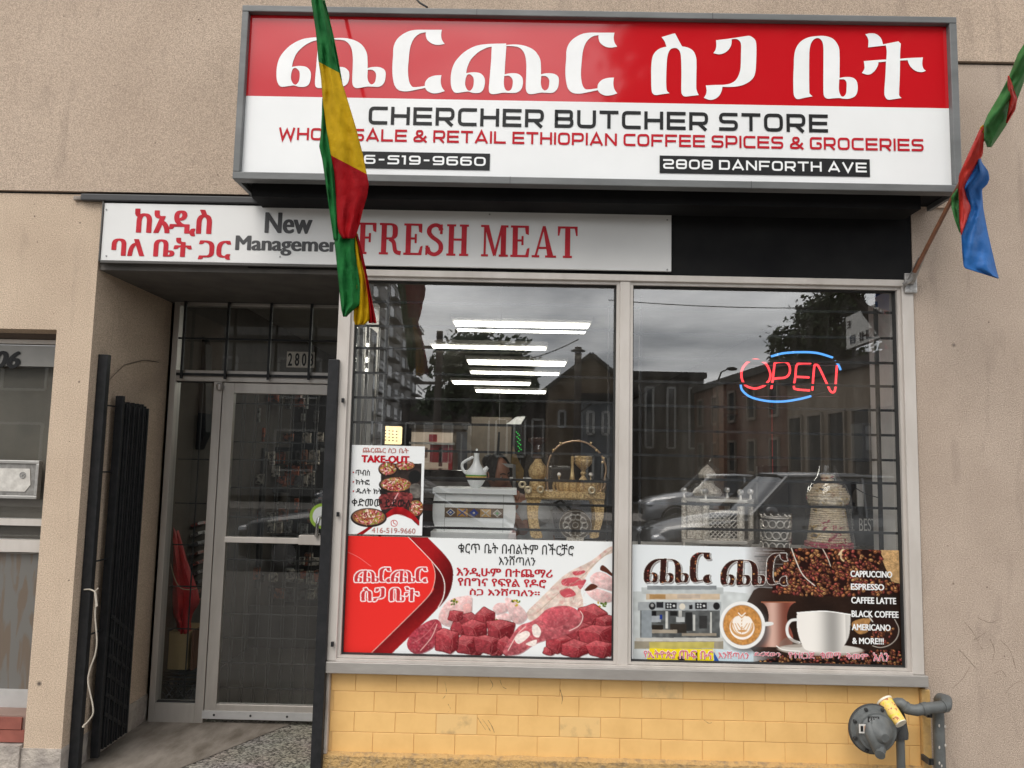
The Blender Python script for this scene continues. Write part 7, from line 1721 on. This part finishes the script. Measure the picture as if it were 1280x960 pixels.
mb.raw(vs, [(i * 25 + k, i * 25 + k + 1, (i + 1) * 25 + k + 1, (i + 1) * 25 + k) for i in range(12) for k in range(24)]); mb.ball(H0 - fwd * .10 + upv * .05, .05, .05, .05)
mb.build('hair', M('black_hair', (.012, .010, .009), .6, bscale=70, bump=.8), PR, smooth=60)
# shirt: a shell over torso and upper arms
o_ = [(pel, (.165, .125)), (chest, (.20, .145)), (P3(648, 632, pY + .1), (.14, .10)), (shL, .085), (shL.lerp(elL, .72), .066), (shR, .072), (shR.lerp(elR, .72), .056)]
skin('shirt', o_, [(0, 1), (1, 2), (2, 3), (3, 4), (2, 5), (5, 6)], M('grey_tshirt', (.55, .57, .58), .8, col2=(.44, .46, .47), bscale=18, bump=.4), PR)
mb = MB(); mb.tube([neck + Vector((math.cos(t) * .062, math.sin(t) * .055, .0 + .02 * math.cos(t))) for t in np.linspace(0, 6.28, 18, endpoint=False)], .012, 8, closed=True); mb.build('collar', M('red_collar', (.30, .02, .03), .7), PR, smooth=60)
# left hand on the paper: palm and five bent fingers
hd = wrL + Vector((.01, -.01, .05)); mb = MB(); mb.ball(hd, .032, .014, .042, 12, 8); mb.build('palm', m_skin, PR, smooth=60)
for k, (dx, ln) in enumerate(((-.026, .055), (-.009, .066), (.008, .062), (.024, .050))):
    b0 = hd + Vector((dx, -.004, .032)); mb = MB(); mb.tube([b0, b0 + Vector((dx * .2, -.012, ln * .45)), b0 + Vector((dx * .25, -.004, ln * .8)), b0 + Vector((dx * .25, .008, ln))], [.0085, .008, .0072, .005], 8); mb.build('finger', m_skin, PR, smooth=60)
b0 = hd + Vector((-.028, -.004, -.012)); mb = MB(); mb.tube([b0, b0 + Vector((-.02, -.006, .02)), b0 + Vector((-.024, .002, .045))], [.010, .009, .006], 8); mb.build('thumb', m_skin, PR, smooth=60)
PA = thing('paper', tuple(P3(636, 592, pY - .15)), 'white sheet of paper held up in front of the person', 'paper')
mb = MB(); a_, b_, c_, d_ = P3(628, 579, pY - .12), P3(643.5, 580, pY - .06), P3(644, 612, pY - .06), P3(640, 609, pY - .1)
mb.face([P3(641, 580, pY - .10), P3(644.5, 581, pY - .04), P3(644.5, 612, pY - .04), P3(641, 611, pY - .10)]); mb.face([P3(627, 579, pY - .16), P3(641, 580, pY - .10), P3(641, 585, pY - .10), P3(634, 584, pY - .13)]); mb.build('sheet', M('paper_sheet', (.42, .42, .40), .7), PA, fix=False, thick=.001)
# ------------------------------------------------------------------ the far side of the street (seen mirrored in the windows)
def far(px, py, Yv):
    """point whose mirror image in the shop window falls at photo pixel (px, py), Yv metres behind the glass plane"""
    x, z = at(px, py, Yv); return Vector((x, 2 * GY - Yv, z))

m_sideglass = M('far_window_glass', (.03, .035, .04), .08, col2=(.05, .055, .06), spec=.8)
m_trimw = M('white_trim', (.50, .50, .48), .6)
def wall_building(name, A, Bp, depth, h, label, m_wall, floors, bays, group=None, wfrac=(.5, .55), trim=m_trimw, roof=None, gable=0.0, z_first=1.0, fh=None, balcony=False):
    """A, Bp: ends of the street front on the ground (x, y); the body goes back from it; windows face the front"""
    A, Bp = Vector((A[0], A[1], 0)), Vector((Bp[0], Bp[1], 0)); d = (Bp - A); L = d.length; d /= L; nrm = Vector((-d.y, d.x, 0))
    if nrm.dot(Vector((0, 0, 0)) - (A + Bp) / 2) < 0: nrm = -nrm
    bk = -nrm * depth; r = thing(name, tuple((A + Bp) / 2), label, 'building', group)
    up = lambda z: Vector((0, 0, z)); mb = MB(); q = [A, Bp, Bp + bk, A + bk]
    for i in range(4): mb.face([q[i], q[(i + 1) % 4], q[(i + 1) % 4] + up(h), q[i] + up(h)])
    if gable:
        m1, m2 = (q[0] + q[1]) / 2 + up(h + gable), (q[2] + q[3]) / 2 + up(h + gable); mb.face([q[0] + up(h), q[1] + up(h), m1]); mb.face([q[2] + up(h), q[3] + up(h), m2])
    mb.build('wall', m_wall, r)
    mr = roof or M('roof_dark', (.045, .042, .04), .9); mb = MB(); e = .35
    if gable:
        for s_, (a, b) in ((0, (q[0], q[3])), (1, (q[1], q[2]))):
            o = d * (-e if s_ == 0 else e); f = nrm * e; mb.obox(a + o + up(h - e * gable / (L / 2)) + f, b + o + up(h - e * gable / (L / 2)) - f, .01, .01)
            mb.face([a + o + f + up(h - e * gable / (L / 2)), b + o - f + up(h - e * gable / (L / 2)), m2 - f + up(.02), m1 + f + up(.02)])
        mb.build('roof', mr, r, thick=.16)
    else:
        mb.raw([p + up(z) + ((p - (q[0] + q[2]) / 2).normalized() * .25) for z in (h, h + .3) for p in q], [(3, 2, 1, 0), (4, 5, 6, 7)] + [(i, (i + 1) % 4, (i + 1) % 4 + 4, i + 4) for i in range(4)]); mb.build('roof', mr, r)
    fh = fh or (h - z_first) / floors; bw = L / bays
    for f in range(floors):
        for b_ in range(bays):
            c = A + d * (b_ + .5) * bw + up(z_first + fh * (f + .5)) ; w, hh = bw * wfrac[0], fh * wfrac[1]
            o = [c + d * sx * w / 2 + up(sz * hh / 2) for sx, sz in ((-1, -1), (1, -1), (1, 1), (-1, 1))]
            mb = MB(); 
            for i in range(4): mb.obox(o[i] + nrm * .03, o[(i + 1) % 4] + nrm * .03, .10, .10, up=nrm)
            wi = mb.build('window', trim, r, fix=False); mb = MB(); mb.face([p + nrm * .012 for p in o]); mb.build('pane', m_sideglass, wi, fix=False)
            if balcony and b_ % 2 == 0:
                mb = MB(); cb = c + up(-fh * .46); mb.obox(cb - d * bw * .48 + nrm * .7, cb + d * bw * .48 + nrm * .7, 1.3, .18, up=(0, 0, 1)); mb.obox(cb - d * bw * .48 + nrm * 1.3 + up(.6), cb + d * bw * .48 + nrm * 1.3 + up(.6), .03, .45); mb.build('balcony', M('balcony_grey', (.16, .16, .165), .6), r, fix=False)
    return r

def gp(px, Yv): p = far(px, 570, Yv); return (p.x, p.y)
m_tower = M('tower_concrete', (.20, .195, .19), .8, col2=(.15, .145, .14))
wall_building('apartment_tower', gp(425, 84), gp(517, 150), 22, 29.5, 'tall grey apartment tower with balconies reflected at the left of the shop window', m_tower, 9, 9, wfrac=(.62, .6), trim=M('tower_trim', (.30, .30, .30), .6), balcony=True)
m_sid = M('brown_siding', (.22, .165, .115), .8, col2=(.17, .13, .09), stretch=(.2, .2, 9), nscale=3)
m_sid2 = M('blue_grey_siding', (.17, .18, .195), .8, col2=(.13, .14, .15), stretch=(.2, .2, 9), nscale=3)
wall_building('gabled_house', gp(684, 30), gp(790, 30), 9, 5.0, 'brown gabled house with pale roof edge across the street', m_sid, 1, 3, wfrac=(.22, .25), gable=1.5, z_first=2.2)
wall_building('low_house', gp(728, 27), gp(785, 27), 3, 4.2, 'low blue grey sided house front with white framed windows', m_sid2, 2, 3, wfrac=(.4, .5), z_first=.6)
wall_building('dark_shopfront', gp(592, 33), gp(683, 33), 8, 4.6, 'dark low shopfront behind the reflected tree', M('dark_brown_wall', (.06, .05, .045), .8), 1, 4, wfrac=(.6, .5))
wall_building('flat_house', gp(770, 36), gp(880, 36), 9, 6.2, 'dark two storey house with sloped roof and tall windows left in the right pane', M('charcoal_wall', (.11, .10, .09), .8), 1, 4, wfrac=(.35, .75), z_first=2.0)
m_brk = M('red_brick_wall', (.16, .075, .05), .85, col2=(.10, .05, .035), nscale=3, bscale=30, bump=.3)
wall_building('brick_shop', gp(868, 36), gp(985, 24), 8, 5.4, 'low red brick shop building behind the neon sign reflection', m_brk, 2, 5, wfrac=(.35, .6), trim=M('tan_trim', (.25, .21, .17), .7))
SB = wall_building('sushi_shop', gp(985, 24), gp(1180, 14.5), 8, 4.7, 'tan fronted sushi restaurant building under the tall trees', M('tan_render', (.24, .19, .14), .8), 1, 6, wfrac=(.7, .45), trim=M('tan_trim', (.25, .21, .17), .7), z_first=.3)
for px, w in ((-2600, 1), (-1500, 1), (-700, 1), (-150, 1), (1450, 1), (2600, 1)):
    a, b = gp(px, 27), gp(px + 560, 27)
    wall_building('terrace_shop', a, b, 9, 5.8 + (px % 7) * .2, {-2600: 'far left brick terrace shop across the street', -1500: 'second brick terrace shop from the far left', -700: 'grey rendered terrace shop left of the tower', -150: 'pale two storey shop reflected in the entrance door', 1450: 'brown brick terrace shop right of the sushi shop', 2600: 'far right brick terrace shop across the street'}[px],
                  m_brk if px in (-2600, -1500, 1450, 2600) else m_tower, 2, 5, wfrac=(.5, .55), z_first=.4)

def road_sign(name, lab, pa, pb, Ya, Yb, texts, face, par=None):
    """sign board whose mirror image spans photo pixels pa (lower left) .. pb (upper right)"""
    a, b = far(pa[0], pa[1], Ya), far(pb[0], pb[1], Yb); z0 = a.z; z1 = b.z; r = thing(name, ((a.x + b.x) / 2, (a.y + b.y) / 2, z0), lab, 'sign')
    b2 = Vector((b.x, b.y, z0)); a = Vector((a.x, a.y, z0)); d = (b2 - a).normalized(); nr = Vector((-d.y, d.x, 0)); nr = nr if nr.dot(Vector((0, 0, 0)) - (a + b2) / 2) > 0 else -nr; L = (b2 - a).length; H = z1 - z0
    mb = MB(); vs = [p + Vector((0, 0, z)) + o for o in (Vector((0, 0, 0)), nr * -.2) for z in (0, H) for p in (a, b2)]; mb.raw(vs, [(0, 1, 3, 2), (4, 6, 7, 5), (0, 4, 5, 1), (2, 3, 7, 6), (0, 2, 6, 4), (1, 5, 7, 3)]); mb.build('board', face, r)
    for body, u0, u1, v0, v1, m in texts:
        me = embolden(font_mesh(body), .03); me.name = 'lettering'; n = len(me.vertices); co = np.empty(n * 3); me.vertices.foreach_get('co', co); co = co.reshape(-1, 3); mn, mx = co.min(0), co.max(0)
        for i in range(n):
            u = (co[i, 0] - mn[0]) / (mx[0] - mn[0]); v = (co[i, 1] - mn[1]) / (mx[1] - mn[1])
            p = b2 + (a - b2) * (u0 + (u1 - u0) * u) + Vector((0, 0, H * (v0 + (v1 - v0) * v))) + nr * .02 - Vector(r.location); me.vertices[i].co = p
        me.materials.clear(); me.materials.append(m); me.update(); ob = bpy.data.objects.new('lettering', me); COL.objects.link(ob); ob.parent = r
    for s_ in (.12, .88):
        mb = MB(); p = a.lerp(b2, s_) - nr * .1; mb.tube([(p.x, p.y, 2.0), (p.x, p.y, z0 + .01)], .06, 8); mb.build('post', m_blackmetal, r)
    return r
m_sf = M('sign_cream', (.75, .74, .70), .5); m_sfd = M('sign_dark_letter', (.05, .03, .025), .5)
road_sign('roof_sign', 'large cream roof sign reading SUSHI and DOU mirrored at the top right of the window', (1058, 437), (1106, 374), 21.5, 18.5, [('SUSHI', .04, .62, .08, .36, m_sfd), ('DOU', .04, .40, .56, .86, m_sfd), ('E', .86, .95, .62, .84, m_sfd), ('目', .74, .88, .10, .36, M('sign_blue_grey', (.10, .13, .18), .5))], m_sf)
box_r = None
rr_ = road_sign('projecting_sign', 'narrow red board at the right end of the sushi roof sign', (1106, 440), (1111, 372), 18.4, 18.2, [], M('sign_red', (.30, .03, .03), .5))
road_sign('shop_board', 'small grey green board reading SUSHI above the reflected shop window', (991, 517), (1017, 501), 23.5, 22.5, [('SUSHI', .08, .75, .15, .5, m_sfd)], M('board_grey_green', (.28, .30, .28), .5))

# trees: trunk with limbs, crown of many small leaf faces
def tree(lab, base, trunk_h, crowns, leaf, n_leaf, seed, size=.16, cat='tree', group='trees across the street'):
    rr = random.Random(seed); b = Vector(base); r = thing('street_tree', tuple(b), lab, cat, group); mb = MB(); top = b + Vector((rr.uniform(-.3, .3), 0, trunk_h))
    mb.tube([b, b.lerp(top, .5) + Vector((.15, 0, 0)), top], [.30, .24, .18], 9)
    for c, rad in crowns:
        c = Vector(c); mid = top.lerp(c, .5) + Vector((rr.uniform(-.4, .4), rr.uniform(-.4, .4), .2)); mb.tube([top - Vector((0, 0, rr.uniform(.1, trunk_h * .25))), mid, c], [.13, .09, .03], 6)
        for k in range(4):
            e = c + Vector((rr.uniform(-1, 1) * rad[0], rr.uniform(-1, 1) * rad[1], rr.uniform(-.8, .8) * rad[2])) * .8; mb.tube([mid, mid.lerp(e, .6), e], [.05, .035, .012], 5)
    mb.build('trunk', M('bark', (.055, .045, .036), .9, bscale=20, bump=.5), r)
    vs, fs = [], []; tot = sum(x[1][0] * x[1][2] for x in crowns)
    for c, rad in crowns:
        c = Vector(c); k = int(n_leaf * rad[0] * rad[2] / tot); cl = [Vector((rr.gauss(0, 1), rr.gauss(0, 1), rr.gauss(0, 1))).normalized() * rr.uniform(.35, 1.02) for _ in range(26)]
        for i in range(k):
            q = rr.choice(cl); p = c + Vector(((q.x + rr.gauss(0, .17)) * rad[0], (q.y + rr.gauss(0, .17)) * rad[1], (q.z + rr.gauss(0, .16)) * rad[2]))
            a = Vector((rr.gauss(0, 1), rr.gauss(0, 1), rr.gauss(0, 1))).normalized(); t = a.orthogonal().normalized(); s_ = size * rr.uniform(.6, 1.4); u = a.cross(t)
            j = len(vs); vs += [p - t * s_, p + u * s_ * .55, p + t * s_, p - u * s_ * .55]; fs.append((j, j + 1, j + 2, j + 3))
    mb = MB(); mb.raw(vs, fs); mb.build('crown', leaf, r, fix=False); return r
m_leaf = M('leaf_dark', (.035, .055, .02), .7, col2=(.06, .085, .03), nscale=2, lo=.4, hi=.6); m_leaf2 = M('leaf_mid', (.05, .075, .03), .7, col2=(.03, .05, .02), nscale=2, lo=.4, hi=.6)
fv = lambda px, py, Yv: tuple(far(px, py, Yv))
Yt = 24.0
tree('broad green tree reflected behind the ceiling lights', (far(600, 570, Yt).x, far(600, 570, Yt).y, 0), 2.6, [(fv(600, 445, Yt), (1.7, 1.6, 1.1)), (fv(632, 465, Yt), (1.2, 1.2, 1.2)), (fv(565, 480, Yt), (1.3, 1.3, 1.1)), (fv(612, 490, Yt), (1.7, 1.5, 1.1)), (fv(545, 505, Yt), (.9, 1.0, .6))], m_leaf2, 9000, 3, .11)
Yt = 27.0
tree('dark rounded tree behind the sushi shop at the right', (far(1025, 570, Yt).x, far(1025, 570, Yt).y, 0), 4.0, [(fv(1018, 425, Yt), (1.6, 1.4, 1.3)), (fv(1000, 445, Yt), (1.3, 1.2, 1.1)), (fv(1045, 400, Yt), (1.5, 1.4, 1.6)), (fv(1050, 445, Yt), (1.8, 1.5, 1.3))], m_leaf, 8000, 5, .12)
tree('leafy branch tree in front of the sushi sign', (far(1160, 570, 16).x, far(1160, 570, 16).y, 0), 4.6, [(fv(1050, 362, 16), (.45, .4, .25)), (fv(1060, 348, 16), (.6, .5, .35)), (fv(1150, 370, 16), (.9, .8, .8)), (fv(1066, 372, 16), (.10, .2, .3))], m_leaf, 3500, 8, .09)
# unseen tall tree, added so its dark crown mirrors in the sign's right half
tree('tall broad unseen tree added so its crown darkens the right half of the sign', (13.0, -17.5, 0), 8.5, [((6.2, -19.5, 13.8), (3.6, 3.2, 3.2)), ((9.5, -18.5, 14.6), (3.6, 3.2, 3.6)), ((13.0, -18.5, 14.0), (3.8, 3.4, 3.8)), ((10.5, -20.5, 17.5), (4.4, 3.4, 3.6)), ((6.4, -20.5, 17.2), (3.4, 3.2, 3.0)), ((15.5, -19.5, 16.0), (3.8, 3.4, 3.8)), ((8.5, -20, 15.5), (3.6, 3, 3.4)), ((12.0, -21, 19.5), (4.5, 3, 3.4)), ((7.0, -21, 19.8), (3.2, 3, 2.8)), ((16.5, -20, 12.5), (3, 3, 3))], m_leaf, 60000, 12, .24)

# poles, wires, lamps
def pole(lab, px, top, Yv, r0=.13): 
    p = far(px, 570, Yv); t = far(px, top, Yv); r = thing('utility_pole', (p.x, p.y, 0), lab, 'utility pole'); mb = MB(); mb.tube([(p.x, p.y, -.3), (p.x, p.y, t.z)], [r0, r0 * .75], 12); mb.build('pole', M('pole_wood', (.07, .055, .045), .85), r, smooth=50); return r, Vector((p.x, p.y, t.z))
r1, t1 = pole('wooden utility pole with wires left of the reflected tree', 545, 414, 19)
for dz, l in ((.5, .9), (1.6, .7)):
    MB().obox(t1 + Vector((-l, 0, -dz)), t1 + Vector((l * .3, 0, -dz)), .07, .09).build('crossarm', MATS['pole_wood'], r1)
mb = MB(); c = t1 + Vector((-.75, .05, -.75)); mb.lathe(c, [(.06, -.12), (.14, -.1), (.14, .12), (.05, .16)], 12); mb.build('insulator', m_gasket, r1, smooth=40)
r2, t2 = pole('dark lamp post with disc shaped head right of the tree', 721, 434, 15, .11)
mb = MB(); mb.lathe(t2 + Vector((0, 0, -.10)), [(.02, -.02), (.17, -.01), (.19, .01), (.10, .05), (.02, .06)], 24); mb.build('lamp_head', m_gasket, r2, smooth=40)
mb = MB(); mb.obox(t2 + Vector((-.5, 0, -1.35)), t2 + Vector((.5, 0, -1.35)), .06, .06); mb.obox(t2 + Vector((.45, 0, -1.35)), t2 + Vector((0, 0, -1.7)), .04, .04); mb.build('crossarm', m_gasket, r2)
r3, t3 = pole('thin street lamp post with curved arm above the brick shop', 897, 478, 30, .07)
mb = MB(); mb.tube([t3, t3 + Vector((.15, .1, .45)), t3 + Vector((.45, .2, .6))], .035, 8); mb.build('arm', m_gasket, r3); mb = MB(); mb.ball(t3 + Vector((.6, .2, .6)), .25, .12, .09); mb.build('lamp_head', m_gasket, r3, smooth=60)
def wire(lab, a, b, sag=.6):
    a, b = Vector(a), Vector(b); w = thing('overhead_wire', tuple(a), lab, 'wire'); mb = MB(); mb.tube([a.lerp(b, t) - Vector((0, 0, sag * 4 * t * (1 - t))) for t in np.linspace(0, 1, 18)], .014, 5); mb.build('cable', m_gasket, w)
wire('overhead wire from the wooden pole towards the left', t1 + Vector((-.8, 0, -.5)), t1 + Vector((-24, -2, .6)), .8)
wire('overhead wire from the wooden pole towards the right', t1 + Vector((.2, 0, -.5)), t2 + Vector((0, 0, .2)), .5)
wire('second overhead wire from the wooden pole crossing the tree', t1 + Vector((-.7, 0, -1.6)), far(665, 500, 22), .9)
wire('high overhead wire crossing the right window reflection', far(760, 375, 18), far(1200, 378, 17), .2)

# cars
def car(lab, x_nose, y, L, H, col, group=None, flip=1, Wd=1.84, suv=False):
    """flip=1: nose towards -x"""
    r = thing('parked_car', (x_nose + flip * L / 2, y, -.13), lab, 'car', group); zb = -.13
    X = lambda u: x_nose + flip * u * L
    pf_ = M('car_paint_%d' % int(col[0] * 1000), col, .28, .5, coat=1.0, col2=tuple(c * .9 for c in col))
    # (u, half width, z bottom, z belt)
    st = [(0, .55, .32, .62), (.015, .70, .26, .74), (.06, .84, .22, .84), (.16, .90, .20, .93), (.27, .92, .20, 1.0), (.45, .92, .20, 1.02), (.65, .92, .20, 1.04), (.85, .91, .22, 1.06), (.95, .86, .26, 1.05), (.99, .74, .32, .95), (1, .6, .38, .85)]
    k = H / 1.5; mb = MB(); vs = []
    for u, hw, z0, z1 in st:
        z0, z1 = zb + z0 * k, zb + z1 * k; hw = hw * Wd / 1.84
        for a, b in ((-.86, z0), (-1, z0 + .18), (-1.0, (z0 + z1) / 2 + .06), (-.97, z1 - .06), (-.86, z1), (.0, z1 + .03), (.86, z1), (.97, z1 - .06), (1.0, (z0 + z1) / 2 + .06), (1, z0 + .18), (.86, z0)): vs.append((X(u), y + a * hw, b))
    n = 11; fs = [(i * n + j, i * n + (j + 1) % n, (i + 1) * n + (j + 1) % n, (i + 1) * n + j) for i in range(len(st) - 1) for j in range(n)] + [tuple(range(n)), tuple(reversed(range((len(st) - 1) * n, len(st) * n)))]
    mb.raw(vs, fs); mb.build('body', pf_, r, smooth=45)
    r1_, r2_ = ((.30, .42), (.86, .98)) if suv else ((.27, .42), (.72, .90))
    gs_ = [(r1_[0], 0.0), (r1_[1], .97), ((r1_[1] + r2_[0]) / 2, 1.0), (r2_[0], .96), (r2_[1], .0)]
    zbelt, zr = zb + 1.0 * k, zb + H
    def green(shr, z_add, name, mat, top=False):
        mb = MB(); vs = []
        for u, t in gs_:
            z = zbelt + (zr - zbelt) * t + z_add; hw = (.86 - .14 * t) * Wd / 1.84 * shr
            for a, zz in ((-.88, zbelt), (-1 + .0, zbelt), (-1 + .16 * t, z - .05 * t), (-.7, z), (.7, z), (1 - .16 * t, z - .05 * t), (1, zbelt), (.88, zbelt)): vs.append((X(u), y + a * hw, zz))
        n = 8; mb.raw(vs, [(i * n + j, i * n + j + 1, (i + 1) * n + j + 1, (i + 1) * n + j) for i in range(len(gs_) - 1) for j in range(n - 1)]); return mb.build(name, mat, r, smooth=40)
    green(1.0, 0, 'windows', M('car_glass', (.015, .017, .02), .05, coat=.5))
    rf_ = MB(); vs = [(X(u), y + a * .62 * Wd / 1.84, zb + H + .008 - (.03 if abs(a) > .9 else 0) - (0.03 if i in (0, 2) else 0)) for i, u in enumerate((r1_[1] - .01, (r1_[1] + r2_[0]) / 2, r2_[0] + .01)) for a in (-1, -.6, 0, .6, 1)]
    rf_.raw(vs, [(i * 5 + j, i * 5 + j + 1, (i + 1) * 5 + j + 1, (i + 1) * 5 + j) for i in (0, 1) for j in range(4)]); rf_.build('roof', pf_, r, smooth=40, thick=.03)
    for sgn in (-1, 1):
        for (ua, ub, ta, tb) in ((r1_[0], r1_[1], 0, .97), (r2_[1], r2_[0], 0, .96)):
            mb = MB(); mb.obox((X(ua), y + sgn * .86 * Wd / 1.84, zbelt), (X(ub), y + sgn * .86 * .72 * Wd / 1.84 * 1.16, zbelt + (zr - zbelt) * ta + (zr - zbelt) * (tb - ta) - .03), .06, .05); mb.build('pillar', pf_, r)
        uc = (r1_[1] + r2_[0]) / 2; mb = MB(); mb.obox((X(uc), y + sgn * .865 * Wd / 1.84, zbelt), (X(uc), y + sgn * .74 * Wd / 1.84, zr - .05), .09, .03, up=(1, 0, 0)); mb.build('pillar', pf_, r)
        mb = MB(); mb.ball((X(r1_[0] + .05), y + sgn * (1.0 * Wd / 1.84), zbelt + .08), .09, .07, .07, 10, 6); mb.build('mirror', pf_, r, smooth=60)
        for u in (.19, .81):
            wl_ = thing_part = MB(); wr_ = .33 * k ** .5; yc = y + sgn * .80 * Wd / 1.84
            wl_.lathe((X(u), yc, zb + wr_), [(wr_ * .62, -.12), (wr_, -.11), (wr_, .11), (wr_ * .62, .12)], 26, axis='y'); w_ = wl_.build('wheel', m_gasket, r, smooth=40)
            mb = MB(); mb.lathe((X(u), yc, zb + wr_), [(.03, -.128 ), (wr_ * .6, -.122), (wr_ * .6, .122), (.03, .128)], 20, axis='y'); mb.build('rim', M('alloy_rim', (.35, .35, .36), .35, .8), w_, smooth=30)
            mb = MB(); mb.tube([(X(u) + wr_ * 1.16 * math.cos(t), y + sgn * .915 * Wd / 1.84, zb + wr_ + wr_ * 1.16 * math.sin(t)) for t in np.linspace(0, math.pi, 14)], .025, 6); mb.build('wheel_arch', m_gasket, r)
        mb = MB(); mb.ball((X(.035), y + sgn * .64 * Wd / 1.84, zb + .70 * k), .14, .17, .075, 12, 8); mb.build('headlight', M('headlight_glass', (.65, .67, .7), .1, .3, coat=1), r, smooth=60)
        mb = MB(); mb.ball((X(.975), y + sgn * .70 * Wd / 1.84, zb + .86 * k), .08, .14, .10, 10, 6); mb.build('tail_light', M('tail_red', (.25, .01, .01), .2), r, smooth=60)
        for u in ((.42, .62) if not suv else (.45, .66)): mb = MB(); mb.box(*sorted((X(u), X(u) + .16)), *sorted((y + sgn * .925 * Wd / 1.84, y + sgn * .95 * Wd / 1.84)), zb + .88 * k, zb + .91 * k); mb.build('door_handle', pf_, r)
    mb = MB(); mb.box(*sorted((X(-.002), X(.01))), y - .35, y + .35, zb + .42 * k, zb + .58 * k); mb.build('grille', m_gasket, r)
    return r
xn = far(800, 640, 7.4).x
car('grey sport utility car parked at the kerb behind the viewer reflected in the right window', xn, -7.2, 4.6, 1.78, (.14, .145, .15), suv=True)
car('dark saloon car parked at the kerb reflected in the entrance door', xn - 6.4, -7.1, 4.6, 1.45, (.05, .052, .055))
car('silver compact car parked on the far side of the street', far(803, 600, 17.5).x, -17.6, 4.2, 1.6, (.45, .46, .47), suv=True)
car('white hatchback on the far side behind the silver compact', far(803, 600, 17.5).x - 9.6, -17.7, 4.2, 1.5, (.55, .55, .55))

wall_building('terrace_shop', gp(500, 40), gp(594, 40), 9, 4.8, 'dark low brick shop between the tower and the reflected tree', M('dark_brown_wall', (.06, .05, .045), .8), 1, 4, wfrac=(.5, .5), z_first=.4)
